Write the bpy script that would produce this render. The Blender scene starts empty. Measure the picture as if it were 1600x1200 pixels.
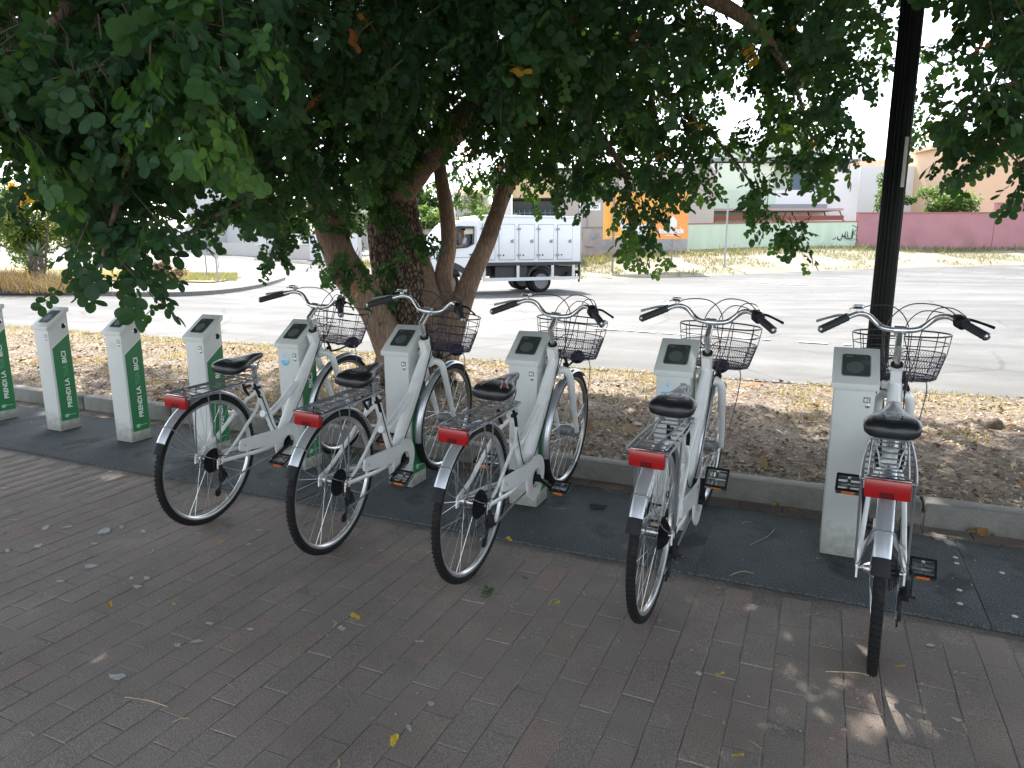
import bpy, bmesh, math, random
import numpy as np
from mathutils import Vector, Matrix, Euler
from mathutils import noise as mn
random.seed(7); rng = np.random.default_rng(7)
PI = math.pi
R_ = math.radians
scn = bpy.context.scene
col = scn.collection

# ------------------------------------------------------------------ camera, sky, sun, exposure
FPX, PITCH, ROLL, YAW, CH = 1087.36, R_(11.5194), R_(-0.2001), R_(-23.9691), 1.3381
Fw = np.array([math.sin(YAW)*math.cos(PITCH), math.cos(YAW)*math.cos(PITCH), -math.sin(PITCH)])
Rt = np.array([math.cos(YAW), -math.sin(YAW), 0.0]); Up = np.cross(Rt, Fw)
R2 = Rt*math.cos(ROLL)+Up*math.sin(ROLL); U2 = -Rt*math.sin(ROLL)+Up*math.cos(ROLL)
CAM = np.array([0, 0, CH])
cd = bpy.data.cameras.new('camera'); cam = bpy.data.objects.new('camera', cd); col.objects.link(cam)
m = Matrix.Identity(4)
for i in range(3):
    m[i][0] = R2[i]; m[i][1] = U2[i]; m[i][2] = -Fw[i]; m[i][3] = CAM[i]
cam.matrix_world = m
cd.sensor_width = 36; cd.lens = FPX/1600*36; cd.clip_start = 0.05; cd.clip_end = 2000
scn.camera = cam

SUN_EL, SUN_AZ = R_(50), R_(-30)
wd = bpy.data.worlds.new('World'); scn.world = wd; wd.use_nodes = True
nt = wd.node_tree; nt.nodes.clear()
sk = nt.nodes.new('ShaderNodeTexSky'); sk.sky_type = 'NISHITA'; sk.sun_disc = False
sk.sun_elevation = SUN_EL; sk.sun_rotation = SUN_AZ; sk.air_density = 1.0; sk.dust_density = 1.2; sk.ozone_density = 1.0
hs = nt.nodes.new('ShaderNodeHueSaturation'); hs.inputs['Saturation'].default_value = .45
bg = nt.nodes.new('ShaderNodeBackground'); bg.inputs['Strength'].default_value = 0.15
wo = nt.nodes.new('ShaderNodeOutputWorld')
nt.links.new(sk.outputs[0], hs.inputs['Color']); nt.links.new(hs.outputs[0], bg.inputs[0]); nt.links.new(bg.outputs[0], wo.inputs[0])
sd = bpy.data.lights.new('sun', 'SUN'); sd.energy = 3.0; sd.angle = R_(0.6); sd.color = (1.0, 0.95, 0.87)
so = bpy.data.objects.new('sun', sd); col.objects.link(so)
sv = Vector((math.sin(SUN_AZ)*math.cos(SUN_EL), math.cos(SUN_AZ)*math.cos(SUN_EL), math.sin(SUN_EL)))
so.rotation_euler = sv.to_track_quat('Z', 'Y').to_euler()
so.location = (0, 0, 20)
scn.view_settings.view_transform = 'Standard'; scn.view_settings.look = 'None'
scn.view_settings.gamma = 1; scn.view_settings.use_curve_mapping = False
scn.view_settings.exposure = 2.1

# ------------------------------------------------------------------ helpers
def at(px, py, D):
    """a point of the place seen at photo pixel (px,py) at depth D"""
    return CAM + (Fw + R2*(px-800)/FPX + U2*(600-py)/FPX)*D
def atz(px, py, z):
    d = Fw + R2*(px-800)/FPX + U2*(600-py)/FPX
    return CAM + d*(z-CH)/d[2]

def tag(o, label=None, cat=None, group=None, kind=None):
    if label: o['label'] = label
    if cat: o['category'] = cat
    if group: o['group'] = group
    if kind: o['kind'] = kind
    return o
def empty(name, loc=(0, 0, 0), rz=0, parent=None):
    o = bpy.data.objects.new(name, None); col.objects.link(o); o.location = loc; o.rotation_euler = (0, 0, rz)
    o.empty_display_size = .1
    if parent: o.parent = parent
    return o
def copy_tree(o, parent=None):
    c = o.copy(); col.objects.link(c); c.parent = parent
    for ch in list(o.children): copy_tree(ch, c)
    return c

class MB:
    def __init__(s): s.v = []; s.f = []; s.mi = []; s.cur = 0
    def add(s, vs, fs):
        b = len(s.v); s.v += [tuple(map(float, v)) for v in vs]
        s.f += [tuple(b+i for i in f) for f in fs]; s.mi += [s.cur]*len(fs); return s
    def box(s, c, d, M=None):
        x, y, z = d[0]/2, d[1]/2, d[2]/2
        vs = [(i, j, k) for i in (-x, x) for j in (-y, y) for k in (-z, z)]
        if M is not None: vs = [tuple(M @ Vector(v)) for v in vs]
        vs = [(v[0]+c[0], v[1]+c[1], v[2]+c[2]) for v in vs]
        return s.add(vs, [(0, 1, 3, 2), (4, 6, 7, 5), (0, 4, 5, 1), (2, 3, 7, 6), (0, 2, 6, 4), (1, 5, 7, 3)])
    def box2(s, a, b):
        return s.box([(a[i]+b[i])/2 for i in range(3)], [abs(b[i]-a[i]) for i in range(3)])
    def bbox(s, a, b, r):   # chamfered box
        a = [min(a[i], b[i]) for i in range(3)]; 
        return s
    def tube(s, pts, r, n=8, closed=False, flat=1.0, up=None):
        P = [Vector(p) for p in pts]; N = len(P)
        rs = r if isinstance(r, (list, tuple)) else [r]*N
        vs = []; 
        T = []
        for i in range(N):
            if closed: t = P[(i+1) % N]-P[i-1]
            else: t = P[min(i+1, N-1)]-P[max(i-1, 0)]
            T.append(t.normalized() if t.length > 1e-9 else Vector((0, 0, 1)))
        ref = Vector(up) if up is not None else (Vector((0, 0, 1)) if abs(T[0].z) < .9 else Vector((1, 0, 0)))
        u = (ref - T[0]*ref.dot(T[0])).normalized()
        for i in range(N):
            u = (u - T[i]*u.dot(T[i])); u = u.normalized() if u.length > 1e-6 else Vector((1, 0, 0))
            w = T[i].cross(u)
            for k in range(n):
                a = 2*PI*k/n
                vs.append(P[i]+u*(math.cos(a)*rs[i])+w*(math.sin(a)*rs[i]*flat))
        fs = []
        for i in range(N if closed else N-1):
            j = (i+1) % N
            for k in range(n):
                k2 = (k+1) % n
                fs.append((i*n+k, i*n+k2, j*n+k2, j*n+k))
        if not closed: fs += [tuple(range(n-1, -1, -1)), tuple((N-1)*n+k for k in range(n))]
        return s.add(vs, fs)
    def curve(s, ctrl, r, n=8, seg=6, flat=1.0, up=None, closed=False):
        return s.tube(catmull(ctrl, seg, closed), interp_r(r, len(ctrl), seg, closed) if isinstance(r, (list, tuple)) else r, n, closed, flat, up)
    def lathe(s, prof, n=24, M=None, cap=True):   # prof: (r, h) about x axis -> use M to turn
        vs = []
        for (r, h) in prof:
            for k in range(n):
                a = 2*PI*k/n; vs.append((h, r*math.cos(a), r*math.sin(a)))
        fs = []
        for i in range(len(prof)-1):
            for k in range(n):
                k2 = (k+1) % n; fs.append((i*n+k, i*n+k2, (i+1)*n+k2, (i+1)*n+k))
        if cap: fs += [tuple(range(n-1, -1, -1)), tuple((len(prof)-1)*n+k for k in range(n))]
        if M is not None: vs = [tuple(M @ Vector(v)) for v in vs]
        return s.add(vs, fs)
    def prism(s, poly, axis, a, b):   # extrude a 2D polygon along an axis from a to b
        def P(p, h):
            return {'x': (h, p[0], p[1]), 'y': (p[0], h, p[1]), 'z': (p[0], p[1], h)}[axis]
        n = len(poly)
        vs = [P(p, a) for p in poly]+[P(p, b) for p in poly]
        fs = [tuple(range(n)), tuple(range(2*n-1, n-1, -1))]+[(i, n+i, n+(i+1) % n, (i+1) % n) for i in range(n)]
        return s.add(vs, fs)
    def build(s, name, mat, parent=None, smooth=True, loc=None, angle=35, bevel=0, me_only=False):
        me = bpy.data.meshes.new(name); me.from_pydata(s.v, [], s.f)
        mats = mat if isinstance(mat, (list, tuple)) else [mat]
        for x in mats: me.materials.append(x)
        if len(mats) > 1: me.polygons.foreach_set('material_index', s.mi)
        bm = bmesh.new(); bm.from_mesh(me); bmesh.ops.recalc_face_normals(bm, faces=bm.faces)
        if bevel:
            bmesh.ops.bevel(bm, geom=[e for e in bm.edges if e.is_manifold and e.calc_face_angle(0) > R_(30)], offset=bevel, segments=2, profile=.5, affect='EDGES')
        bm.to_mesh(me); bm.free()
        if smooth:
            me.polygons.foreach_set('use_smooth', [True]*len(me.polygons)); me.set_sharp_from_angle(angle=R_(angle))
        if me_only: return me
        o = bpy.data.objects.new(name, me); col.objects.link(o)
        if parent: o.parent = parent
        if loc is not None: o.location = loc
        return o

def catmull(ctrl, seg=6, closed=False):
    P = [Vector(c) for c in ctrl]; n = len(P); out = []
    rg = range(n) if closed else range(n-1)
    for i in rg:
        if closed: p0, p1, p2, p3 = P[i-1], P[i], P[(i+1) % n], P[(i+2) % n]
        else: p0, p1, p2, p3 = P[max(i-1, 0)], P[i], P[i+1], P[min(i+2, n-1)]
        for k in range(seg):
            t = k/seg
            out.append(.5*((2*p1)+(-p0+p2)*t+(2*p0-5*p1+4*p2-p3)*t*t+(-p0+3*p1-3*p2+p3)*t**3))
    if not closed: out.append(P[-1])
    return out
def interp_r(r, n, seg, closed=False):
    out = []
    for i in range(n if closed else n-1):
        a, b = r[i], r[(i+1) % n]
        for k in range(seg): out.append(a+(b-a)*k/seg)
    if not closed: out.append(r[-1])
    return out
def np_mesh(name, V, loops, starts, totals, mat, parent=None, attr=None, smooth=False, tri=False):
    me = bpy.data.meshes.new(name); V = np.asarray(V, dtype=np.float32)
    me.vertices.add(len(V)); me.vertices.foreach_set('co', V.ravel())
    me.loops.add(len(loops)); me.loops.foreach_set('vertex_index', np.asarray(loops, dtype=np.int32))
    me.polygons.add(len(starts)); me.polygons.foreach_set('loop_start', np.asarray(starts, dtype=np.int32))
    me.polygons.foreach_set('loop_total', np.asarray(totals, dtype=np.int32))
    if smooth: me.polygons.foreach_set('use_smooth', np.ones(len(starts), dtype=bool))
    me.update(calc_edges=True)
    if attr is not None:
        a = me.attributes.new('tint', 'FLOAT', 'POINT'); a.data.foreach_set('value', np.asarray(attr, dtype=np.float32))
    me.materials.append(mat)
    o = bpy.data.objects.new(name, me); col.objects.link(o)
    if parent: o.parent = parent
    return o
def quads(name, V, F, mat, **k):
    F = np.asarray(F); n = F.shape[1]
    return np_mesh(name, V, F.ravel(), np.arange(len(F))*n, np.full(len(F), n), mat, **k)

# ------------------------------------------------------------------ materials
MATS = {}
def mat(name, c, rough=.6, metal=0.0, var=.0, vscale=8, bump=0.0, bscale=60, spec=.5, coat=0.0, c2=None, c2scale=3, c2lo=.45, c2hi=.6, trans=0.0, stretch=None, emis=0, alpha=None, rvar=0.0, speck=0.0, sscale=250):
    if name in MATS: return MATS[name]
    M = bpy.data.materials.new(name); M.use_nodes = True; t = M.node_tree; N = t.nodes; L = t.links
    b = N['Principled BSDF']; b.inputs['Roughness'].default_value = rough; b.inputs['Metallic'].default_value = metal
    b.inputs['Specular IOR Level'].default_value = spec; b.inputs['Coat Weight'].default_value = coat
    b.inputs['Base Color'].default_value = (*c, 1)
    tc = N.new('ShaderNodeTexCoord'); src = tc.outputs['Object']
    if stretch:
        mp = N.new('ShaderNodeMapping'); mp.inputs['Scale'].default_value = stretch; L.new(src, mp.inputs[0]); src = mp.outputs[0]
    colr = None
    if c2 is not None:
        n2 = N.new('ShaderNodeTexNoise'); n2.inputs['Scale'].default_value = c2scale; n2.inputs['Detail'].default_value = 6; L.new(src, n2.inputs[0])
        r = N.new('ShaderNodeMapRange'); r.inputs[1].default_value = c2lo; r.inputs[2].default_value = c2hi; L.new(n2.outputs[0], r.inputs[0])
        mx = N.new('ShaderNodeMix'); mx.data_type = 'RGBA'; L.new(r.outputs[0], mx.inputs[0]); mx.inputs[6].default_value = (*c, 1); mx.inputs[7].default_value = (*c2, 1); colr = mx.outputs[2]
    if var:
        n1 = N.new('ShaderNodeTexNoise'); n1.inputs['Scale'].default_value = vscale; n1.inputs['Detail'].default_value = 8; n1.inputs['Roughness'].default_value = .65; L.new(src, n1.inputs[0])
        r = N.new('ShaderNodeMapRange'); r.inputs[1].default_value = .3; r.inputs[2].default_value = .7; r.inputs[3].default_value = 1-var; r.inputs[4].default_value = 1+var; L.new(n1.outputs[0], r.inputs[0])
        mx = N.new('ShaderNodeMix'); mx.data_type = 'RGBA'; mx.blend_type = 'MULTIPLY'; mx.inputs[0].default_value = 1
        if colr: L.new(colr, mx.inputs[6])
        else: mx.inputs[6].default_value = (*c, 1)
        L.new(r.outputs[0], mx.inputs[7]); colr = mx.outputs[2]
    if speck:
        n5 = N.new('ShaderNodeTexNoise'); n5.inputs['Scale'].default_value = sscale; n5.inputs['Detail'].default_value = 4; L.new(tc.outputs['Object'], n5.inputs[0])
        r5 = N.new('ShaderNodeMapRange'); r5.inputs[1].default_value = .35; r5.inputs[2].default_value = .65; r5.inputs[3].default_value = 1-speck; r5.inputs[4].default_value = 1+speck; L.new(n5.outputs[0], r5.inputs[0])
        m5 = N.new('ShaderNodeMix'); m5.data_type = 'RGBA'; m5.blend_type = 'MULTIPLY'; m5.inputs[0].default_value = 1
        if colr: L.new(colr, m5.inputs[6])
        else: m5.inputs[6].default_value = (*c, 1)
        L.new(r5.outputs[0], m5.inputs[7]); colr = m5.outputs[2]
    if colr: L.new(colr, b.inputs['Base Color'])
    if rvar:
        n3 = N.new('ShaderNodeTexNoise'); n3.inputs['Scale'].default_value = 12; L.new(src, n3.inputs[0])
        r = N.new('ShaderNodeMapRange'); r.inputs[3].default_value = rough-rvar; r.inputs[4].default_value = rough+rvar; L.new(n3.outputs[0], r.inputs[0]); L.new(r.outputs[0], b.inputs['Roughness'])
    if bump:
        nb = N.new('ShaderNodeTexNoise'); nb.inputs['Scale'].default_value = bscale; nb.inputs['Detail'].default_value = 5; L.new(src, nb.inputs[0])
        bp = N.new('ShaderNodeBump'); bp.inputs['Strength'].default_value = bump; bp.inputs['Distance'].default_value = .01; L.new(nb.outputs[0], bp.inputs['Height']); L.new(bp.outputs[0], b.inputs['Normal'])
    MATS[name] = M; return M
def leaf_mat(name, ramp, translucency=.35, rough=.45, spec=.4):
    """per-leaf colour from the 'tint' attribute (0..1)"""
    M = bpy.data.materials.new(name); M.use_nodes = True; t = M.node_tree; N = t.nodes; L = t.links
    b = N['Principled BSDF']; b.inputs['Roughness'].default_value = rough; b.inputs['Specular IOR Level'].default_value = spec
    a = N.new('ShaderNodeAttribute'); a.attribute_name = 'tint'
    cr = N.new('ShaderNodeValToRGB'); L.new(a.outputs['Fac'], cr.inputs[0])
    e = cr.color_ramp.elements
    while len(e) < len(ramp): e.new(.5)
    for i, (p, c) in enumerate(ramp): e[i].position = p; e[i].color = (*c, 1)
    L.new(cr.outputs[0], b.inputs['Base Color'])
    if translucency:
        tr = N.new('ShaderNodeBsdfTranslucent'); g = N.new('ShaderNodeMix'); g.data_type = 'RGBA'; g.blend_type = 'MULTIPLY'; g.inputs[0].default_value = 1
        L.new(cr.outputs[0], g.inputs[6]); g.inputs[7].default_value = (2.6, 2.3, .7, 1); L.new(g.outputs[2], tr.inputs[0])
        ms = N.new('ShaderNodeMixShader'); ms.inputs[0].default_value = translucency
        L.new(b.outputs[0], ms.inputs[1]); L.new(tr.outputs[0], ms.inputs[2]); L.new(ms.outputs[0], N['Material Output'].inputs[0])
    MATS[name] = M; return M

m_white = mat('white_paint', (.78, .785, .77), .32, var=.05, vscale=5, coat=.25, c2=(.60, .60, .57), c2scale=9, c2lo=.55, c2hi=.8)
m_post = mat('post_paint', (.56, .575, .55), .45, var=.05, vscale=3, c2=(.40, .41, .38), c2scale=4, c2lo=.55, c2hi=.8, bump=.05, bscale=300)
def base_dirt(M, h=.16):
    t = M.node_tree; N = t.nodes; L = t.links; b = N['Principled BSDF']; src = b.inputs['Base Color'].links[0].from_socket; tc = N.new('ShaderNodeTexCoord'); sp = N.new('ShaderNodeSeparateXYZ'); L.new(tc.outputs['Object'], sp.inputs[0])
    nz = N.new('ShaderNodeTexNoise'); nz.inputs['Scale'].default_value = 28; nz.inputs['Detail'].default_value = 6; L.new(tc.outputs['Object'], nz.inputs[0])
    a = N.new('ShaderNodeMath'); a.operation = 'MULTIPLY_ADD'; a.inputs[1].default_value = -h*1.4; L.new(nz.outputs[0], a.inputs[0]); L.new(sp.outputs['Z'], a.inputs[2])
    r = N.new('ShaderNodeMapRange'); r.inputs[1].default_value = -h*.62; r.inputs[2].default_value = h*.25; r.inputs[3].default_value = .75; r.inputs[4].default_value = 0; L.new(a.outputs[0], r.inputs[0])
    m = N.new('ShaderNodeMix'); m.data_type = 'RGBA'; L.new(r.outputs[0], m.inputs[0]); L.new(src, m.inputs[6]); m.inputs[7].default_value = (.20, .175, .14, 1); L.new(m.outputs[2], b.inputs['Base Color'])
base_dirt(m_post)
m_green = mat('green_vinyl', (.015, .165, .055), .35, var=.08)
m_green2 = mat('green_vinyl_letter', (.10, .28, .13), .4)
m_letter = mat('white_vinyl', (.75, .78, .74), .4)
m_screen = mat('screen_glass', (.045, .052, .050), .12, spec=.5)
m_dial = mat('reader_ring', (.085, .095, .09), .4)
m_chrome = mat('polished_alloy', (.72, .72, .73), .27, .85)
m_alloy = mat('brushed_alloy', (.50, .51, .52), .34, 1.0, var=.06)
m_fender = mat('silver_fender', (.60, .61, .64), .33, .7, var=.05)
m_rack = mat('grey_rack_wire', (.25, .26, .28), .38, .6)
m_tyre = mat('tyre_rubber', (.011, .011, .0115), .8, var=.2, vscale=30, spec=.25, c2=(.035, .032, .03), c2scale=14, c2lo=.6, c2hi=.85)
m_black = mat('black_plastic', (.012, .0125, .014), .6, spec=.25)
m_gloss = mat('black_vinyl_gloss', (.012, .013, .015), .38, coat=.1)
m_grip = mat('grip_rubber', (.028, .03, .033), .7)
m_red = mat('red_lens', (.30, .005, .007), .25, coat=.4)
m_red2 = mat('dark_red_lens', (.10, .004, .004), .2)
m_orange = mat('orange_reflector', (.75, .17, .02), .25)
m_wire = mat('black_wire', (.02, .018, .024), .4)
m_mesh = mat('purple_black_wire', (.045, .028, .075), .5)
m_spoke = mat('spoke_steel', (.55, .55, .55), .3, 1.0)
m_galv = mat('galvanised', (.30, .31, .31), .5, .6, var=.15)
m_rubber = mat('rubber_mat', (.072, .080, .083), .9, spec=.2, var=.28, vscale=2.5, bump=.5, bscale=140, c2=(.040, .043, .044), c2scale=3.2, c2lo=.58, c2hi=.66, speck=.55, sscale=150)
m_kerb = mat('kerb_concrete', (.20, .195, .175), .9, var=.22, vscale=5, bump=.3, bscale=70, c2=(.11, .105, .09), c2scale=3, c2lo=.48, c2hi=.7, speck=.2)
m_dirt = mat('verge_soil', (.15, .115, .085), .95, var=.4, vscale=14, bump=.9, bscale=45, c2=(.20, .16, .115), c2scale=1.3, c2lo=.45, c2hi=.6)
m_sand = mat('pale_sand', (.235, .195, .15), .95, var=.2, vscale=1.5, bump=.3, bscale=9, c2=(.16, .155, .10), c2scale=.35, c2lo=.5, c2hi=.62)
m_dark = mat('dark_void', (.012, .012, .014), .6)
m_lamp = mat('lamppost_iron', (.004, .006, .0055), .55, spec=.2)

def asphalt():
    M = mat('asphalt', (.088, .088, .086), .88, var=.2, vscale=1.1, bump=.35, bscale=110, c2=(.118, .117, .113), c2scale=.22, c2lo=.42, c2hi=.6)
    t = M.node_tree; N = t.nodes; L = t.links; b = N['Principled BSDF']
    src = b.inputs['Base Color'].links[0].from_socket
    tc = N.new('ShaderNodeTexCoord')
    # aggregate speckle
    v = N.new('ShaderNodeTexNoise'); v.inputs['Scale'].default_value = 90; L.new(tc.outputs['Object'], v.inputs[0])
    r = N.new('ShaderNodeMapRange'); r.inputs[1].default_value = .35; r.inputs[2].default_value = .65; r.inputs[3].default_value = .8; r.inputs[4].default_value = 1.2; L.new(v.outputs[0], r.inputs[0])
    mx = N.new('ShaderNodeMix'); mx.data_type = 'RGBA'; mx.blend_type = 'MULTIPLY'; mx.inputs[0].default_value = 1; L.new(src, mx.inputs[6]); L.new(r.outputs[0], mx.inputs[7])
    # cracks
    nd = N.new('ShaderNodeTexNoise'); nd.inputs['Scale'].default_value = .8; nd.inputs['Detail'].default_value = 4; L.new(tc.outputs['Object'], nd.inputs[0])
    ad = N.new('ShaderNodeMix'); ad.data_type = 'VECTOR'; ad.inputs[0].default_value = .25; L.new(tc.outputs['Object'], ad.inputs[4]); L.new(nd.outputs['Color'], ad.inputs[5])
    vo = N.new('ShaderNodeTexVoronoi'); vo.feature = 'DISTANCE_TO_EDGE'; vo.inputs['Scale'].default_value = .55; L.new(ad.outputs[1], vo.inputs['Vector'])
    cr = N.new('ShaderNodeMapRange'); cr.inputs[1].default_value = .0; cr.inputs[2].default_value = .016; cr.inputs[3].default_value = 1; cr.inputs[4].default_value = 0; L.new(vo.outputs[0], cr.inputs[0])
    nm = N.new('ShaderNodeTexNoise'); nm.inputs['Scale'].default_value = .3; L.new(tc.outputs['Object'], nm.inputs[0])
    mr = N.new('ShaderNodeMapRange'); mr.inputs[1].default_value = .40; mr.inputs[2].default_value = .5; L.new(nm.outputs[0], mr.inputs[0])
    mu = N.new('ShaderNodeMath'); mu.operation = 'MULTIPLY'; L.new(cr.outputs[0], mu.inputs[0]); L.new(mr.outputs[0], mu.inputs[1])
    m2 = N.new('ShaderNodeMix'); m2.data_type = 'RGBA'; L.new(mu.outputs[0], m2.inputs[0]); L.new(mx.outputs[2], m2.inputs[6]); m2.inputs[7].default_value = (.06, .055, .05, 1)
    wv = N.new('ShaderNodeMapping'); wv.inputs['Scale'].default_value = (.06, .9, 1); wv.inputs['Rotation'].default_value = (0, 0, .12); L.new(tc.outputs['Object'], wv.inputs[0])
    wn = N.new('ShaderNodeTexNoise'); wn.inputs['Scale'].default_value = 1.3; wn.inputs['Detail'].default_value = 5; L.new(wv.outputs[0], wn.inputs[0])
    wr = N.new('ShaderNodeMapRange'); wr.inputs[1].default_value = .38; wr.inputs[2].default_value = .62; wr.inputs[3].default_value = .80; wr.inputs[4].default_value = 1.14; L.new(wn.outputs[0], wr.inputs[0])
    m6 = N.new('ShaderNodeMix'); m6.data_type = 'RGBA'; m6.blend_type = 'MULTIPLY'; m6.inputs[0].default_value = 1; L.new(m2.outputs[2], m6.inputs[6]); L.new(wr.outputs[0], m6.inputs[7])
    L.new(m6.outputs[2], b.inputs['Base Color']); return M
m_road = asphalt()

def brick_mat():
    M = bpy.data.materials.new('paving_brick'); M.use_nodes = True; t = M.node_tree; N = t.nodes; L = t.links; b = N['Principled BSDF']
    b.inputs['Roughness'].default_value = .88; b.inputs['Specular IOR Level'].default_value = .25
    a = N.new('ShaderNodeAttribute'); a.attribute_name = 'tint'
    oi = N.new('ShaderNodeObjectInfo'); sm = N.new('ShaderNodeMath'); sm.operation = 'ADD'; L.new(a.outputs['Fac'], sm.inputs[0]); L.new(oi.outputs['Random'], sm.inputs[1])
    fr = N.new('ShaderNodeMath'); fr.operation = 'FRACT'; L.new(sm.outputs[0], fr.inputs[0])
    cr = N.new('ShaderNodeValToRGB'); e = cr.color_ramp.elements; e.new(.5); e.new(.8)
    for i, (p, c) in enumerate([(0, (.222, .190, .166)), (.4, (.242, .198, .170)), (.75, (.228, .198, .174)), (1, (.258, .196, .168))]): e[i].position = p; e[i].color = (*c, 1)
    L.new(fr.outputs[0], cr.inputs[0])
    ge = N.new('ShaderNodeNewGeometry')
    n1 = N.new('ShaderNodeTexNoise'); n1.inputs['Scale'].default_value = 1.6; n1.inputs['Detail'].default_value = 7; n1.inputs['Roughness'].default_value = .6; L.new(ge.outputs['Position'], n1.inputs[0])
    r = N.new('ShaderNodeMapRange'); r.inputs[1].default_value = .3; r.inputs[2].default_value = .7; r.inputs[3].default_value = .72; r.inputs[4].default_value = 1.18; L.new(n1.outputs[0], r.inputs[0])
    mx = N.new('ShaderNodeMix'); mx.data_type = 'RGBA'; mx.blend_type = 'MULTIPLY'; mx.inputs[0].default_value = 1; L.new(cr.outputs[0], mx.inputs[6]); L.new(r.outputs[0], mx.inputs[7])
    n4 = N.new('ShaderNodeTexNoise'); n4.inputs['Scale'].default_value = 240; n4.inputs['Detail'].default_value = 3; L.new(ge.outputs['Position'], n4.inputs[0])
    r4 = N.new('ShaderNodeMapRange'); r4.inputs[1].default_value = .3; r4.inputs[2].default_value = .7; r4.inputs[3].default_value = .62; r4.inputs[4].default_value = 1.38; L.new(n4.outputs[0], r4.inputs[0])
    m4 = N.new('ShaderNodeMix'); m4.data_type = 'RGBA'; m4.blend_type = 'MULTIPLY'; m4.inputs[0].default_value = 1; L.new(mx.outputs[2], m4.inputs[6]); L.new(r4.outputs[0], m4.inputs[7])
    # dusty film hiding part of the joints
    n2 = N.new('ShaderNodeTexNoise'); n2.inputs['Scale'].default_value = 3.3; n2.inputs['Detail'].default_value = 8; L.new(ge.outputs['Position'], n2.inputs[0])
    r2 = N.new('ShaderNodeMapRange'); r2.inputs[1].default_value = .5; r2.inputs[2].default_value = .72; r2.inputs[4].default_value = .55; L.new(n2.outputs[0], r2.inputs[0])
    m2 = N.new('ShaderNodeMix'); m2.data_type = 'RGBA'; L.new(r2.outputs[0], m2.inputs[0]); L.new(m4.outputs[2], m2.inputs[6]); m2.inputs[7].default_value = (.20, .175, .15, 1)
    # dark gum spots
    n3 = N.new('ShaderNodeTexVoronoi'); n3.inputs['Scale'].default_value = 2.2; L.new(ge.outputs['Position'], n3.inputs['Vector'])
    r3 = N.new('ShaderNodeMapRange'); r3.inputs[1].default_value = .03; r3.inputs[2].default_value = .07; r3.inputs[3].default_value = .55; r3.inputs[4].default_value = 0; L.new(n3.outputs['Distance'], r3.inputs[0])
    m3 = N.new('ShaderNodeMix'); m3.data_type = 'RGBA'; L.new(r3.outputs[0], m3.inputs[0]); L.new(m2.outputs[2], m3.inputs[6]); m3.inputs[7].default_value = (.06, .05, .045, 1)
    L.new(m3.outputs[2], b.inputs['Base Color'])
    nb = N.new('ShaderNodeTexNoise'); nb.inputs['Scale'].default_value = 180; nb.inputs['Detail'].default_value = 6; L.new(ge.outputs['Position'], nb.inputs[0])
    bp = N.new('ShaderNodeBump'); bp.inputs['Strength'].default_value = .5; bp.inputs['Distance'].default_value = .003; L.new(nb.outputs[0], bp.inputs['Height']); L.new(bp.outputs[0], b.inputs['Normal'])
    return M
m_brick = brick_mat()
m_joint = mat('joint_sand', (.20, .172, .15), .95, var=.45, vscale=2.2, bump=.4, bscale=200, speck=.4)

# ------------------------------------------------------------------ lie of the land beyond the verge
_cp = []
for X in range(-60, 50, 6):
    _cp.append((X, 7.1, 0)); _cp.append((X, 8.6, -.03))
for (px, py, z) in [(0, 459, -.03), (220, 464, -.04), (445, 437, -.1), (340, 445, -.06), (-200, 459, -.03), (700, 462, -.30), (850, 457, -.30), (925, 436, -.30), (957, 427, -.25),
                    (1049, 420, -.05), (1200, 427, -.2), (1350, 421, -.1), (1600, 414, 0.0), (1900, 414, 0.1), (1200, 500, -.10), (900, 500, -.10), (1600, 500, 0.0), (1900, 470, 0.05)]:
    p = atz(px, py, z); _cp.append((p[0], p[1], z))
for (px, py, D) in [(910, 402, 40), (1070, 395, 42), (1200, 388, 43), (1340, 386, 44), (1600, 390, 45), (2000, 392, 46), (700, 425, 38), (480, 408, 47), (310, 393, 62), (100, 396, 52), (-300, 396, 52)]:
    p = at(px, py, D); _cp.append(tuple(p))
for (px, D, z) in [(-600, 110, .5), (200, 110, .6), (800, 110, 1.5), (1400, 110, 2), (2200, 110, 2), (600, 70, .6), (1200, 60, 1.4), (1800, 60, 1.5)]:
    p = at(px, 400, D); _cp.append((p[0], p[1], z))
_cp = np.array(_cp); _n = len(_cp); _S = 10.0
def _phi(r2): return np.where(r2 > 1e-12, r2*np.log(np.maximum(r2, 1e-12))*.5, 0)
_d = ((_cp[:, None, :2]-_cp[None, :, :2])/_S); _K = _phi((_d**2).sum(-1))+np.eye(_n)*.02
_A = np.zeros((_n+3, _n+3)); _A[:_n, :_n] = _K; _A[:_n, _n] = 1; _A[:_n, _n+1:] = _cp[:, :2]/_S; _A[_n, :_n] = 1; _A[_n+1:, :_n] = (_cp[:, :2]/_S).T
_w = np.linalg.solve(_A, np.concatenate([_cp[:, 2], np.zeros(3)]))
def gz(X, Y):
    X = np.atleast_1d(np.asarray(X, float)); Y = np.atleast_1d(np.asarray(Y, float)); sh = X.shape
    P = np.stack([X.ravel(), Y.ravel()], 1)/_S
    out = np.zeros(len(P))
    for i in range(0, len(P), 20000):
        q = P[i:i+20000]; d = ((q[:, None]-_cp[None, :, :2]/_S)**2).sum(-1)
        out[i:i+20000] = _phi(d) @ _w[:_n] + _w[_n] + q @ _w[_n+1:]
    t = np.clip((Y.ravel()-7.1)/1.2, 0, 1)
    return (out*t).reshape(sh)
def g1(x, y): return float(gz(x, y)[0])
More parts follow.
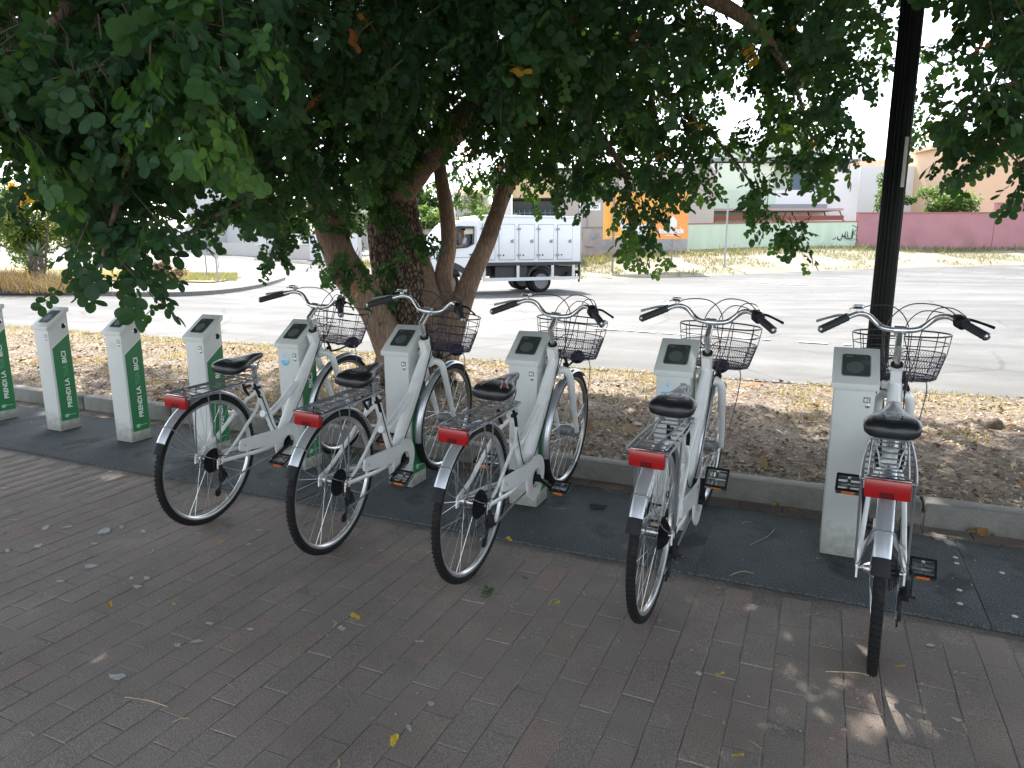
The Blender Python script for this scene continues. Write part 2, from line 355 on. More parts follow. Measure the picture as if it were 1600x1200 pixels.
def gp(px, py, z0=-.1):
    """ground point of the place at photo pixel (px,py), found by marching along the sight line"""
    best = None
    Ds = np.concatenate([np.arange(8, 40, .1), np.arange(40, 110, .4)])
    P = np.array([at(px, py, D) for D in Ds]); h = P[:, 2]-gz(P[:, 0], P[:, 1])
    i = np.argmax(h < 0)
    if h[i] >= 0: i = len(Ds)-1
    a = h[i-1]/(h[i-1]-h[i]+1e-9) if i > 0 else 0
    p = P[i-1]*(1-a)+P[i]*a
    return Vector((p[0], p[1], g1(p[0], p[1])))

def grid(name, xs, ys, zf, mt, kind='structure', smooth=True, parent=None):
    X, Y = np.meshgrid(xs, ys); Z = zf(X, Y)
    V = np.stack([X.ravel(), Y.ravel(), Z.ravel()], 1); nx, ny = len(xs), len(ys)
    i = np.arange(nx-1)[None, :]+np.arange(ny-1)[:, None]*nx; i = i.ravel()
    F = np.stack([i, i+1, i+nx+1, i+nx], 1)
    o = quads(name, V, F, mt, smooth=smooth, parent=parent)
    if kind: o['kind'] = kind
    return o
# the ground sheet: reaches the horizon, below everything
xs = np.concatenate([[-900, -400, -200], np.arange(-110, 100, 2.5), [200, 400, 900]]); ys = np.concatenate([[-300, -100, -30, -10, 0, 4, 7.0], np.arange(9, 112, 2.5), [160, 300, 600, 1200]])
grid('ground', xs, ys, lambda X, Y: np.where(Y <= 7.0, -.12, gz(np.clip(X, -110, 97), np.clip(Y, 7.1, 111))-.12), m_sand)
grid('road', np.arange(-75, 45, .6), np.concatenate([[7.08], np.arange(7.5, 70, .6)]), lambda X, Y: gz(X, Y), m_road)

# ------------------------------------------------------------------ brick pavement, rubber mat, kerb, verge
pave = grid('pavement', np.arange(-16, 12, .5), np.arange(-8, 3.7, .5), lambda X, Y: X*0-.0018, m_joint)
o = MB(); o.box2((-16, 3.4, -.2), (12, 3.655, -.0076))
BW, BL = .1025, .205
bricks = []
def brick_geo(w, l, h=.05, ch=.0022, rot=False):
    a, b = w/2, l/2
    mb = MB()
    top = [(-a+ch, -b+ch, 0), (a-ch, -b+ch, 0), (a-ch, b-ch, 0), (-a+ch, b-ch, 0)]
    mid = [(-a, -b, -ch*.8), (a, -b, -ch*.8), (a, b, -ch*.8), (-a, b, -ch*.8)]
    bot = [(-a, -b, -h), (a, -b, -h), (a, b, -h), (-a, b, -h)]
    mb.add(top+mid+bot, [(0, 1, 2, 3)]+[(4+i, 4+(i+1) % 4, (i+1) % 4, i) for i in range(4)]+[(8+i, 8+(i+1) % 4, 4+(i+1) % 4, 4+i) for i in range(4)])
    return mb
for c in range(int(-9.5/BW), int(3.6/BW)):
    cx = c*BW
    for r in range(int(-1.0/BL), int(2.72/BL)+1):
        cy = (r+.5)*BL+(BL/2 if c % 2 else 0)
        if cy+BL/2 > 2.72: continue
        bricks.append((cx, cy, 0))
for r in range(3):
    for c in range(int(-8/BL), int(3/BL)):
        if r == 0: continue
        bricks.append(((c+.5*(r % 2))*BL, 3.40+r*BW+.01-.0, 1))
bm_ = [brick_geo(BW-.0026, BL-.0026), brick_geo(BL-.003, BW-.003)]
bmesh_ = [b.build('brick', m_brick, smooth=False, me_only=True) for b in bm_]
def bkey(b):   # size it shows at: near ones first, only those in the frame
    d = np.array([b[0], b[1], 0])-CAM; f = d@Fw
    if f < .3: return 1e9
    x, y = 800+FPX*(d@R2)/f, 600-FPX*(d@U2)/f
    return f if (-60 < x < 1660 and y < 1260) else 1e9
bricks.sort(key=bkey)
rb = random.Random(3)
for b in bricks[:295]:
    o = bpy.data.objects.new('brick', bmesh_[b[2]]); col.objects.link(o); o.parent = pave
    o.location = (b[0], b[1], .0003+rb.uniform(-.0015, .0015)); o.rotation_euler = (rb.gauss(0, .006), rb.gauss(0, .004), rb.gauss(0, .012))
V = []; F = []; T = []
for b in bricks[295:]:
    g = bm_[b[2]]; k = len(V); z = .0003+rb.uniform(-.0015, .0015); a = rb.gauss(0, .012); t = rb.random(); ca, sa = math.cos(a), math.sin(a)
    for v in g.v: V.append((b[0]+v[0]*ca-v[1]*sa, b[1]+v[0]*sa+v[1]*ca, v[2]+z)); T.append(t)
    for f in g.f: F.append([k+i for i in f])
o = quads('brick_field', V, F, m_brick, parent=pave, attr=T); o['kind'] = 'stuff'

# thin dry litter and pale droppings on the bricks
m_drop = mat('dropping_white', (.36, .365, .37), .9, var=.3, vscale=40)
m_bits = mat('straw_bits', (.42, .33, .20), .9, var=.4, vscale=20)
def splat_mesh(mb, x, y, z, r, n=9, asp=1.8, rot=0):
    pts = []
    for k in range(n):
        a = 2*PI*k/n; rr = r*rb.uniform(.45, 1.1); X_, Y_ = rr*math.cos(a)*asp, rr*math.sin(a)
        pts.append((x+X_*math.cos(rot)-Y_*math.sin(rot), y+X_*math.sin(rot)+Y_*math.cos(rot), z))
    mb.add(pts, [tuple(range(n))])
mb = MB()
for (px, py, r) in [(70, 825, .022), (105, 823, .016), (163, 830, .03), (190, 823, .015), (224, 830, .017), (140, 884, .02), (147, 849, .012), (93, 908, .012), (215, 916, .015), (205, 903, .010), (229, 903, .012), (12, 860, .012),
                    (60, 853, .018), (328, 974, .012), (390, 983, .010), (278, 1008, .013), (308, 1002, .012), (180, 1058, .022), (405, 828, .012), (388, 850, .010), (310, 833, .010), (534, 982, .014), (640, 1138, .010), (172, 737, .012), (10, 762, .015),
                    (673, 1099, .010), (565, 856, .007), (596, 860, .007), (655, 1002, .009), (1092, 1052, .010), (1310, 855+0, .008), (1455, 1008, .010), (1495, 1124, .010), (1080, 1015, .006)]:
    p = atz(px, py, .004); splat_mesh(mb, p[0], p[1], .0042, r, rot=rb.uniform(-1, .6))
tag(mb.build('bird_droppings', m_drop, smooth=False), kind='stuff')
mb = MB()
for k in range(900):
    y = 2.7-abs(rb.gauss(0, .75)) if rb.random() < .6 else rb.uniform(.5, 2.7); x = rb.uniform(-6.5, 1.6)
    if rb.random() < .2: y = rb.uniform(2.73, 3.65)
    z = .0155 if 2.7 < y < 3.5 else .0035
    L_ = rb.uniform(.003, .016) if rb.random() < .93 else rb.uniform(.03, .07); a = rb.uniform(0, PI); w = .0009+rb.random()*.0016
    dx, dy = math.cos(a)*L_/2, math.sin(a)*L_/2; nx, ny = -math.sin(a)*w, math.cos(a)*w; bend = rb.uniform(-.25, .25)*L_
    mb.add([(x-dx-nx, y-dy-ny, z), (x+nx*0-ny*0+bend*-math.sin(a)-nx, y+bend*math.cos(a)-ny, z+.002), (x+dx-nx, y+dy-ny, z), (x+dx+nx, y+dy+ny, z), (x+bend*-math.sin(a)+nx, y+bend*math.cos(a)+ny, z+.002), (x-dx+nx, y-dy+ny, z)], [(0, 1, 4, 5), (1, 2, 3, 4)])
tag(mb.build('dry_litter_on_bricks', m_bits, smooth=False), kind='stuff')

# rubber mat under the docks, in panels with seams
matr = MB(); matr.box2((-16, 2.705, -.05), (12, 3.495, .0095)); matr = matr.build('rubber_mat', m_dark, smooth=False); tag(matr, kind='structure')
pw = 1.02; k = 0; x = -15.3
pm = MB(); pm.box2((-pw/2+.0025, -.398, -.012), (pw/2-.0025, .398, .0)); pm = pm.build('mat_panel', m_rubber, smooth=False, me_only=True, bevel=.002)
while x < 11:
    o = bpy.data.objects.new('mat_panel', pm); col.objects.link(o); o.parent = matr; o.location = (x+.12, 3.1, .0135+rb.uniform(-.0012, .0012)); x += pw
m_bolt = mat('bolt_cap', (.42, .45, .45), .5)
mb = MB()
for (px, py) in [(1493, 871), (1495, 880), (1499, 922), (1500, 943), (1586, 963), (1566, 895)]:
    p = atz(px, py, .015); mb.lathe([(.010, 0), (.010, .002), (.006, .0035)], 12, Matrix.Translation((p[0], p[1], .0135)) @ Matrix.Rotation(-PI/2, 4, 'Y'))
    mb.lathe([(.003, .003), (.003, .0042)], 8, Matrix.Translation((p[0], p[1], .0135)) @ Matrix.Rotation(-PI/2, 4, 'Y'))
o = mb.build('bolt_cap', m_bolt, parent=matr)

# kerb in front of the verge
kb = MB(); kb.box2((-16, 3.67, -.2), (12, 3.775, .06)); kb = kb.build('kerb', m_joint, smooth=False); tag(kb, kind='structure')
ks = MB(); ks.box2((-.494, -.055, -.2), (.494, .055, 0)); ks = ks.build('kerb_stone', m_kerb, bevel=.008, me_only=True, angle=60)
for k in range(27):
    o = bpy.data.objects.new('kerb_stone', ks); col.objects.link(o); o.parent = kb
    o.location = (-15.6+k*1.0+.62, 3.715+rb.uniform(-.003, .003), .112+rb.uniform(-.004, .004)); o.rotation_euler = (rb.gauss(0, .006), rb.gauss(0, .004), rb.gauss(0, .003))

# the verge: bare littered soil with a low mound round the tree
TREE = Vector((-3.50, 5.55, .10))
def verge_z(X, Y):
    t = (Y-3.77)/(7.25-3.77)
    z = .088-.10*t**1.5
    d = np.sqrt((X-TREE.x)**2+(Y-TREE.y)**2)
    z = z+.10*np.exp(-(d/.7)**2)
    n = np.sin(X*3.1+1.3*np.sin(Y*2.3))*np.cos(Y*3.7+X*.7)*.012+np.sin(X*9.7+2*np.sin(Y*7.1))*np.cos(Y*11.3+1.7*np.sin(X*5))*.006
    return z+n*np.clip(t*6, 0, 1)*np.clip((1.02-t)*8, 0.1, 1)
grid('verge', np.arange(-22, 14, .07), np.concatenate([np.arange(3.76, 7.2, .07), [7.24, 7.28]]), lambda X, Y: np.where(Y > 7.26, -.05, verge_z(X, Y)), m_dirt)
# leaf litter and wood chips, more of it near the kerb and the tree
def litter(name, N, xr, yf, size, ramp, z=verge_z, parent=None, curl=.3, seed=1, lift=.004):
    r = np.random.default_rng(seed)
    X = r.uniform(xr[0], xr[1], N); Y = yf(r, N); Z = z(X, Y)+lift+r.random(N)*.008
    a = r.uniform(0, 2*PI, N); L_ = size*r.lognormal(0, .45, N); W = L_*r.uniform(.15, .65, N)
    ux = np.stack([np.cos(a), np.sin(a), r.normal(0, curl, N)], 1); uy = np.stack([-np.sin(a), np.cos(a), r.normal(0, curl, N)], 1)
    c = np.stack([X, Y, Z], 1)
    up = np.zeros((N, 3)); up[:, 2] = 1
    P = [c-ux*L_[:, None]*.5, c-uy*W[:, None]*.5+up*(L_*.12*r.random(N))[:, None], c+ux*L_[:, None]*.5, c+uy*W[:, None]*.5+up*(L_*.12*r.random(N))[:, None]]
    V = np.stack(P, 1).reshape(-1, 3); F = np.arange(4*N).reshape(N, 4)
    t = np.repeat(r.random(N), 4)
    o = quads(name, V, F, leaf_mat(name+'_colour', ramp, 0, .9, .2), attr=t, parent=parent); o['kind'] = 'stuff'; return o
litter_ramp = [(0, (.09, .065, .045)), (.25, (.22, .15, .105)), (.5, (.36, .27, .19)), (.8, (.50, .41, .31)), (1, (.62, .54, .42))]
litter('leaf_litter', 80000, (-11, 5), lambda r, N: 3.79+3.4*r.random(N)**1.25, .022, litter_ramp, seed=4)
litter('dry_leaves_on_verge', 1400, (-9, 4), lambda r, N: 3.79+3.0*r.random(N)**1.3, .045, [(0, (.12, .07, .04)), (.5, (.28, .16, .08)), (1, (.42, .30, .17))], seed=9, curl=.4, lift=.01)
# dry grass along the road edge: thin bent blades
def grass(name, N, P, h, ramp, seed=2, w=.003, spread=.5, mt=None):
    r = np.random.default_rng(seed)
    X, Y, Z = P(r, N); N = len(X)
    a = r.uniform(0, 2*PI, N); H = h*r.lognormal(0, .4, N); ln = r.uniform(.1, spread*2, N)*H
    W = w*r.uniform(.6, 1.5, N); dx, dy = np.cos(a), np.sin(a)
    b0 = np.stack([X-dy*W, Y+dx*W, Z], 1); b1 = np.stack([X+dy*W, Y-dx*W, Z], 1)
    m0 = np.stack([X-dy*W*.8+dx*ln*.4, Y+dx*W*.8+dy*ln*.4, Z+H*.6], 1); m1 = np.stack([X+dy*W*.8+dx*ln*.4, Y-dx*W*.8+dy*ln*.4, Z+H*.6], 1)
    tp = np.stack([X+dx*ln, Y+dy*ln, Z+H], 1); tq = tp+np.stack([dy*W*.3, -dx*W*.3, 0*X], 1)
    V = np.stack([b0, b1, m1, m0, tq, tp], 1).reshape(-1, 3); k = np.arange(N)*6
    F = np.concatenate([np.stack([k, k+1, k+2, k+3], 1), np.stack([k+3, k+2, k+4, k+5], 1)])
    t = np.repeat(r.random(N), 6)
    o = quads(name, V, F, mt or leaf_mat(name+'_colour', ramp, .2, .7, .2), attr=t); o['kind'] = 'stuff'; return o
dry = [(0, (.20, .16, .09)), (.5, (.34, .29, .19)), (.8, (.25, .25, .13)), (1, (.42, .37, .25))]
def _pv(r, N):
    X = r.uniform(-14, 6, N); Y = 7.2-abs(r.normal(0, .55, N)); c = np.sin(X*2.3)+np.sin(X*5.1+1)+np.sin(Y*6+X)
    k = (c > -.6) & (Y > 3.9); k |= (X < -5) & (Y > 5.3)
    X, Y = X[k], Y[k]; return X, Y, verge_z(X, Y)
grass('dry_grass_by_road', 16000, _pv, .028, dry, seed=5, w=.0022)
def _pv2(r, N):
    c = r.integers(0, 60, N); cr = np.random.default_rng(8); cx = cr.uniform(-9, 3.5, 60); cy = cr.uniform(4.1, 6.9, 60)
    X = cx[c]+r.normal(0, .13, N); Y = cy[c]+r.normal(0, .10, N); k = (Y > 3.85) & (Y < 7.2); X, Y = X[k], Y[k]; return X, Y, verge_z(X, Y)
grass('withered_tufts', 7000, _pv2, .035, dry, seed=6, w=.002)
# a grey stump stone in the verge
mb = MB(); n = 14
for i in range(7):
    th = PI/2*i/6
    for k in range(n): pass
prof = [(.085, 0), (.095, .03), (.085, .07), (.06, .10), (.02, .115)]
V = []
for (r, h) in prof:
    for k in range(n):
        a = 2*PI*k/n; q = 1+.22*mn.noise(Vector((math.cos(a)*1.7, math.sin(a)*1.7, h*14))); V.append((r*q*math.cos(a)*1.05, r*q*math.sin(a), h+.012*mn.noise(Vector((a, h*30, 3)))))
mb.add(V, [(i*n+k, i*n+(k+1) % n, (i+1)*n+(k+1) % n, (i+1)*n+k) for i in range(len(prof)-1) for k in range(n)]+[tuple((len(prof)-1)*n+k for k in range(n))])
p = atz(1553, 668, .06); o = mb.build('stump', mat('old_stump', (.13, .10, .075), .95, var=.4, vscale=20, bump=.8, bscale=60), angle=60, loc=(p[0], p[1], .045)); o.scale = (.62, .62, .72)
tag(o, 'small weathered brown stump on the dry verge at the far right', 'stump')
# white worn marking patches on the road
m_mark = mat('worn_road_paint', (.48, .48, .46), .8, var=.2)
def strip(name, A, B, w, z, mt, n=30, wear=.25):
    A, B = Vector(A), Vector(B); d = (B-A); nrm = Vector((-d.y, d.x, 0)).normalized(); mb = MB(); 
    for i in range(n):
        if rb.random() < wear: continue
        p, q = A+d*(i/n), A+d*((i+.97)/n); w1 = w*rb.uniform(.75, 1)
        pts = [p-nrm*w1/2, q-nrm*w1/2, q+nrm*w1/2, p+nrm*w1/2]; mb.add([(v.x, v.y, g1(v.x, v.y)+z) for v in pts], [(0, 1, 2, 3)])
    o = mb.build(name, mt, smooth=False); tag(o, kind='structure'); return o
strip('road_marking', gp(930, 514), gp(1330, 540), .16, .014, m_mark, 40, .4)
strip('road_marking', gp(1180, 441), gp(1262, 446), .5, .02, m_mark, 12, .2)

# far sandy bank between road and walls
EDGE = [(560, 428), (640, 437), (760, 440), (860, 440), (925, 437.5), (1000, 434.5), (1090, 432), (1200, 427.5), (1350, 421.5), (1480, 417.5), (1600, 414.5), (1800, 413), (2100, 413)]
ep = catmull([gp(*e) for e in EDGE], 8)
V = []; F = []; cols = 26
for i, p in enumerate(ep):
    d = Vector((p.x, p.y, 0)).normalized()
    for j in range(cols):
        q = p+d*(j*.75+(0.25*mn.noise(Vector((i*.35, 0, j*.1))) if j < 2 else 0)); z = g1(q.x, q.y)+(-.02 if j == 0 else .05+.04*mn.noise(Vector((q.x*.6, q.y*.6, 0))))
        V.append((q.x, q.y, z))
for i in range(len(ep)-1):
    for j in range(cols-1): F.append((i*cols+j, (i+1)*cols+j, (i+1)*cols+j+1, i*cols+j+1))
o = quads('sandy_bank', V, F, m_sand, smooth=True); o['kind'] = 'structure'
def _bank(lo, hi, clump=True):
    def f(r, N):
        i = r.integers(0, len(ep)-1, N); E_ = np.array([(p.x, p.y) for p in ep]); t = r.random(N)[:, None]
        b = E_[i]*(1-t)+E_[i+1]*t; d = b/np.linalg.norm(b, axis=1)[:, None]; b = b+d*r.uniform(lo, hi, N)[:, None]
        if clump:
            c = np.sin(b[:, 0]*.9)+np.sin(b[:, 0]*2.1+b[:, 1])+np.sin(b[:, 1]*1.3); b = b[c > 0.1]
        return b[:, 0], b[:, 1], gz(b[:, 0], b[:, 1])+.03
    return f
bankg = [(0, (.20, .19, .12)), (.35, (.14, .17, .10)), (.7, (.24, .22, .15)), (1, (.09, .13, .07))]
grass('bank_grass', 18000, _bank(3.6, 9.5), .10, bankg, seed=11, w=.018)
grass('bank_weeds', 3500, _bank(.3, 4, True), .12, bankg, seed=12, w=.02)
grass('wall_foot_grass', 7000, _bank(7.2, 9.5, False), .18, bankg, seed=13, w=.02)

# left island: kerb, pavement, dry grass
isl = [(-260, 458), (-60, 458), (0, 459), (100, 461), (220, 463.5), (300, 462.5), (365, 457), (412, 448.5), (440, 440), (446, 436), (436, 432), (415, 426), (385, 416), (340, 406), (290, 400), (150, 398), (-100, 397), (-260, 398)]
ip = catmull([gp(*e) for e in isl], 4, True)
def slab(name, pts, lift, thick, mt, skirt=True):
    mb = MB(); n = len(pts); mb.add([(p.x, p.y, g1(p.x, p.y)+lift) for p in pts]+[(p.x, p.y, g1(p.x, p.y)+lift-thick) for p in pts], [tuple(range(n))]+([(i, n+i, n+(i+1) % n, (i+1) % n) for i in range(n)] if skirt else []))
    me = bpy.data.meshes.new(name); me.from_pydata(mb.v, [], mb.f); bm = bmesh.new(); bm.from_mesh(me)
    bmesh.ops.triangulate(bm, faces=[f for f in bm.faces if len(f.verts) > 4]); bmesh.ops.recalc_face_normals(bm, faces=bm.faces); bm.to_mesh(me); bm.free(); me.materials.append(mt)
    o = bpy.data.objects.new(name, me); col.objects.link(o); return tag(o, kind='structure')
m_walk = mat('sidewalk_concrete', (.24, .235, .22), .9, var=.15, vscale=2)
m_isl = mat('island_dry_soil', (.25, .20, .135), .95, var=.25, vscale=2, c2=(.22, .22, .10), c2scale=.5)
cen = sum(ip, Vector())/len(ip)
slab('sidewalk', [p+(Vector((cen.x, cen.y, p.z))-p).normalized()*.16 for p in ip], .125, .02, m_walk)
slab('far_kerb', ip, .118, .3, mat('far_kerb_concrete', (.15, .145, .135), .9, var=.2))
gi = [(-260, 442), (0, 444), (120, 444), (200, 444), (280, 446), (335, 447), (368, 441), (377, 436), (350, 431), (300, 427), (200, 424), (60, 416), (-100, 412), (-260, 412)]
gpp = catmull([gp(*e) for e in gi], 4, True)
slab('island_soil', gpp, .15, .03, m_isl)
def _isl(x0, x1, y0, y1):
    A = [gp(x0, y1), gp(x1, y1), gp(x1, y0), gp(x0, y0)]
    def f(r, N):
        u, v = r.random(N), r.random(N)
        P = [((1-u)*(1-v))*A[0][k]+(u*(1-v))*A[1][k]+(u*v)*A[2][k]+((1-u)*v)*A[3][k] for k in (0, 1)]
        return P[0], P[1], gz(P[0], P[1])+.14
    return f
grass('island_grass', 9000, _isl(230, 372, 432, 446), .055, bankg, seed=21, w=.008)
grass('dry_island_grass', 9000, _isl(-40, 300, 428, 445), .07, dry, seed=22, w=.008)
# kerb of the far corner of the side street
kc = [gp(400, 406), gp(463, 411), gp(520, 416)]
mb = MB(); mb.tube([(p.x, p.y, p.z+.02) for p in kc], .15, 4); tag(mb.build('side_street_kerb', m_kerb), kind='structure')

# ------------------------------------------------------------------ lettering
def text_mesh(s, size, mt, parent, M, name='lettering', depth=.0006, bold=0.0, align='LEFT', space=1.0, shear=0, width=None):
    cu = bpy.data.curves.new('t', 'FONT'); cu.body = s; cu.size = size; cu.extrude = depth/2; cu.offset = bold; cu.align_x = align; cu.space_character = space; cu.shear = shear; cu.resolution_u = 3
    ob = bpy.data.objects.new('t', cu); col.objects.link(ob); dg = bpy.context.evaluated_depsgraph_get()
    me = bpy.data.meshes.new_from_object(ob.evaluated_get(dg)); bpy.data.objects.remove(ob); me.name = name
    if width:
        xs_ = [v.co.x for v in me.vertices]; k = width/(max(xs_)-min(xs_)); x0_ = min(xs_)
        for v in me.vertices: v.co.x = (v.co.x-(x0_ if align == 'LEFT' else 0))*k
    me.transform(M); me.materials.clear(); me.materials.append(mt)
    o = bpy.data.objects.new(name, me); col.objects.link(o)
    if parent: o.parent = parent
    return o
def basis(x, y, z, o=(0, 0, 0)):
    return Matrix(((x[0], y[0], z[0], o[0]), (x[1], y[1], z[1], o[1]), (x[2], y[2], z[2], o[2]), (0, 0, 0, 1)))

# ------------------------------------------------------------------ docking posts
PX0, PY0, PS = -2.7932, 3.1014, .7359
W, Dp, HF, HB = .152, .150, .765, .873
GROUND = .0135
m_sticker = mat('blue_sticker', (.10, .42, .66), .4)
m_stk2 = mat('pale_sticker', (.52, .60, .64), .4)
m_num = mat('number_plate_grey', (.20, .215, .21), .5)
def post_parts(root):
    mb = MB(); a = W/2
    poly = [(0, 0), (Dp, 0), (Dp, HB-.012), (0, HF-.012)]
    mb.prism(poly, 'x', -a, a); mb.build('body', m_post, root, bevel=.0035)
    # lid with an overhanging rim
    e = .012; sl = (HB-HF)/Dp
    mb = MB(); lo = [(-e, HF-.026-e*sl), (Dp+e, HB-.026+e*sl), (Dp+e, HB+e*sl), (-e, HF-e*sl)]
    mb.prism(lo, 'x', -a-e, a+e); lid = mb.build('lid', m_post, root, bevel=.003)
    # frame for things lying on the sloped lid: u = right, v = up the slope
    L = math.hypot(1, sl); vy, vz = 1/L, sl/L
    def F(off): return basis((1, 0, 0), (0, vy, vz), (0, -vz, vy), (0, Dp/2-vz*off, (HF+HB)/2+vy*off))
    mb = MB(); r = []; w2, h2, rr = .052, .062, .012
    for (cx, cy, a0) in [(w2-rr, h2-rr, 0), (-w2+rr, h2-rr, 90), (-w2+rr, -h2+rr, 180), (w2-rr, -h2+rr, 270)]:
        for k in range(5): q = R_(a0+k*22.5); r.append((cx+rr*math.cos(q), cy+rr*math.sin(q)))
    M = F(.0)
    def ext(mb, r, z0, z1):
        n = len(r); mb.add([tuple(M @ Vector((x, y, z0))) for x, y in r]+[tuple(M @ Vector((x, y, z1))) for x, y in r], [tuple(range(n)), tuple(range(2*n-1, n-1, -1))]+[(i, (i+1) % n, n+(i+1) % n, n+i) for i in range(n)])
    ext(mb, [(x*1.06, y*1.05) for x, y in r], -.002, .0022); bz = mb.build('bezel', m_num, root)
    mb = MB(); ext(mb, r, 0, .0032); sc = mb.build('screen', m_screen, root)
    mb = MB(); ext(mb, [(-.004+.033*math.cos(2*PI*k/28), -.014+.033*math.sin(2*PI*k/28)) for k in range(28)], .0015, .0038); mb.build('reader_ring', m_dial, sc)
    mb = MB(); ext(mb, [(.034, .042), (.038, .042), (.038, .046), (.034, .046)], .0015, .0040); ext(mb, [(-.04, .048), (-.015, .048), (-.015, .0505), (-.04, .0505)], .0015, .0040); mb.build('indicator', mat('pale_print', (.20, .22, .21), .5), sc)
    # green sign on the side face
    mb = MB(); sg = [(.016, .075), (.142, .072), (.146, .11), (.146, .695), (.016, .60)]
    mb.prism(sg, 'x', a-.001, a+.0012); s = mb.build('sign_panel', m_green, root, smooth=False)
    for (A, B) in [((.010, .60), (.146, .70))]:
        mb = MB(); mb.prism([(.010, .603), (.146, .7), (.146, .704), (.010, .607)], 'x', a-.001, a+.0010); mb.build('sign_edge', m_letter, s, smooth=False)
    Mx = basis((0, 0, 1), (0, -1, 0), (1, 0, 0), (a+.0017, .104, .165))
    text_mesh('PRENDI LA', .046, m_letter, s, Mx, 'lettering', bold=.0012, width=.212)
    Mx = basis((0, 0, 1), (0, -1, 0), (1, 0, 0), (a+.0017, .104, .392)); text_mesh('TUA', .046, m_green2, s, Mx, 'faded_lettering', bold=.0008, width=.082)
    Mx = basis((0, 0, 1), (0, -1, 0), (1, 0, 0), (a+.0017, .104, .489)); text_mesh('BICI', .046, m_letter, s, Mx, 'lettering', bold=.0012, width=.085)
    mb = MB(); mb.lathe([(.0135, a), (.0135, a+.0019)], 20, Matrix.Translation((0, .056, .108))); mb.lathe([(.006, a), (.006, a+.0022)], 12, Matrix.Translation((0, .074, .112))); mb.box2((a, .085, .108), (a+.0018, .125, .112)); mb.build('roundel', mat('pale_green_print', (.35, .52, .40), .4), s)
    # dock socket on the side face
    mb = MB(); mb.lathe([(.019, a), (.019, a+.004), (.015, a+.006), (.0145, a+.001)], 24, Matrix.Translation((0, .112, .752)), cap=False); k = mb.build('dock_socket', m_chrome, root)
    mb = MB(); mb.lathe([(.0145, a+.0015), (.005, a+.0018)], 20, Matrix.Translation((0, .112, .752))); mb.lathe([(.007, a), (.007, a+.006)], 12, Matrix.Translation((0, .112, .752))); mb.build('socket_core', m_black, k)
    # small keyhole, screws
    My = Matrix.Rotation(-PI/2, 4, 'Z')
    mb = MB(); mb.lathe([(.0095, 0), (.0095, .003), (.007, .0045)], 16, Matrix.Translation((.052, 0, .668)) @ My); k = mb.build('keyhole', m_alloy, root)
    mb = MB(); mb.box((.052, -.005, .668), (.002, .002, .008)); mb.build('slot', m_black, k)
    for (x, y, z) in [(a, .03, .035), (a, .125, .045), (a, .03, HF-.045)]:
        mb = MB(); mb.lathe([(.005, 0), (.0045, .002)], 10, Matrix.Translation((x, y, z))); mb.build('screw', m_alloy, root)
    mb = MB(); mb.box2((.034, -.001, HF-.085), (.060, .0003, HF-.062)); n = mb.build('number_plate', m_num, root, smooth=False)
    mb = MB(); mb.box2((-a-.002, -.002, -.001), (a+.002, Dp+.002, .004)); mb.build('base_seal', m_black, root, smooth=False)
POSTL = {1: 'pale grey docking post cut off by the left edge of the photo', 2: 'pale grey docking post with green sign, leftmost one seen whole', 3: 'empty docking post under the hanging leaf cluster, green sign clear',
         4: 'docking post behind the rear wheel of the leftmost bike, sign partly covered', 5: 'docking post with blue sticker beside the leftmost white bike', 6: 'docking post between the leftmost bike and the second bike',
         7: 'docking post beside the bike whose black saddle has red and white flashes', 8: 'docking post numbered 04 with a blue boat sticker on its front', 9: 'tall pale docking post numbered 03 in front of the black lamp post'}
for n in range(1, 10):
    root = empty('docking_post', (PX0+PS*(n-5), PY0, GROUND), R_(rb.gauss(0, .4)))
    if n == 1: post_parts(root); proto = root
    else:
        root_ = copy_tree(proto); root_.location = root.location; root_.rotation_euler = root.rotation_euler; bpy.data.objects.remove(root); root = root_; root.name = 'docking_post'
    tag(root, POSTL[n], 'docking post', 'bike share docking posts in a row')
    nb = {9: '03', 8: '04', 7: '05', 6: '06', 5: '07', 4: '08', 3: '09', 2: '10', 1: '11'}[n]
    pl = [c for c in root.children if c.name.startswith('number_plate')][0]
    text_mesh(nb, .019, m_letter, pl, basis((1, 0, 0), (0, 0, 1), (0, -1, 0), (.047, -.0018, HF-.0805)), 'number', bold=.0006, align='CENTER')
    if n in (5, 8, 3):
        mb = MB(); M = basis((1, 0, 0), (0, 0, 1), (0, -1, 0), (-.022, -.0006, .655))
        if n == 3:
            mb.add([tuple(M @ Vector((.028*math.cos(t)+.004, .026*math.sin(t)+.01, .0008))) for t in [2*PI*k/20 for k in range(20)]], [tuple(range(20))]); mb.build('sticker', mat('faded_sticker', (.56, .565, .55), .5), root, smooth=False)
        else:
            mb.add([tuple(M @ Vector((.031*math.cos(t), .041*math.sin(t)+.014, .0004))) for t in [2*PI*k/28 for k in range(28)]], [tuple(range(28))]); st = mb.build('sticker', m_stk2, root, smooth=False)
            mb = MB(); mb.add([tuple(M @ Vector((.030*math.cos(t), .030*math.sin(t)+.002, .0009))) for t in [PI+PI*k/18 for k in range(19)]], [tuple(range(19))])
            mb.add([tuple(M @ Vector(v)) for v in [(-.003, .026, .0009), (.003, .026, .0009), (.001, .042, .0009), (-.001, .042, .0009)]], [(0, 1, 2, 3)]); mb.build('sticker_print', m_sticker, st, smooth=False)
            text_mesh('club BIKE', .012, m_letter, st, basis((1, 0, 0), (0, 0, 1), (0, -1, 0), (-.022, -.002, .645)), 'lettering', align='CENTER', width=.042)

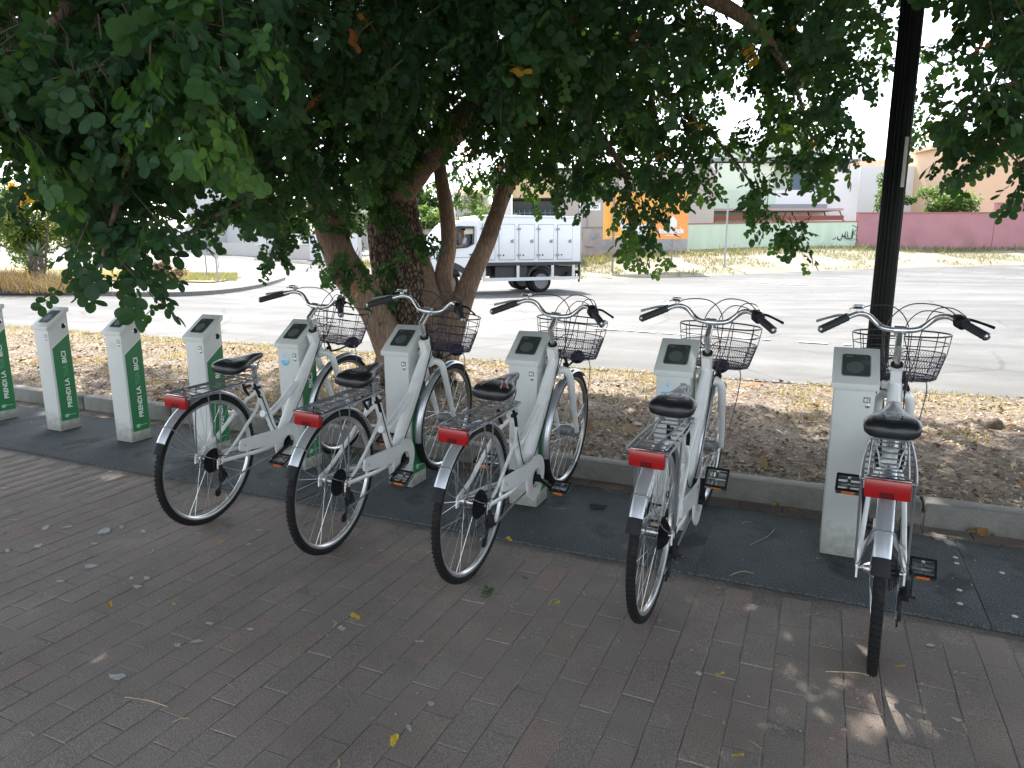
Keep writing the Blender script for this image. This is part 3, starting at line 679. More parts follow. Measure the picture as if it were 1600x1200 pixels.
# ------------------------------------------------------------------ bicycles (local: origin under rear axle, +y forward, +x right)
RW = .319
HUBR = Vector((0, .012, RW)); HUBF = Vector((0, 1.165, RW+.014)); BB = Vector((0, .535, .27))
ST0 = Vector((0, .852, .838)); STA = Vector((0, .454, -.891)).normalized()
def wheel(name, parent, hub, front):
    """rim (the part's own mesh) with tyre, hub, spokes as its pieces"""
    T = Matrix.Translation(hub)
    def ring(prof, n=72): # prof (r, x) closed loop
        mb = MB(); vs = []; k = len(prof)
        for i in range(n):
            a = 2*PI*i/n
            for (r, x) in prof: vs.append(tuple(T @ Vector((x, r*math.cos(a), r*math.sin(a)))))
        fs = [(i*k+j, i*k+(j+1) % k, ((i+1) % n)*k+(j+1) % k, ((i+1) % n)*k+j) for i in range(n) for j in range(k)]
        return mb.add(vs, fs)
    rt = RW-.018
    rim = ring([(rt-.004, -.011), (rt-.003, .011), (rt-.016, .0115), (rt-.026, .006), (rt-.028, 0), (rt-.026, -.006), (rt-.016, -.0115)]).build(name, m_alloy if front else mat('rear_rim_alloy', (.6, .6, .6), .3, .8), parent, angle=50)
    tp = [(rt+.0165*math.sin(a), .0160*math.cos(a)) for a in [R_(d) for d in range(-55, 236, 24)]]
    ty = ring(tp)
    for i in range(96):                                  # tread blocks
        a = 2*PI*i/96
        for s in (-1, 1):
            for (x, t) in ((.004, .35), (.0105, .75)):
                da = .011*s*0+(.012 if x > .01 else 0)
                c = Vector((s*x, 0, 0)); rr = rt+.0165*math.sqrt(max(0, 1-(x/.0160)**2))
                p = T @ Vector((s*x, rr*math.cos(a+da), rr*math.sin(a+da)))
                Mx = Matrix.Rotation(a+da, 3, 'X') @ Matrix.Rotation(s*.6, 3, 'Y') @ Matrix.Rotation(s*t*.4, 3, 'Y')
                ty.box(p, (.0055, .0022, .0028) if 0 else (.0052, .0055, .0045), Matrix.Rotation(a+da, 3, 'X') @ Matrix.Rotation(s*t*.55, 3, 'Z'))
    ty.build('tyre', m_tyre, rim, angle=40)
    mb = MB()
    if front: mb.lathe([(.008, -.05), (.012, -.048), (.014, -.04), (.033, -.038), (.036, -.03), (.036, -.008), (.032, -.005), (.031, .006), (.034, .010), (.034, .03), (.020, .038), (.008, .04), (.008, .05)], 28, T)
    else: mb.lathe([(.006, -.07), (.006, -.05), (.013, -.048), (.022, -.032), (.022, -.029), (.013, -.026), (.013, .018), (.022, .02), (.022, .023), (.010, .026), (.006, .07)], 24, T)
    mb.build('hub', m_galv if front else m_alloy, rim)
    mb = MB(); hr = .034 if front else .021
    for i in range(36):
        s = -1 if i % 2 else 1; a = 2*PI*i/36; off = (1 if (i//2) % 2 else -1)*R_(62)*(.8 if front else 1); b = a+off
        p0 = T @ Vector((s*(.030 if front else .030 if s < 0 else .021), hr*math.cos(b), hr*math.sin(b))); p1 = T @ Vector((s*.003, (rt-.022)*math.cos(a), (rt-.022)*math.sin(a)))
        mb.tube([p0, p1], .0009, 4)
    mb.tube([T @ Vector((0, (rt-.02)*math.cos(-1.1), (rt-.02)*math.sin(-1.1))), T @ Vector((0, (rt-.06)*math.cos(-1.1), (rt-.06)*math.sin(-1.1)))], .003, 6)
    mb.build('spokes', m_spoke, rim)
    return rim
def arc(hub, r, a0, a1, n=28, x=0):
    return [(x, hub.y+r*math.cos(R_(a0+(a1-a0)*i/n)), hub.z+r*math.sin(R_(a0+(a1-a0)*i/n))) for i in range(n+1)]
def fender(name, parent, hub, a0, a1, flap, w=.0235):
    mb = MB(); r = RW+.016; n = 40; prof = []
    for j in range(9):
        t = R_(-78+156*j/8); prof.append((w*math.sin(t), r-.013+.013*math.cos(t)+ (.0 if abs(j-4) > 1 else .0015)))
    vs = []; 
    for i in range(n+1):
        a = R_(a0+(a1-a0)*i/n)
        for (x, rr) in prof: vs.append((x, hub.y+rr*math.cos(a), hub.z+rr*math.sin(a)))
        for (x, rr) in reversed(prof): vs.append((x*.94, hub.y+(rr-.0016)*math.cos(a), hub.z+(rr-.0016)*math.sin(a)))
    k = 18; fs = [(i*k+j, i*k+(j+1) % k, (i+1)*k+(j+1) % k, (i+1)*k+j) for i in range(n) for j in range(k)]+[tuple(range(k)), tuple(n*k+j for j in range(k))]
    mb.add(vs, fs); f = mb.build(name, m_fender, parent, angle=50)
    # black flap at its lower end
    mb = MB(); vs = []; n = 8
    for i in range(n+1):
        a = R_(flap[0]+(flap[1]-flap[0])*i/n); g = 1.03+.05*i/n
        for (x, rr) in prof: vs.append((x*g, hub.y+(rr+.0012+.002*i/n)*math.cos(a), hub.z+(rr+.0012+.004*i/n)*math.sin(a)))
        for (x, rr) in reversed(prof): vs.append((x*g*.9, hub.y+(rr-.0008+.004*i/n)*math.cos(a), hub.z+(rr-.0008+.004*i/n)*math.sin(a)))
    mb.add(vs, [(i*k+j, i*k+(j+1) % k, (i+1)*k+(j+1) % k, (i+1)*k+j) for i in range(n) for j in range(k)]+[tuple(range(k)), tuple(n*k+j for j in range(k))]); mb.build('mud_flap', m_black, f, angle=60)
    return f
def saddle_mesh(style):
    # loft of cross-sections from rear (y=.125) to nose (y=.40)
    secs = [(.118, .050, .020, .742), (.125, .074, .030, .745), (.145, .083, .034, .750), (.185, .084, .034, .758), (.225, .070, .032, .760), (.265, .048, .029, .763), (.305, .033, .026, .768), (.345, .026, .023, .773), (.385, .021, .019, .776), (.402, .012, .011, .775)]
    mb = MB(); n = 20; vs = []
    for (y, w, h, z) in secs:
        for k in range(n):
            a = 2*PI*k/n; c, s = math.cos(a), math.sin(a)
            zz = z+h*(abs(s)**.7*(1 if s > 0 else -1.15))*.72
            if s > 0 and y < .25: zz -= .006*math.exp(-(c*w/.02)**2)      # centre channel
            if s < 0 : zz = z-h*.9*(abs(s)**.5)
            vs.append((w*abs(c)**.75*(1 if c > 0 else -1), y, zz))
    for i in range(len(secs)-1):
        mb.cur = 0; mb.add([], [])
    mb.add(vs, [(i*n+k, i*n+(k+1) % n, (i+1)*n+(k+1) % n, (i+1)*n+k) for i in range(len(secs)-1) for k in range(n)]+[tuple(range(n)), tuple((len(secs)-1)*n+k for k in range(n))])
    return mb.build('saddle', m_gloss, me_only=True, angle=70)
SADM = saddle_mesh(0)
def saddle_print(style, sad):
    """flat print lying just above the saddle skin"""
    def top(x, y):
        import bisect
        secs = [(.118, .050, .020, .742), (.125, .074, .030, .745), (.145, .083, .034, .750), (.185, .084, .034, .758), (.225, .070, .032, .760), (.265, .048, .029, .763), (.305, .033, .026, .768), (.345, .026, .023, .773), (.402, .012, .011, .775)]
        for i in range(len(secs)-1):
            if secs[i][0] <= y <= secs[i+1][0]:
                t = (y-secs[i][0])/(secs[i+1][0]-secs[i][0]); w, h, z = [secs[i][k]*(1-t)+secs[i+1][k]*t for k in (1, 2, 3)]; break
        else: w, h, z = .06, .03, .75
        c = min(.97, abs(x)/w)**(1/.75); s = math.sqrt(max(0, 1-c*c))
        return z+h*s**.7*.72-(.006*math.exp(-(x/.02)**2)*0 if y < .25 else 0)+.0022
    def ribbon(pts, w, mt, name):
        P = catmull([(p[0], p[1], 0) for p in pts], 6); mb = MB(); vs = []
        for i, p in enumerate(P):
            t = (P[min(i+1, len(P)-1)]-P[max(i-1, 0)]).normalized(); nx, ny = -t.y*w/2, t.x*w/2
            for s in (-1, 1): x, y = p.x+s*nx, p.y+s*ny; vs.append((x, y, top(x, y)))
        mb.add(vs, [(2*i, 2*i+1, 2*i+3, 2*i+2) for i in range(len(P)-1)]); mb.build(name, mt, sad, smooth=False)
    ms = mat('saddle_print_white', (.42, .42, .42), .4); mr = mat('saddle_print_red', (.40, .05, .05), .4)
    if style == 'flash':
        for s in (-1, 1):
            ribbon([(s*.070, .150), (s*.040, .20), (s*.022, .255), (s*.018, .29)], .007, ms, 'white_flash'); ribbon([(s*.045, .135), (s*.030, .18), (s*.012, .215)], .005, ms, 'white_flash')
            ribbon([(s*.058, .148), (s*.036, .178)], .014, mr, 'red_flash')
        ribbon([(.0, .25), (0, .275)], .016, mr, 'red_flash')
    else:
        ribbon([(-.028, .205), (-.018, .228), (.018, .228), (.028, .205), (.018, .182), (-.018, .182), (-.028, .205), (-.020, .226)], .0045, ms, 'badge_outline')
        ribbon([(-.010, .205), (0, .215), (.010, .205), (0, .194), (-.010, .205)], .003, ms, 'badge_outline'); ribbon([(0, .205), (.004, .224)], .003, ms, 'badge_outline')
        for s in (0,): ribbon([(-.018, .150), (.018, .152)], .004, ms, 'badge_outline')

def make_bike():
    root = empty('bicycle')
    # ---- frame
    mb = MB(); col_ = Vector((0, .362, .615))
    head0, head1 = ST0+STA*.0, ST0+STA*.135
    mb.tube([head0, head1], .0215, 16)
    mb.tube([ST0+STA*-.004, ST0+STA*.012], .026, 16); mb.tube([ST0+STA*.125, ST0+STA*.14], .026, 16)
    mb.box(ST0+STA*.05+Vector((0, -.014, .0)), (.038, .05, .10), Matrix.Rotation(R_(27), 3, 'X'))
    a_, b_ = Vector((0, .878, .765)), BB
    mb.tube([a_+(b_-a_)*t for t in (0, .3, .6, 1)], [.034, .040, .040, .033], 16, flat=.72, up=(0, 1, 0))
    mb.curve([(0, .40, .50), (0, .47, .50), (0, .60, .545), (0, .735, .625), (0, .80, .69)] and [(0, .405, .455), (0, .475, .445), (0, .58, .495), (0, .69, .565)], .018, 12)
    mb.tube([BB, col_], .0185, 14)
    mb.tube([col_+Vector((0, .002, -.02)), col_+Vector((0, -.002, .012))], .0225, 14)
    mb.lathe([(.026, -.036), (.026, .036)], 20, Matrix.Translation(BB))
    for s in (-1, 1):
        mb.curve([(s*.014, .372, .575), (s*.036, .335, .545), (s*.052, .27, .49), (s*.062, .11, .372), (s*.067, .020, .334)], [.011, .011, .011, .010, .009], 10, 5, flat=.7)
        mb.curve([(s*.026, .50, .268), (s*.040, .38, .275), (s*.058, .25, .292), (s*.066, .022, .320)], [.013, .012, .011, .009], 10, 5, flat=.7)
        mb.lathe([(.020, s*.0635), (.020, s*.0695)], 16, Matrix.Translation((0, .016, .322)))
        mb.box((s*.0665, .006, .302), (.006, .022, .026))
    mb.curve([(-.040, .30, .505), (0, .305, .50), (.040, .30, .505)], .008, 8, 3)
    mb.build('frame', m_white, root, angle=45)
    fr = root.children[0]
    # decal on the main tube
    for s in (1,):
        d = (a_-b_).normalized(); n_ = Vector((s, 0, 0)); up_ = n_.cross(d)
        text_mesh('club', .034, mat('decal_grey_blue', (.16, .20, .22), .5), fr, basis(d, up_, n_, tuple(b_+d*.20+n_*.0268-up_*.008)), 'lettering', shear=.3, width=.075)
        text_mesh('BIKE', .026, mat('decal_grey_blue', (.16, .20, .22), .5), fr, basis(d, up_, n_, tuple(b_+d*.295+n_*.0272-up_*.006)), 'lettering', width=.085)
        mb = MB(); p0 = b_+d*.33-up_*.016+n_*.0268; mb.tube([b_+d*.30+n_*.0262+up_*.018*-1, b_+d*.60+n_*.0262+up_*.004*-1], .0014, 4); mb.build('pinstripe', mat('pale_blue_decal', (.30, .40, .52), .4), fr)
    # ---- fork
    mb = MB()
    for s in (-1, 1): mb.curve([(s*.012, .925, .705), (s*.040, .945, .705), (s*.058, .965, .675), (s*.060, 1.00, .61), (s*.057, 1.09, .46), (s*.054, 1.165, HUBF.z)], [.019, .019, .019, .018, .015, .012], 12, 5)
    mb.tube([ST0+STA*.14, ST0+STA*.17], .022, 14)
    for s in (-1, 1): mb.lathe([(.014, s*.050), (.014, s*.056)], 14, Matrix.Translation(HUBF))
    mb.build('fork', m_white, root, angle=50)
    # ---- wheels and fenders
    wheel('front_wheel', root, HUBF, True); wheel('rear_wheel', root, HUBR, False)
    f = fender('rear_fender', root, HUBR, 20, 151, (150.5, 159.5))
    mb = MB()
    for s in (-1, 1): mb.curve([(0, HUBR.y+(RW+.018)*math.cos(R_(138)), HUBR.z+(RW+.018)*math.sin(R_(138))), (s*.029, HUBR.y+(RW+.002)*math.cos(R_(138)), HUBR.z+(RW+.003)*math.sin(R_(138))), (s*.055, -.12, .40), (s*.070, .008, .329)], .0019, 6, 5)
    mb.build('fender_stay', m_rack, f)
    f = fender('front_fender', root, HUBF, 52, 197, (193, 217))
    mb = MB()
    for s in (-1, 1): mb.curve([(s*.028, HUBF.y+(RW+.006)*math.cos(R_(186)), HUBF.z+(RW+.006)*math.sin(R_(186))), (s*.050, HUBF.y-.15, HUBF.z-.02), (s*.061, HUBF.y-.004, HUBF.z)], .0019, 6, 5)
    mb.build('fender_stay', m_rack, f)
    # ---- chain guard, cassette, chain, derailleur
    mb = MB(); g = []; c = BB
    cx = .058
    for k in range(19): a = R_(118-k*12.5); g.append((c.y+.108*math.cos(a), c.z+.108*math.sin(a)))
    outer = g+[(c.y-.088, c.z-.058), (c.y-.106, c.z-.01), (c.y-.112, c.z+.022), (.17, .325), (.155, .332), (.150, .355), (.158, .383), (.172, .388)]
    inner = [(c.y+.043*math.cos(R_(118-k*19.0)), c.z+.043*math.sin(R_(118-k*19.0))) for k in range(19)]
    no = len(outer); ni = len(inner)
    bm = bmesh.new()
    def loopv(P, x): return [bm.verts.new((x, p[0], p[1])) for p in P]
    for x in (cx,):
        vo = loopv(outer, x); vi = loopv(inner, x); eo = [bm.edges.new((vo[i], vo[(i+1) % no])) for i in range(no)]; ei = [bm.edges.new((vi[i], vi[(i+1) % ni])) for i in range(ni)]
        bmesh.ops.triangle_fill(bm, use_beauty=True, edges=eo+ei)
    r = bmesh.ops.extrude_face_region(bm, geom=bm.faces[:]); bmesh.ops.translate(bm, vec=(.010, 0, 0), verts=[e for e in r['geom'] if isinstance(e, bmesh.types.BMVert)])
    bmesh.ops.recalc_face_normals(bm, faces=bm.faces); me = bpy.data.meshes.new('chain_guard'); bm.to_mesh(me); bm.free(); me.materials.append(m_white)
    me.polygons.foreach_set('use_smooth', [True]*len(me.polygons)); me.set_sharp_from_angle(angle=R_(35))
    cg = bpy.data.objects.new('chain_guard', me); col.objects.link(cg); cg.parent = root
    mb = MB(); mb.lathe([(.046, .0690), (.043, .0694)], 24, Matrix.Translation(c), cap=False)
    for (y, z) in [(.18, .360), (.19, .350), (c.y+.07, c.z-.05)]: mb.lathe([(.004, .068), (.004, .070)], 8, Matrix.Translation((0, y, z)))
    mb.build('guard_screw', m_alloy, cg)
    mb = MB(); mb.lathe([(.041, .052), (.041, .056), (.03, .0565), (.03, .052)], 24, Matrix.Translation(c)); mb.build('chain_ring', m_black, root)
    mb = MB(); T = Matrix.Translation(HUBR)
    for i, (r0, x) in enumerate([(.058, .028), (.053, .033), (.048, .038), (.043, .042), (.038, .046), (.033, .050)]):
        n = 22-i*2; P = []
        for k in range(n*2): P.append((HUBR.y+(r0 if k % 2 else r0-.006)*math.cos(PI*k/n), HUBR.z+(r0 if k % 2 else r0-.006)*math.sin(PI*k/n)))
        mb.prism(P, 'x', x, x+.0022)
    mb.lathe([(.052, .024), (.060, .025), (.060, .0262)], 28, T)
    mb.build('cassette', m_black, root, angle=30)
    mb = MB()
    mb.tube([(.072, -.004, .322), (.078, -.004, .285), (.074, .012, .262)], [.010, .012, .010], 8)
    mb.box((.070, .015, .262), (.028, .030, .026), Matrix.Rotation(.4, 3, 'X')); mb.box((.082, -.002, .285), (.016, .022, .030))
    mb.tube([(.060, .020, .258), (.060, -.004, .178)], .0075, 6, flat=.5); mb.lathe([(.020, .054), (.020, .060)], 14, Matrix.Translation((0, .022, .245))); mb.lathe([(.018, .054), (.018, .060)], 14, Matrix.Translation((0, -.006, .178)))
    mb.tube([(.085, .0, .270), (.098, .01, .262)], .007, 8)
    dr_ = mb.build('derailleur', m_black, root); dr_.location = (0, .012, -.016)
    mb = MB()
    pts = [(.052, -.02, .185), (.056, .1, .20), (.056, .3, .222), (.056, .50, .229)]; P = catmull(pts, 14)
    for i in range(len(P)-1):
        d = (P[i+1]-P[i]); mb.box((P[i]+P[i+1])/2, (.006, d.length*.8, .007), Matrix.Rotation(math.atan2(d.z, d.y), 3, 'X'))
    mb.build('chain_run', m_galv, root); mb = MB()
    P = catmull([(.052, .035, .39), (.054, .2, .357), (.056, .50, .31)], 16)
    for i in range(len(P)-1):
        d = (P[i+1]-P[i]); mb.box((P[i]+P[i+1])/2, (.006, d.length*.8, .007), Matrix.Rotation(math.atan2(d.z, d.y), 3, 'X'))
    mb.build('chain_run', m_galv, root)
    # ---- cranks with pedals (built straight down/up, spun per bike)
    def crank(side):
        s = side; x0 = .078 if s > 0 else -.062
        mb = MB(); o = Vector((0, 0, 0))
        mb.tube([(x0, 0, 0), (x0+s*.006, 0, -.09), (x0+s*.012, 0, -.168)], [.014, .011, .012], 10, flat=.75); mb.lathe([(.018, x0-s*.02), (.018, x0+s*.008)], 14)
        cr = mb.build('crank', m_black if s > 0 else mat('dark_crank', (.04, .04, .042), .35, .5), root); cr.location = BB
        px = x0+s*.065
        mb = MB()
        # alloy cage pedal with a hole each side of the axle
        mb.box((px, 0, -.168), (.082, .010, .020))
        for q in (-1, 1): mb.box((px, q*.036, -.168), (.086, .008, .022))
        for q in (-1, 1): mb.box((px+q*.040, 0, -.168), (.007, .072, .018))
        mb.box((px, 0, -.168), (.012, .068, .012))
        mb.tube([(x0, 0, -.168), (px+s*.03, 0, -.168)], .007, 8)
        pd = mb.build('pedal', m_alloy, cr, bevel=.002)
        for q in (-1, 1):
            mb = MB(); mb.box((px, q*.0405, -.168), (.045, .003, .011)); mb.build('reflector', m_orange, cr)
        mb = MB()
        for q in (-1, 1): mb.box((px, q*.038, -.1552), (.088, .010, .0035)); mb.box((px+q*.041, 0, -.1552), (.008, .074, .0035))
        mb.build('pedal_rim', m_black, cr)
        return cr
    cR = crank(1); cL = crank(-1)
    # ---- saddle and post
    mb = MB(); mb.tube([col_, (0, .345, .700)], .0128, 14); mb.tube([(0, .345, .690), (0, .34, .722)], .0145, 12); mb.box((0, .335, .722), (.045, .035, .022)); mb.lathe([(.009, -.034), (.009, .034)], 10, Matrix.Translation((0, .325, .72)))
    mb.tube([(-.0, .362, .628), (.035, .35, .630)], .004, 8)
    mb.build('seat_post', m_chrome, root)
    o = bpy.data.objects.new('saddle', SADM); col.objects.link(o); o.parent = root
    mb = MB()
    for s in (-1, 1):
        mb.curve([(s*.045, .165, .728), (s*.028, .25, .716), (s*.022, .32, .716), (s*.012, .375, .752)], .0035, 6, 5)
        P = [(s*.048+.011*math.cos(k*PI/5), .165+.011*math.sin(k*PI/5), .700+.0011*k) for k in range(28)]; mb.tube(P, .0022, 5)
    mb.build('saddle_rail', m_rack, o)
    # ---- rack and tail light
    mb = MB(); z = .672; q = .0042
    for s in (-1, 1):
        mb.curve([(s*.020, .352, .668), (s*.045, .33, z), (s*.060, .30, z), (s*.070, .05, z), (s*.070, -.155, z), (s*.062, -.170, z-.003), (0, -.172, z-.003)], q, 8, 4)
        mb.curve([(s*.052, -.140, z), (s*.052, .27, z), (s*.040, .30, z), (0, .302, z)], .0032, 6, 4)
        mb.tube([(s*.070, -.06, z), (s*.072, -.03, .52), (s*.072, .008, .336)], .0035, 6)
        mb.tube([(s*.070, .02, z), (s*.0725, .012, .50), (s*.073, .014, .340)], .0035, 6)
    for y in (-.12, -.075, .0, .06, .13, .2, .26): mb.tube([(-.070, y, z-.001), (.070, y, z-.001)], .0030, 6)
    # sprung clip on top
    mb.curve([(-.040, .24, z+.012), (-.042, .15, z+.018), (-.030, .03, z+.014), (-.022, -.09, z+.016), (0, -.105, z+.017), (.022, -.09, z+.016), (.030, .03, z+.014), (.042, .15, z+.018), (.040, .24, z+.012)], .0030, 6, 5)
    mb.curve([(-.048, .245, z+.006), (-.048, .29, z+.05), (-.03, .30, z+.055), (.03, .30, z+.055), (.048, .29, z+.05), (.048, .245, z+.006)], .003, 6, 4)
    for s in (-1, 1):
        P = [(s*.045+.008*math.cos(k*PI/4)*0, .235+.008*math.cos(k*PI/4), z+.008+.008*math.sin(k*PI/4)) for k in range(9)]; mb.tube([(p[0]+(-.015+.0035*i), p[1], p[2]) for i, p in enumerate(P)], .0022, 5)
    rk = mb.build('rack', m_rack, root)
    mb = MB(); mb.box((0, -.172, .647), (.118, .024, .056)); tl = mb.build('tail_light', m_red, root, bevel=.004)
    mb = MB(); mb.box((0, -.1595, .650), (.110, .014, .050)); mb.build('lamp_housing', m_black, tl)
    mb = MB(); mb.box((0, -.1845, .631), (.036, .003, .018)); mb.build('lamp_window', m_red2, tl)
    # ---- stand, brakes, cables on the frame
    mb = MB()
    for s in (-1, 1):
        mb.tube([(s*.034, .345, .56), (s*.040, .318, .60), (s*.036, .30, .64)], .0075, 8); mb.box((s*.030, .325, .615), (.012, .05, .012))
    mb.curve([(.034, .315, .60), (.026, .355, .585), (.022, .41, .48), (.024, .48, .35), (.032, .555, .33), (.038, .65, .44), (.038, .78, .63), (.03, .89, .81)], .0024, 6, 6)
    mb.curve([(.07, .05, .34), (.085, -.04, .36), (.084, -.045, .29)], .0026, 6, 6)
    mb.build('brake_cable', m_black, root)
    mb = MB()
    for s in (-1, 1):
        mb.tube([(s*.036, .975, .70), (s*.048, .958, .73), (s*.030, .945, .775)], .0075, 8); mb.box((s*.034, .957, .735), (.013, .030, .016))
    mb.tube([(-.036, .95, .76), (.036, .95, .765)], .0022, 6)
    mb.build('front_brake', m_black, root)
    # ---- steering: stem, handlebar, grips, levers, bell, cables, basket, lamp
    mb = MB(); c = Vector((0, .867, .984))
    mb.tube([ST0+STA*.0, ST0-STA*.075], .0115, 14); mb.tube([ST0-STA*.060, ST0-STA*.095, c+Vector((0, -.004, -.012)), c], [.0135, .015, .015, .018], 12)
    mb.lathe([(.019, -.022), (.019, .022)], 16, Matrix.Translation(c))
    mb.build('stem', m_chrome, root)
    mb = MB(); mb.tube([ST0-STA*.001, ST0-STA*.016], .0225, 16); mb.build('headset', m_black, root)
    hb = [(.278, .728, .99), (.235, .778, 1.012), (.192, .826, 1.034), (.155, .862, 1.046), (.120, .888, 1.036), (.085, .888, 1.005), (.055, .874, .988), (.0, .867, .984)]
    H = [Vector(p) for p in hb]+[Vector((-p[0], p[1], p[2])) for p in reversed(hb[:-1])]
    mb = MB(); mb.curve(H, .0112, 12, 6); mb.build('handlebar', m_chrome, root)
    for s in (-1, 1):
        P = [Vector((s*p[0], p[1], p[2])) for p in hb[:3]]; e = (P[0]-P[1]).normalized()
        mb = MB(); C = catmull([P[0]+e*.006, P[0]+(P[1]-P[0])*.5, P[1], P[1]+(P[2]-P[1])*(.55 if s > 0 else .9)], 5)
        rs = [.0165 if i % 2 else .0152 for i in range(len(C))]; rs[0] = .013
        mb.tube(C, rs, 14); gp_ = mb.build('grip', m_grip, root, angle=60)
        mb = MB(); mb.tube([P[0]+e*.005, P[0]+e*.011], [.014, .008], 10); mb.build('grip_end', m_alloy, gp_)
        # lever
        q = P[2]+(P[1]-P[2])*.05
        mb = MB(); mb.tube([q+Vector((0, .0, -.004)), q+Vector((s*-.004, .03, .0))], [.012, .010], 10); mb.box(q+Vector((s*.002, .032, .003)), (.020, .022, .020))
        lv = mb.build('lever_clamp', m_black, root)
        mb = MB(); mb.curve([q+Vector((0, .035, .004)), q+Vector((s*.035, .035, .004)), q+Vector((s*.075, .005, -.006)), q+Vector((s*.112, -.022, -.018))], [.0055, .0055, .005, .006], 8, 5, flat=.6); mb.build('lever_blade', m_galv if s < 0 else m_black, lv)
        if s > 0:
            mb = MB(); d = (P[1]-P[2]).normalized(); mb.tube([P[2]+d*-.004, P[2]+d*.0, P[2]+d*.030, P[2]+d*.034], [.018, .025, .025, .018], 16); mb.box(P[2]+Vector((-.005, .018, .008)), (.028, .034, .030)); mb.build('grip_shifter', m_black, root, bevel=.002)
    mb = MB(); bc = Vector((-.158, .858, 1.074)); mb.box(bc, (.042, .034, .016)); mb.box(bc+Vector((0, 0, -.016)), (.016, .016, .02)); mb.tube([bc+Vector((-.018, -.012, -.004)), bc+Vector((-.032, -.022, -.008))], .003, 6)
    bl = mb.build('bell', m_alloy, root, bevel=.003)
    mb = MB(); mb.box(bc+Vector((0, 0, .0085)), (.030, .022, .0012)); mb.box(bc+Vector((0, -.0172, .0)), (.030, .001, .007)); mb.build('bell_slot', m_black, bl)
    mb = MB()
    for (P, r) in [([(-.18, .862, 1.045), (-.12, .92, 1.075), (-.03, .985, 1.065), (.025, 1.00, .99), (.03, .96, .86), (.02, .94, .79)], .0024),
                   ([(.20, .850, 1.04), (.13, .94, 1.080), (.02, 1.01, 1.075), (-.05, 1.0, 1.00), (-.055, .95, .88), (-.03, .90, .76)], .0024),
                   ([(.19, .86, 1.025), (.14, .91, 1.055), (.06, .96, 1.05), (.012, .965, .97), (.045, .91, .84), (.035, .84, .70)], .0022),
                   ([(.215, .83, 1.05), (.17, .90, 1.075), (.11, .95, 1.06), (.075, .95, .97), (.06, .93, .86), (.035, .88, .76)], .0022)]:
        mb.curve(P, r, 6, 7)
    mb.build('cable', m_wire, root)
    mb = MB(); rings = [(.945, .188, .140, 1.105), (.905, .183, .136, 1.105), (.862, .176, .130, 1.103), (.815, .163, .122, 1.10), (.762, .148, .110, 1.098), (.752, .140, .104, 1.098)]
    def bp_(i, a, o=0):
        z_, rx, ry, yc = rings[i]; rx += o; ry += o
        y = yc+ry*math.sin(a); x = rx*math.cos(a)
        if y < yc-.085*1.2: y = yc-.085*1.2+(y-(yc-.085*1.2))*.25
        return (x, y, z_)
    for i, r in ((0, .0036), (1, .0022), (2, .0022), (3, .0022), (4, .0030)):
        mb.tube([bp_(i, 2*PI*k/48) for k in range(48)], r, 6, closed=True)
    for k in range(10):
        a = 2*PI*k/10+.1; mb.tube([bp_(i, a, .0015) for i in range(6)], .0019, 6)
    for t in (-.10, -.05, 0, .05, .10):
        mb.tube([(t, 1.098-.105*math.sqrt(max(0, 1-(t/.16)**2))*.93, .753), (t, 1.098+.108*math.sqrt(max(0, 1-(t/.155)**2)), .753)], .0019, 6)
    for t in (1.03, 1.10, 1.16):
        w_ = .148*math.sqrt(max(0, 1-((t-1.098)/.112)**2)); mb.tube([(-w_, t, .7535), (w_, t, .7535)], .0019, 6)
    mb.curve([(-.06, .98, .90), (-.055, .975, .87), (-.03, .97, .855), (0, .965, .87), (.02, .97, .885), (.06, .98, .885)], .0024, 6, 4)
    mb.tube([(0, .945, .80), (0, .975, .80)], .008, 6)
    bk = mb.build('basket', m_wire, root)
    mb = MB()                                            # woven wire panel, lower two thirds
    def mp(u, v):
        i = 2+v*2.999; i0 = int(i); t = i-i0; A, B = bp_(i0, u), bp_(min(i0+1, 5), u); return tuple(A[k]*(1-t)+B[k]*t for k in range(3))
    NW = 84
    for k in range(NW):
        for s in (-1, 1): mb.tube([mp(2*PI*k/NW+s*j*.055, j/7) for j in range(8)], .0008, 3)
    for j in range(1, 7): mb.tube([mp(2*PI*k/40, j/7) for k in range(40)], .0005, 3, closed=True)
    for k in range(-13, 14):                                # floor weave
        c_ = k*.012
        for s in (-1, 1):
            P = []
            for j in range(-12, 13):
                x_ = c_+j*.010; y_ = s*j*.010
                if (x_/.148)**2+(y_/.105)**2 < .98: P.append((x_, 1.098+y_, .7545))
            if len(P) > 1: mb.tube([P[0], P[-1]], .00062, 3)
    mb.build('basket_mesh', m_mesh, bk, smooth=False)
    mb = MB(); LC = Vector((.0, 1.245, .725)); mb.lathe([(.010, -.05), (.030, -.038), (.036, -.01), (.037, .012), (.030, .016)], 22, Matrix.Translation(LC) @ Matrix.Rotation(PI/2, 4, 'Z')); mb.tube([LC+Vector((0, -.03, -.01)), (0, 1.10, .70), (0, .965, .70)], .006, 8)
    hl = mb.build('headlight', m_black, root)
    mb = MB(); mb.lathe([(.029, .0165), (.026, .020)], 20, Matrix.Translation(LC) @ Matrix.Rotation(PI/2, 4, 'Z')); mb.build('lens', m_alloy, hl)
    mb = MB(); mb.curve([(-.0, 1.09, .73), (-.11, 1.10, .745), (-.10, 1.155, .55), (-.062, HUBF.y+.01, HUBF.z+.01)], .0026, 6, 5); mb.curve([(.0, 1.09, .73), (.11, 1.10, .745), (.10, 1.155, .55), (.062, HUBF.y+.01, HUBF.z+.01)], .0026, 6, 5); mb.build('basket_stay', m_rack, root)
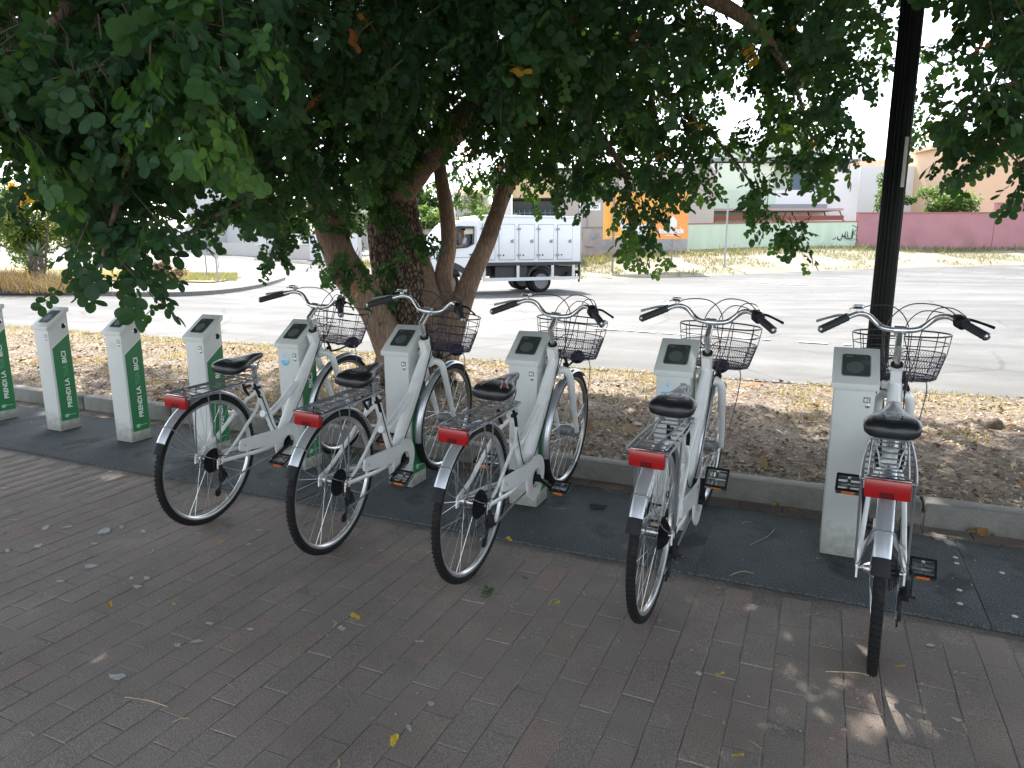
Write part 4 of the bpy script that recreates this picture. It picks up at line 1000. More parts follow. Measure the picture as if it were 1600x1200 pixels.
    # lock pin reaching to the post
    mb = MB(); mb.box((-.035, .908, .752), (.030, .040, .030)); mb.lathe([(.010, -.085), (.012, -.05), (.012, -.03)], 14, Matrix.Translation((0, .908, .752)));
    mb.build('lock_pin', m_white, root, bevel=.002)
    return root
STEER = {'fork', 'front_wheel', 'front_fender', 'stem', 'handlebar', 'grip', 'lever_clamp', 'grip_shifter', 'bell', 'cable', 'basket', 'headlight', 'basket_stay', 'front_brake'}
bike0 = make_bike()
poses = {5: (.132, -.778, -4.744, 4.5, 4.6), 6: (.154, -.795, -4.425, 4, 4.0), 7: (.097, -.782, -.66, 1.5, 3.0), 8: (.091, -.776, 1.2, 1.84, 1.7), 9: (.089, -.788, 5.04, 1.3, -1.2)}
crk = {5: -75, 6: -80, 7: 58, 8: -145, 9: 15}
BIKEL = {5: 'leftmost white city bike, plain black saddle, basket against the left tree limb', 6: 'second white city bike from left, basket overlapping the thick tree trunk', 7: 'middle white city bike whose black saddle has red and white flashes',
         8: 'fourth white city bike from left, saddle badge showing, docked at post 04', 9: 'rightmost white city bike seen straight from behind in front of lamp post'}
bikes = {}
for n in (5, 6, 7, 8, 9): bikes[n] = bike0 if n == 5 else copy_tree(bike0)
for n, o in bikes.items():
    dx, dy, yaw, steer, lean = poses[n]
    A = Matrix.Rotation(-R_(yaw), 4, 'Z') @ Matrix.Rotation(R_(lean), 4, 'Y')
    o.matrix_world = Matrix.Translation((PX0+PS*(n-5)+dx, PY0+dy, .0015)) @ A
    S = Matrix.Translation(ST0) @ Matrix.Rotation(R_(steer), 4, STA) @ Matrix.Translation(-ST0)
    for c in list(o.children):
        base = c.name.split('.')[0]
        if base in STEER: c.matrix_basis = S @ c.matrix_basis
        if base == 'crank':
            left = min(v.co.x for v in c.data.vertices) < -.05
            c.rotation_euler = (R_(crk[n]+(180 if left else 0)), 0, 0)
            # pedals stay level: their own spin about the axle
            for g in c.children:
                if True:
                    ang = -R_(crk[n]+(180 if left else 0))+R_({5: 20, 6: 24, 7: 18, 8: 48, 9: 32}[n]); P0 = Vector((0, 0, -.168))
                    g.matrix_basis = Matrix.Translation(P0) @ Matrix.Rotation(ang, 4, 'X') @ Matrix.Translation(-P0)
    sd_ = [c for c in o.children if c.name.startswith('saddle')][0]
    saddle_print('flash' if n == 7 else 'badge', sd_)
    tag(o, BIKEL[n], 'bicycle', 'white share bikes docked in a row')

# ------------------------------------------------------------------ lamp post
LP = Vector((.325, 4.66, .07))
lp = empty('lamp_post', LP)
n = 48; prof = [(0, .084), (.10, .084), (.13, .070), (.30, .068), (.34, .061), (4.6, .060)]
mb = MB(); vs = []
hs = [0, .10, .13, .30, .34]+[.34+.355*i for i in range(1, 13)]
def lr(h):
    for i in range(len(prof)-1):
        if prof[i][0] <= h <= prof[i+1][0]: return prof[i][1]+(prof[i+1][1]-prof[i][1])*(h-prof[i][0])/(prof[i+1][0]-prof[i][0])
    return .06
for h in hs:
    for k in range(n):
        r = lr(h)-(.0045 if (k % 3 == 0 and h > .33) else 0); a = 2*PI*k/n; vs.append((r*math.cos(a), r*math.sin(a), h))
mb.add(vs, [(i*n+k, i*n+(k+1) % n, (i+1)*n+(k+1) % n, (i+1)*n+k) for i in range(len(hs)-1) for k in range(n)]+[tuple((len(hs)-1)*n+k for k in range(n))])
mb.build('shaft', m_lamp, lp, angle=25)
mb = MB()
for (h, r) in [(.33, .066), (.12, .088)]: mb.lathe([(r-.006, h-.012), (r, h-.008), (r, h+.008), (r-.006, h+.012)], 32, Matrix.Rotation(-PI/2, 4, 'Y'))
mb.build('collar', m_lamp, lp)
st = MB(); va = math.radians(-52); ra = .0615
pts = []
for h in (1.60, 1.81, 1.82):
    pass
vs = []
for h in (1.565, 1.835):
    for k in range(7): a = va+(.40 if True else 0)*(k/6-.5); vs.append((ra*math.cos(a), ra*math.sin(a), h))
st.add(vs, [(k, k+1, 8+k, 7+k) for k in range(6)]); st.build('paper_strip', mat('pale_paper', (.55, .56, .53), .7, var=.08), lp)
mb = MB()                                                # lantern, above the frame
for (r0, r1, z0, z1) in [(.06, .05, 4.6, 4.75)]: mb.lathe([(r0, z0), (r1, z1)], 24, Matrix.Rotation(-PI/2, 4, 'Y'))
mb.lathe([(.05, 4.75), (.10, 4.80), (.20, 5.15), (.24, 5.17), (.06, 5.35), (.02, 5.42)], 24, Matrix.Rotation(-PI/2, 4, 'Y')); mb.build('lantern', m_lamp, lp)
tag(lp, 'tall black fluted lamp post with a pale paper strip behind dock 03', 'lamp post')

# ------------------------------------------------------------------ the carob tree
def bark_mat(name, c, c2, sc, depth):
    M = bpy.data.materials.new(name); M.use_nodes = True; t = M.node_tree; N = t.nodes; L = t.links; b = N['Principled BSDF']; b.inputs['Roughness'].default_value = .9; b.inputs['Specular IOR Level'].default_value = .2
    tc = N.new('ShaderNodeTexCoord'); mp = N.new('ShaderNodeMapping'); mp.inputs['Scale'].default_value = sc; L.new(tc.outputs['Object'], mp.inputs[0])
    nz = N.new('ShaderNodeTexNoise'); nz.inputs['Scale'].default_value = 3; nz.inputs['Detail'].default_value = 3; L.new(mp.outputs[0], nz.inputs[0])
    mx = N.new('ShaderNodeMix'); mx.data_type = 'VECTOR'; mx.inputs[0].default_value = .12; L.new(mp.outputs[0], mx.inputs[4]); L.new(nz.outputs['Color'], mx.inputs[5])
    v = N.new('ShaderNodeTexVoronoi'); v.feature = 'DISTANCE_TO_EDGE'; v.inputs['Scale'].default_value = 1; L.new(mx.outputs[1], v.inputs['Vector'])
    r = N.new('ShaderNodeMapRange'); r.inputs[1].default_value = .02; r.inputs[2].default_value = .22; L.new(v.outputs[0], r.inputs[0])
    n2 = N.new('ShaderNodeTexNoise'); n2.inputs['Scale'].default_value = 2.2; n2.inputs['Detail'].default_value = 8; L.new(tc.outputs['Object'], n2.inputs[0])
    cm = N.new('ShaderNodeMix'); cm.data_type = 'RGBA'; L.new(r.outputs[0], cm.inputs[0]); cm.inputs[6].default_value = (*c2, 1); cm.inputs[7].default_value = (*c, 1)
    rr = N.new('ShaderNodeMapRange'); rr.inputs[1].default_value = .35; rr.inputs[2].default_value = .65; rr.inputs[3].default_value = .7; rr.inputs[4].default_value = 1.3; L.new(n2.outputs[0], rr.inputs[0])
    c3 = N.new('ShaderNodeMix'); c3.data_type = 'RGBA'; c3.blend_type = 'MULTIPLY'; c3.inputs[0].default_value = 1; L.new(cm.outputs[2], c3.inputs[6]); L.new(rr.outputs[0], c3.inputs[7]); L.new(c3.outputs[2], b.inputs['Base Color'])
    n3 = N.new('ShaderNodeTexNoise'); n3.inputs['Scale'].default_value = 40; n3.inputs['Detail'].default_value = 5; L.new(mp.outputs[0], n3.inputs[0])
    ah = N.new('ShaderNodeMath'); ah.operation = 'MULTIPLY_ADD'; ah.inputs[1].default_value = .25; L.new(n3.outputs[0], ah.inputs[0]); L.new(r.outputs[0], ah.inputs[2])
    bp = N.new('ShaderNodeBump'); bp.inputs['Strength'].default_value = 1; bp.inputs['Distance'].default_value = depth; L.new(ah.outputs[0], bp.inputs['Height']); L.new(bp.outputs[0], b.inputs['Normal'])
    return M
m_bark = bark_mat('furrowed_bark', (.27, .205, .155), (.06, .042, .03), (34, 34, 14), .02)
m_limb = bark_mat('limb_bark', (.27, .19, .14), (.19, .13, .095), (44, 44, 6), .004)
def limb(name, ctrl, rad, mt, parent, n=28, seg=10, furrow=0.0, lump=.06, flare=None):
    P = catmull(ctrl, seg); R = interp_r(rad, len(ctrl), seg); vs = []; N_ = len(P)
    u = Vector((1, 0, 0))
    for i in range(N_):
        t = (P[min(i+1, N_-1)]-P[max(i-1, 0)]).normalized(); u = (u-t*u.dot(t)).normalized(); w = t.cross(u)
        for k in range(n):
            a = 2*PI*k/n; d = u*math.cos(a)+w*math.sin(a); q = P[i]+d*R[i]
            s = 1+lump*1.6*mn.noise(q*3.0)+lump*mn.noise(q*7)
            if flare: hgt = max(0, P[i].z-.1); s += flare*math.exp(-hgt/.22)*(.5+.5*math.cos(5*a+1.0))
            if furrow: s -= furrow*max(0, .5-abs(mn.noise(Vector((q.x*11, q.y*11, q.z*3.5))))*2.2)*1.2
            vs.append(P[i]+d*R[i]*s)
    mb = MB(); mb.add(vs, [(i*n+k, i*n+(k+1) % n, (i+1)*n+(k+1) % n, (i+1)*n+k) for i in range(N_-1) for k in range(n)]+[tuple((N_-1)*n+k for k in range(n))])
    return mb.build(name, mt, parent, angle=180)
tree = empty('carob_tree', TREE)
tr_inv = Matrix.Translation(-TREE)
def Lc(px, py, D): return Vector(at(px, py, D))-TREE
limb('trunk', [Lc(650, 610, 6.35), Lc(648, 570, 6.4), Lc(640, 500, 6.45), Lc(622, 400, 6.5), Lc(612, 310, 6.5), Lc(598, 230, 6.5), Lc(585, 140, 6.4), Lc(590, 20, 6.2), Lc(600, -120, 6.0)], [.36, .31, .275, .265, .235, .20, .17, .12, .07], m_bark, tree, n=96, seg=18, furrow=.16, lump=.05, flare=.35)
limb('limb', [Lc(640, 600, 6.25), Lc(612, 545, 6.2), Lc(580, 475, 6.1), Lc(538, 415, 6.0), Lc(512, 345, 5.9), Lc(480, 250, 5.7), Lc(440, 130, 5.4), Lc(380, 0, 5.0)], [.17, .15, .135, .145, .12, .10, .08, .05], m_limb, tree, 40)
limb('limb', [Lc(680, 600, 6.3), Lc(675, 520, 6.35), Lc(660, 440, 6.45), Lc(648, 380, 6.5)], [.17, .15, .13, .09], m_limb, tree, 36)
limb('limb', [Lc(690, 585, 6.45), Lc(697, 500, 6.5), Lc(694, 430, 6.5), Lc(701, 380, 6.5), Lc(697, 325, 6.5), Lc(686, 250, 6.45), Lc(686, 160, 6.3), Lc(700, 40, 6.1)], [.14, .110, .085, .070, .068, .060, .05, .03], m_limb, tree, 36)
limb('limb', [Lc(690, 590, 6.3), Lc(712, 500, 6.3), Lc(733, 440, 6.3), Lc(760, 380, 6.3), Lc(784, 310, 6.3), Lc(812, 245, 6.3), Lc(832, 160, 6.2), Lc(870, 40, 6.1)], [.13, .110, .088, .076, .074, .070, .06, .03], m_limb, tree, 36)
limb('limb', [Lc(618, 300, 6.4), Lc(650, 262, 6.2), Lc(690, 220, 6.0), Lc(730, 180, 5.8), Lc(790, 110, 5.4), Lc(900, 30, 4.9), Lc(1030, -60, 4.5)], [.17, .15, .135, .12, .09, .07, .05], m_limb, tree, 36)
limb('limb', [Lc(595, 200, 6.3), Lc(530, 130, 5.6), Lc(450, 60, 4.6), Lc(330, 10, 3.4), Lc(180, -30, 2.6), Lc(60, 60, 2.3)], [.15, .12, .09, .06, .035, .016], m_limb, tree, 24)
limb('limb', [Lc(590, 60, 6.2), Lc(700, -60, 5.2), Lc(950, -60, 4.2), Lc(1150, 20, 3.8), Lc(1230, 110, 3.9), Lc(1260, 190, 4.0)], [.12, .09, .065, .035, .015, .006], m_limb, tree, 20)
limb('limb', [Lc(790, 110, 5.4), Lc(900, 170, 5.0), Lc(970, 260, 4.7), Lc(985, 330, 4.5)], [.05, .03, .018, .007], m_limb, tree, 14)
for c in [((470, 230, 5.6), (400, 300, 4.6), (330, 340, 3.4), (250, 400, 2.4)), ((330, 10, 3.4), (250, 150, 2.6), (190, 300, 2.4), (160, 400, 2.3)), ((330, 10, 3.4), (300, 90, 2.4), (330, 150, 2.0), (350, 200, 1.95)),
          ((870, 40, 6.1), (1000, 120, 5.6), (1130, 230, 5.2), (1200, 330, 5.0)), ((1800, 150, 3.8), (1660, 120, 3.5), (1540, 150, 3.3), (1560, 220, 3.25), (1610, 270, 3.2)), ((870, 40, 6.1), (1100, -20, 6.2), (1350, 40, 6.4), (1480, 120, 6.4))]:
    limb('branch', [Lc(*p) for p in c], [.022, .015, .010, .005, .003][:len(c)], m_limb, tree, 8, lump=.1)
tag(tree, 'large carob tree with furrowed trunk and spreading low limbs over the bikes', 'tree')
# second tree, its trunk outside the frame to the right, its crown joins over the verge
T2 = Vector((4.6, 5.8, .05)); tree2 = empty('carob_tree', T2)
limb('trunk', [(0, 0, 0), (.05, 0, .8), (0, .05, 1.7), (-.1, 0, 2.6), (-.2, 0, 3.6)], [.3, .24, .2, .17, .1], m_bark, tree2, 48, 10, .12, .05, .3)
for c in [((-.1, 0, 2.2), (-1.2, -.4, 2.9), (-2.6, -1.0, 3.1), (-3.4, -1.6, 2.7)), ((-.1, 0, 2.6), (.8, -1.0, 3.6), (1.6, -2.4, 4.0)), ((-.1, 0, 2.7), (-.6, 1.4, 3.5), (-1.6, 2.8, 3.9)), ((-.1, 0, 2.8), (-1.5, -2.2, 3.9), (-2.2, -4.2, 4.2))]:
    limb('limb', c, [.12, .09, .05, .02][:len(c)], m_limb, tree2, 16)
tag(tree2, 'neighbouring tree whose branches droop in at the right edge of the photo', 'tree')

# ---- leaves: pinnate carob leaves of rounded leaflets
def leaflet(L_, w, fold=.18, cup=.1, n=4):
    """half outlines of an obovate leaflet: base, edge points, tip; folded on its midrib"""
    ed = ([(.13, .30), (.38, .49), (.68, .52), (.90, .34)] if n > 2 else [(.25, .44), (.78, .46)])
    V = [(0, 0, 0), (0, L_, -cup*L_*.6)]
    for s in (-1, 1):
        for (t, x) in ed: V.append((s*x*w, t*L_, fold*x*w-cup*L_*t*t*.6))
    k = len(ed)
    return np.array(V), [[0, 1]+[2+k-1-i for i in range(k)], [0]+[2+k+i for i in range(k)]+[1]]
def pinnate(r, pairs=4, ll=.045, lw=.037, gap=.031, n=4, droop=.25):
    Vs = []; Fs = []; base = 0
    for j in range(pairs):
        for s in (-1, 1):
            sc = (.8+.25*j/pairs)*r.uniform(.85, 1.12); V, F = leaflet(ll*sc, lw*sc*r.uniform(.78, 1.12), r.uniform(-.1, .3), r.uniform(-.15, .3), n)
            a = -s*(R_(62)-.12*j+r.normal(0, .15)) if j < pairs-1 else -s*(R_(36)+r.normal(0, .1)); tl = r.normal(0, .35)
            x, y, z = V[:, 0].copy(), V[:, 1].copy(), V[:, 2].copy(); ct, st_ = math.cos(tl), math.sin(tl); x, z = x*ct-z*st_, x*st_+z*ct
            tb = r.normal(-.15, .25); y, z = y*math.cos(tb)-z*math.sin(tb), y*math.sin(tb)+z*math.cos(tb)
            X = x*math.cos(a)-y*math.sin(a); Y = x*math.sin(a)+y*math.cos(a); Y = Y+.022+gap*j; X = X+s*.002
            z = z-droop*(Y**2)*2
            Vs.append(np.stack([X, Y, z], 1)); Fs += [[base+i for i in f] for f in F]; base += len(V)
    # stalk
    Lr = .022+gap*(pairs-1)+.01
    S = []
    for t in (0, .5, 1): y = Lr*t; z = -droop*y*y*2; S += [(-.0009, y, z), (.0009, y, z), (0, y, z-.0014)]
    S = np.array(S); Vs.append(S)
    for i in range(2):
        for k in range(3): Fs.append([base+i*3+k, base+i*3+(k+1) % 3, base+(i+1)*3+(k+1) % 3, base+(i+1)*3+k])
    return np.concatenate(Vs), Fs
tr_ = np.random.default_rng(5)
TPL = [pinnate(tr_, p) for p in (3, 4, 4, 5)]
TPLC = [pinnate(tr_, p, n=2) for p in (3, 4, 4)]
def rots(dirs, ups):
    y = dirs/np.linalg.norm(dirs, axis=1)[:, None]; z = ups-y*(ups*y).sum(1)[:, None]; z = z/(np.linalg.norm(z, axis=1)[:, None]+1e-9); x = np.cross(y, z)
    return np.stack([x, y, z], 2)
def sprays(r, cen, N, rad, nl=7, tl=.28, sc=1.0, tint=(.35, .12)):
    """N drooping twigs in an ellipsoid; returns leaf positions, rotations, scales, tints and twig polylines"""
    d = r.normal(0, 1, (N, 3)); d /= np.linalg.norm(d, axis=1)[:, None]; p = cen+d*(r.random(N)**.45)[:, None]*np.array(rad)
    out = d*.7+r.normal(0, .5, (N, 3)); out[:, 2] -= .45; out /= np.linalg.norm(out, axis=1)[:, None]
    return twigs(r, p, out, nl, tl, sc, tint)
def twigs(r, p, out, nl=7, tl=.28, sc=1.0, tint=(.35, .12)):
    N = len(p); P = []; Dv = []; U = []; T = []; S = []
    base_t = r.normal(tint[0], tint[1], N)
    for j in range(nl):
        t = (j+.7)/nl; q = p+out*(t*tl)+np.array([0, 0, -1])*(t*t*tl*.25)
        a = r.uniform(0, 2*PI, N)+j*2.4; side = np.stack([np.cos(a), np.sin(a), r.normal(-.15, .3, N)], 1)
        dv = out*.55+side*.85; dv[:, 2] -= .35
        up = np.array([0, 0, 1.])+r.normal(0, .45, (N, 3))
        P.append(q); Dv.append(dv); U.append(up); T.append(base_t+r.normal(0, .05, N)+(.06 if j == nl-1 else 0)); S.append(sc*r.uniform(.75, 1.12, N)*(.8 if j == nl-1 else 1))
    tw = (p-out*.06, p+out*tl+np.array([0, 0, -1])*tl*.25)
    return np.concatenate(P), np.concatenate(Dv), np.concatenate(U), np.concatenate(T), np.concatenate(S), tw
ramp_leaf = [(0, (.014, .038, .020)), (.35, (.026, .070, .033)), (.55, (.040, .098, .040)), (.72, (.066, .150, .045)), (.84, (.11, .19, .045)), (.90, (.34, .22, .03)), (.96, (.30, .13, .05)), (1, (.20, .07, .04))]
m_leaf = leaf_mat('carob_leaf', ramp_leaf, .40, .55, .28)
m_twig = mat('twig_bark', (.10, .07, .05), .9)

ALL = {'P': [], 'D': [], 'U': [], 'T': [], 'S': []}; TW = []; TRIM = []
def below(P, slack):
    f = (P-CAM)@Fw; X = 800+FPX*((P-CAM)@R2)/f; Y = 600-FPX*((P-CAM)@U2)/f
    nz = np.array([mn.noise(Vector((x*.018, 3.1, 0))) for x in X])*26
    return (f > .3) & (Y > np.interp(X, XK, YK)+slack+nz)
def put(res, trim=False):
    P, D, U, T, S, tw = res
    if trim:
        k = ~below(P, 4); P, D, U, T, S = P[k], D[k], U[k], T[k], S[k]; k = ~below(tw[1], 0); tw = (tw[0][k], tw[1][k])
    for k, v in zip('PDUTS', (P, D, U, T, S)): ALL[k].append(v)
    TW.append(tw)
lr_ = np.random.default_rng(21)
def clump(px, py, D, rad, N, nl=7, tl=.26, sc=1.0, tint=(.35, .12)): put(sprays(lr_, at(px, py, D)+np.array([0, 0, tl*.62]), N, rad, nl, tl, sc, tint))
# lower edge of the crown as it hangs, and how close it is, along the row
XK = [-500, 0, 60, 110, 230, 290, 330, 420, 480, 520, 560, 600, 640, 680, 740, 800, 880, 960, 1060, 1110, 1130, 1180, 1240, 1300, 1340, 1420, 1450, 1500, 1540, 1600, 2100]
YK = [260, 245, 285, 330, 345, 310, 350, 345, 370, 330, 300, 330, 300, 235, 245, 290, 300, 315, 325, 305, 275, 250, 235, 275, 245, 250, 230, 232, 205, 250, 250]
def layer(N, x0, x1, D0, D1, top, bot, nl=7, tl=.26, tint=(.33, .12), sc=1.0, keep=None):
    px = lr_.uniform(x0, x1, N); yb = np.interp(px, XK, YK)+bot-28; D = lr_.uniform(D0, D1, N); py = top+(yb-FPX*.16/D+15-top)*lr_.random(N)
    P = np.stack([at(a, b, c) for a, b, c in zip(px, py, D)])
    if keep is not None: k = keep(P, px, py); P = P[k]
    o = lr_.normal(0, .6, (len(P), 3)); o[:, 2] -= .5; o /= np.linalg.norm(o, axis=1)[:, None]
    put(twigs(lr_, P, o, nl, tl, sc, tint), True)
def gaps(th, s=2.2, sd=0):
    def f(P, px, py): return np.array([mn.noise(Vector((p[0]*s+sd, p[1]*s, p[2]*s*1.3))) > th for p in P])
    return f
layer(1250, -350, 620, 3.6, 7.0, -120, -10)                     # dense mass left
layer(950, 560, 1010, 4.6, 7.4, -120, -8, keep=gaps(-.18))
layer(560, 960, 1330, 3.8, 6.6, -120, -8, keep=gaps(.09, 2.3, 4))
layer(430, 1250, 2000, 3.0, 6.2, -120, -5, keep=gaps(.12, 2.3, 9))
layer(170, 1180, 1900, 2.6, 3.6, -100, -40, keep=gaps(.05, 2.8, 2), tint=(.40, .12))
layer(150, 480, 1100, 2.9, 4.4, -100, -110, tint=(.38, .1))
layer(75, -60, 420, 2.1, 3.4, -60, -30, tint=(.40, .08))
# hanging clusters
clump(165, 355, 2.5, (.15, .12, .10), 9, tl=.18, tint=(.36, .05)); clump(155, 425, 2.3, (.08, .06, .04), 3, 5, tl=.15, tint=(.36, .04)); clump(200, 460, 2.25, (.03, .04, .02), 1, 5, .14, tint=(.38, .04)); clump(140, 470, 2.3, (.02, .03, .02), 1, 4, .12, .7, tint=(.36, .04))
clump(255, 385, 2.35, (.06, .06, .04), 3, 5, .15, tint=(.32, .04)); clump(130, 300, 2.6, (.14, .1, .08), 6, 6, .2, tint=(.36, .06)); clump(225, 320, 2.9, (.16, .1, .08), 7)
clump(400, 345, 4.4, (.16, .15, .05), 5, tint=(.45, .12)); clump(475, 385, 4.8, (.09, .1, .10), 5, tint=(.4, .1)); clump(450, 320, 5.0, (.22, .2, .1), 7); clump(370, 320, 4.6, (.16, .2, .08), 5, tint=(.45, .15))
clump(550, 325, 5.7, (.2, .15, .22), 11, tint=(.36, .1)); clump(550, 420, 5.7, (.12, .1, .12), 7, tint=(.36, .08))
clump(595, 290, 6.0, (.22, .1, .28), 13, tl=.2, tint=(.33, .1)); clump(618, 410, 6.05, (.08, .05, .14), 4, 5, tl=.14, tint=(.38, .08)); clump(608, 490, 6.05, (.06, .04, .14), 5, 6, .14, tint=(.42, .05)); clump(650, 390, 6.05, (.10, .05, .12), 3, tl=.16, tint=(.35, .08)); clump(590, 215, 5.8, (.4, .2, .22), 20)
clump(735, 290, 6.9, (.22, .2, .12), 8, tint=(.62, .08)); clump(815, 290, 6.4, (.25, .2, .13), 10, tint=(.42, .15))
clump(880, 285, 4.7, (.22, .15, .06), 4, tint=(.36, .08)); clump(965, 310, 4.6, (.18, .2, .06), 5, tint=(.42, .12)); clump(1000, 355, 4.4, (.14, .12, .05), 3, tint=(.5, .1)); clump(990, 385, 4.4, (.12, .12, .03), 3, tint=(.62, .06))
clump(1060, 305, 4.6, (.16, .15, .06), 5, tint=(.4, .1)); clump(1120, 265, 4.8, (.2, .15, .05), 3, tint=(.5, .15))
clump(1205, 300, 4.3, (.06, .1, .11), 5, tint=(.42, .08)); clump(1225, 375, 4.2, (.10, .08, .05), 3, 5, .2, tint=(.42, .06)); clump(1255, 375, 4.2, (.06, .04, .03), 2, 5, .18, tint=(.42, .05)); clump(1200, 335, 4.3, (.08, .08, .06), 3, 6, .2)
clump(1310, 290, 3.6, (.10, .08, .07), 5, tint=(.55, .12)); clump(1400, 290, 3.6, (.14, .08, .06), 5, tint=(.58, .1)); clump(1440, 240, 3.5, (.18, .1, .1), 8, tint=(.45, .12))
clump(1545, 235, 3.2, (.2, .1, .06), 7, 6, .2, tint=(.4, .08)); clump(1590, 280, 3.1, (.12, .08, .04), 4, 5, .18, tint=(.42, .06)); clump(1520, 200, 3.3, (.1, .08, .08), 3)
# near branch, upper left, with young pale tips
clump(60, 150, 2.3, (.30, .2, .22), 22, 7, .24, 1.05, (.40, .05)); clump(200, 90, 2.4, (.35, .2, .2), 22, 7, .24, 1.05, (.38, .05)); clump(330, 60, 2.3, (.28, .2, .16), 14, 7, .24, 1.0, (.36, .05))
clump(170, 200, 2.1, (.18, .12, .08), 8, 7, .22, 1.05, (.42, .05)); clump(255, 130, 1.95, (.14, .08, .07), 5, 7, .2, 1.05, (.46, .04))
clump(320, 150, 1.9, (.14, .06, .07), 9, 6, .18, .95, (.60, .05)); clump(345, 195, 1.85, (.06, .04, .04), 4, 6, .16, .85, (.74, .03)); clump(10, 240, 2.1, (.06, .06, .07), 4, 6, .18, 1, (.64, .05)); clump(20, 180, 2.2, (.1, .08, .1), 5, 6, .2, 1, (.5, .06))
clump(850, 80, 3.1, (.3, .15, .14), 14, 7, .25, 1.05, (.48, .06)); clump(1000, 100, 3.3, (.1, .1, .2), 7, 7, .25, 1.05, (.44, .05)); clump(780, 20, 3.0, (.3, .15, .1), 10, 7, .25, 1.05, (.44, .06)); clump(1580, 110, 2.7, (.12, .1, .2), 8, 7, .22, 1.05, (.5, .05))
P, D, U, T, S = [np.concatenate(ALL[k]) for k in 'PDUTS']
T = np.clip(T, 0.02, .80)
odd = lr_.random(len(T)); T = np.where(odd < .0035, .90, T); T = np.where((odd > .0035) & (odd < .006), .97, T)
# keep the leaves out of the trunk axis, the camera and low air
dist = np.linalg.norm(P-CAM, axis=1); k = dist > 1.25
_f = (P-CAM)@Fw; _x = 800+FPX*((P-CAM)@R2)/_f; _y = 600-FPX*((P-CAM)@U2)/_f
def corridor(P):
    t = np.clip((P[:, 0]*LP.x+P[:, 1]*LP.y)/(LP.x**2+LP.y**2), 0, 1); o_ = np.hypot(P[:, 0]-t*LP.x, P[:, 1]-t*LP.y); return (o_ < .22) & (t > .25) & (P[:, 2] < 1.34+.315*t*4.67)
SPOTS = [np.array(atz(*q, 0)) for q in [(1248, 1000), (1262, 1010), (1235, 1050), (1250, 1080), (1285, 1062), (1270, 1120), (1475, 1160), (1490, 1190), (1010, 1180), (995, 1150), (1450, 1130)]]
SVN = np.array(sv)
def sunhole(P, r=.075):
    k = np.zeros(len(P), bool)
    for q in SPOTS: d = P-q; t = d@SVN; k |= np.linalg.norm(d-t[:, None]*SVN, axis=1) < r
    return k
k &= ~sunhole(P, .07)
lpd = np.hypot(P[:, 0]-LP.x, P[:, 1]-LP.y); k &= lpd > .10        # no leaf inside the lamp post
t_ = np.clip((P[:, 0]*LP.x+P[:, 1]*LP.y)/(LP.x**2+LP.y**2), 0, 1); off_ = np.hypot(P[:, 0]-t_*LP.x, P[:, 1]-t_*LP.y)
k &= ~((off_ < .19) & (t_ > .25) & (t_ < 1) & (P[:, 2] < 1.34+.30*t_*4.67))     # the twigs on the square's side of the post are clipped back
def bare(px0, px1, py0, py1):
    f = (P-CAM)@Fw; X = 800+FPX*((P-CAM)@R2)/f; Y = 600-FPX*((P-CAM)@U2)/f
    return (X > px0) & (X < px1) & (Y > py0) & (Y < py1)
P, D, U, T, S = P[k], D[k], U[k], T[k], S[k]
RM = rots(D, U)
def build_leaves(name, idx, tpls, mt, parent, off, seed=0):
    r = np.random.default_rng(seed); which = r.integers(0, len(tpls), len(idx)); VV = []; LL = []; SS = []; TT = []; nv = 0; nl = 0; AT = []
    for w, (tv, tf) in enumerate(tpls):
        ii = idx[which == w]
        if len(ii) == 0: continue
        X = np.einsum('nij,vj->nvi', RM[ii], tv)*S[ii][:, None, None]+(P[ii]-off)[:, None, :]
        lf = np.concatenate([np.array(f) for f in tf]); tot = np.array([len(f) for f in tf]); n = len(ii); m_ = len(tv)
        LL.append((lf[None, :]+(np.arange(n)*m_)[:, None]+nv).ravel()); st = np.concatenate([[0], np.cumsum(tot)[:-1]])
        SS.append((st[None, :]+(np.arange(n)*len(lf))[:, None]+nl).ravel()); TT.append(np.tile(tot, n))
        VV.append(X.reshape(-1, 3)); nv += n*m_; nl += n*len(lf)
        # a little colour difference from leaflet to leaflet
        per = np.repeat(r.normal(0, .022, (n, (m_-9)//(2+2*((len(tf[0])-2)))) ), 2+2*(len(tf[0])-2), axis=1); per = np.concatenate([per, np.zeros((n, m_-per.shape[1]))], 1) if per.shape[1] < m_ else per[:, :m_]
        AT.append(np.clip(T[ii][:, None]+per*(T[ii][:, None] < .8), 0, 1).ravel())
    o = np_mesh(name, np.concatenate(VV), np.concatenate(LL), np.concatenate(SS), np.concatenate(TT), mt, parent=parent, attr=np.concatenate(AT)); return o
f_ = (P-CAM)@Fw; X_ = 800+FPX*((P-CAM)@R2)/f_; Y_ = 600-FPX*((P-CAM)@U2)/f_
own2 = (P[:, 0] > 1.5)                                   # belongs to the right-hand tree
inview = (f_ > .5) & (X_ > 10) & (X_ < 1590) & (Y_ > 10) & (Y_ < 560) & ~own2
order = np.argsort(np.where(inview, f_, 1e9)); near = order[:295]; rest = np.ones(len(P), bool); rest[near] = False
ri = np.nonzero(rest & ~own2)[0]; o = build_leaves('foliage', ri, TPL, m_leaf, tree, np.array(TREE), 1); o['kind'] = 'stuff'
o = build_leaves('foliage', np.nonzero(rest & own2)[0], TPL, m_leaf, tree2, np.array(T2), 2); o['kind'] = 'stuff'
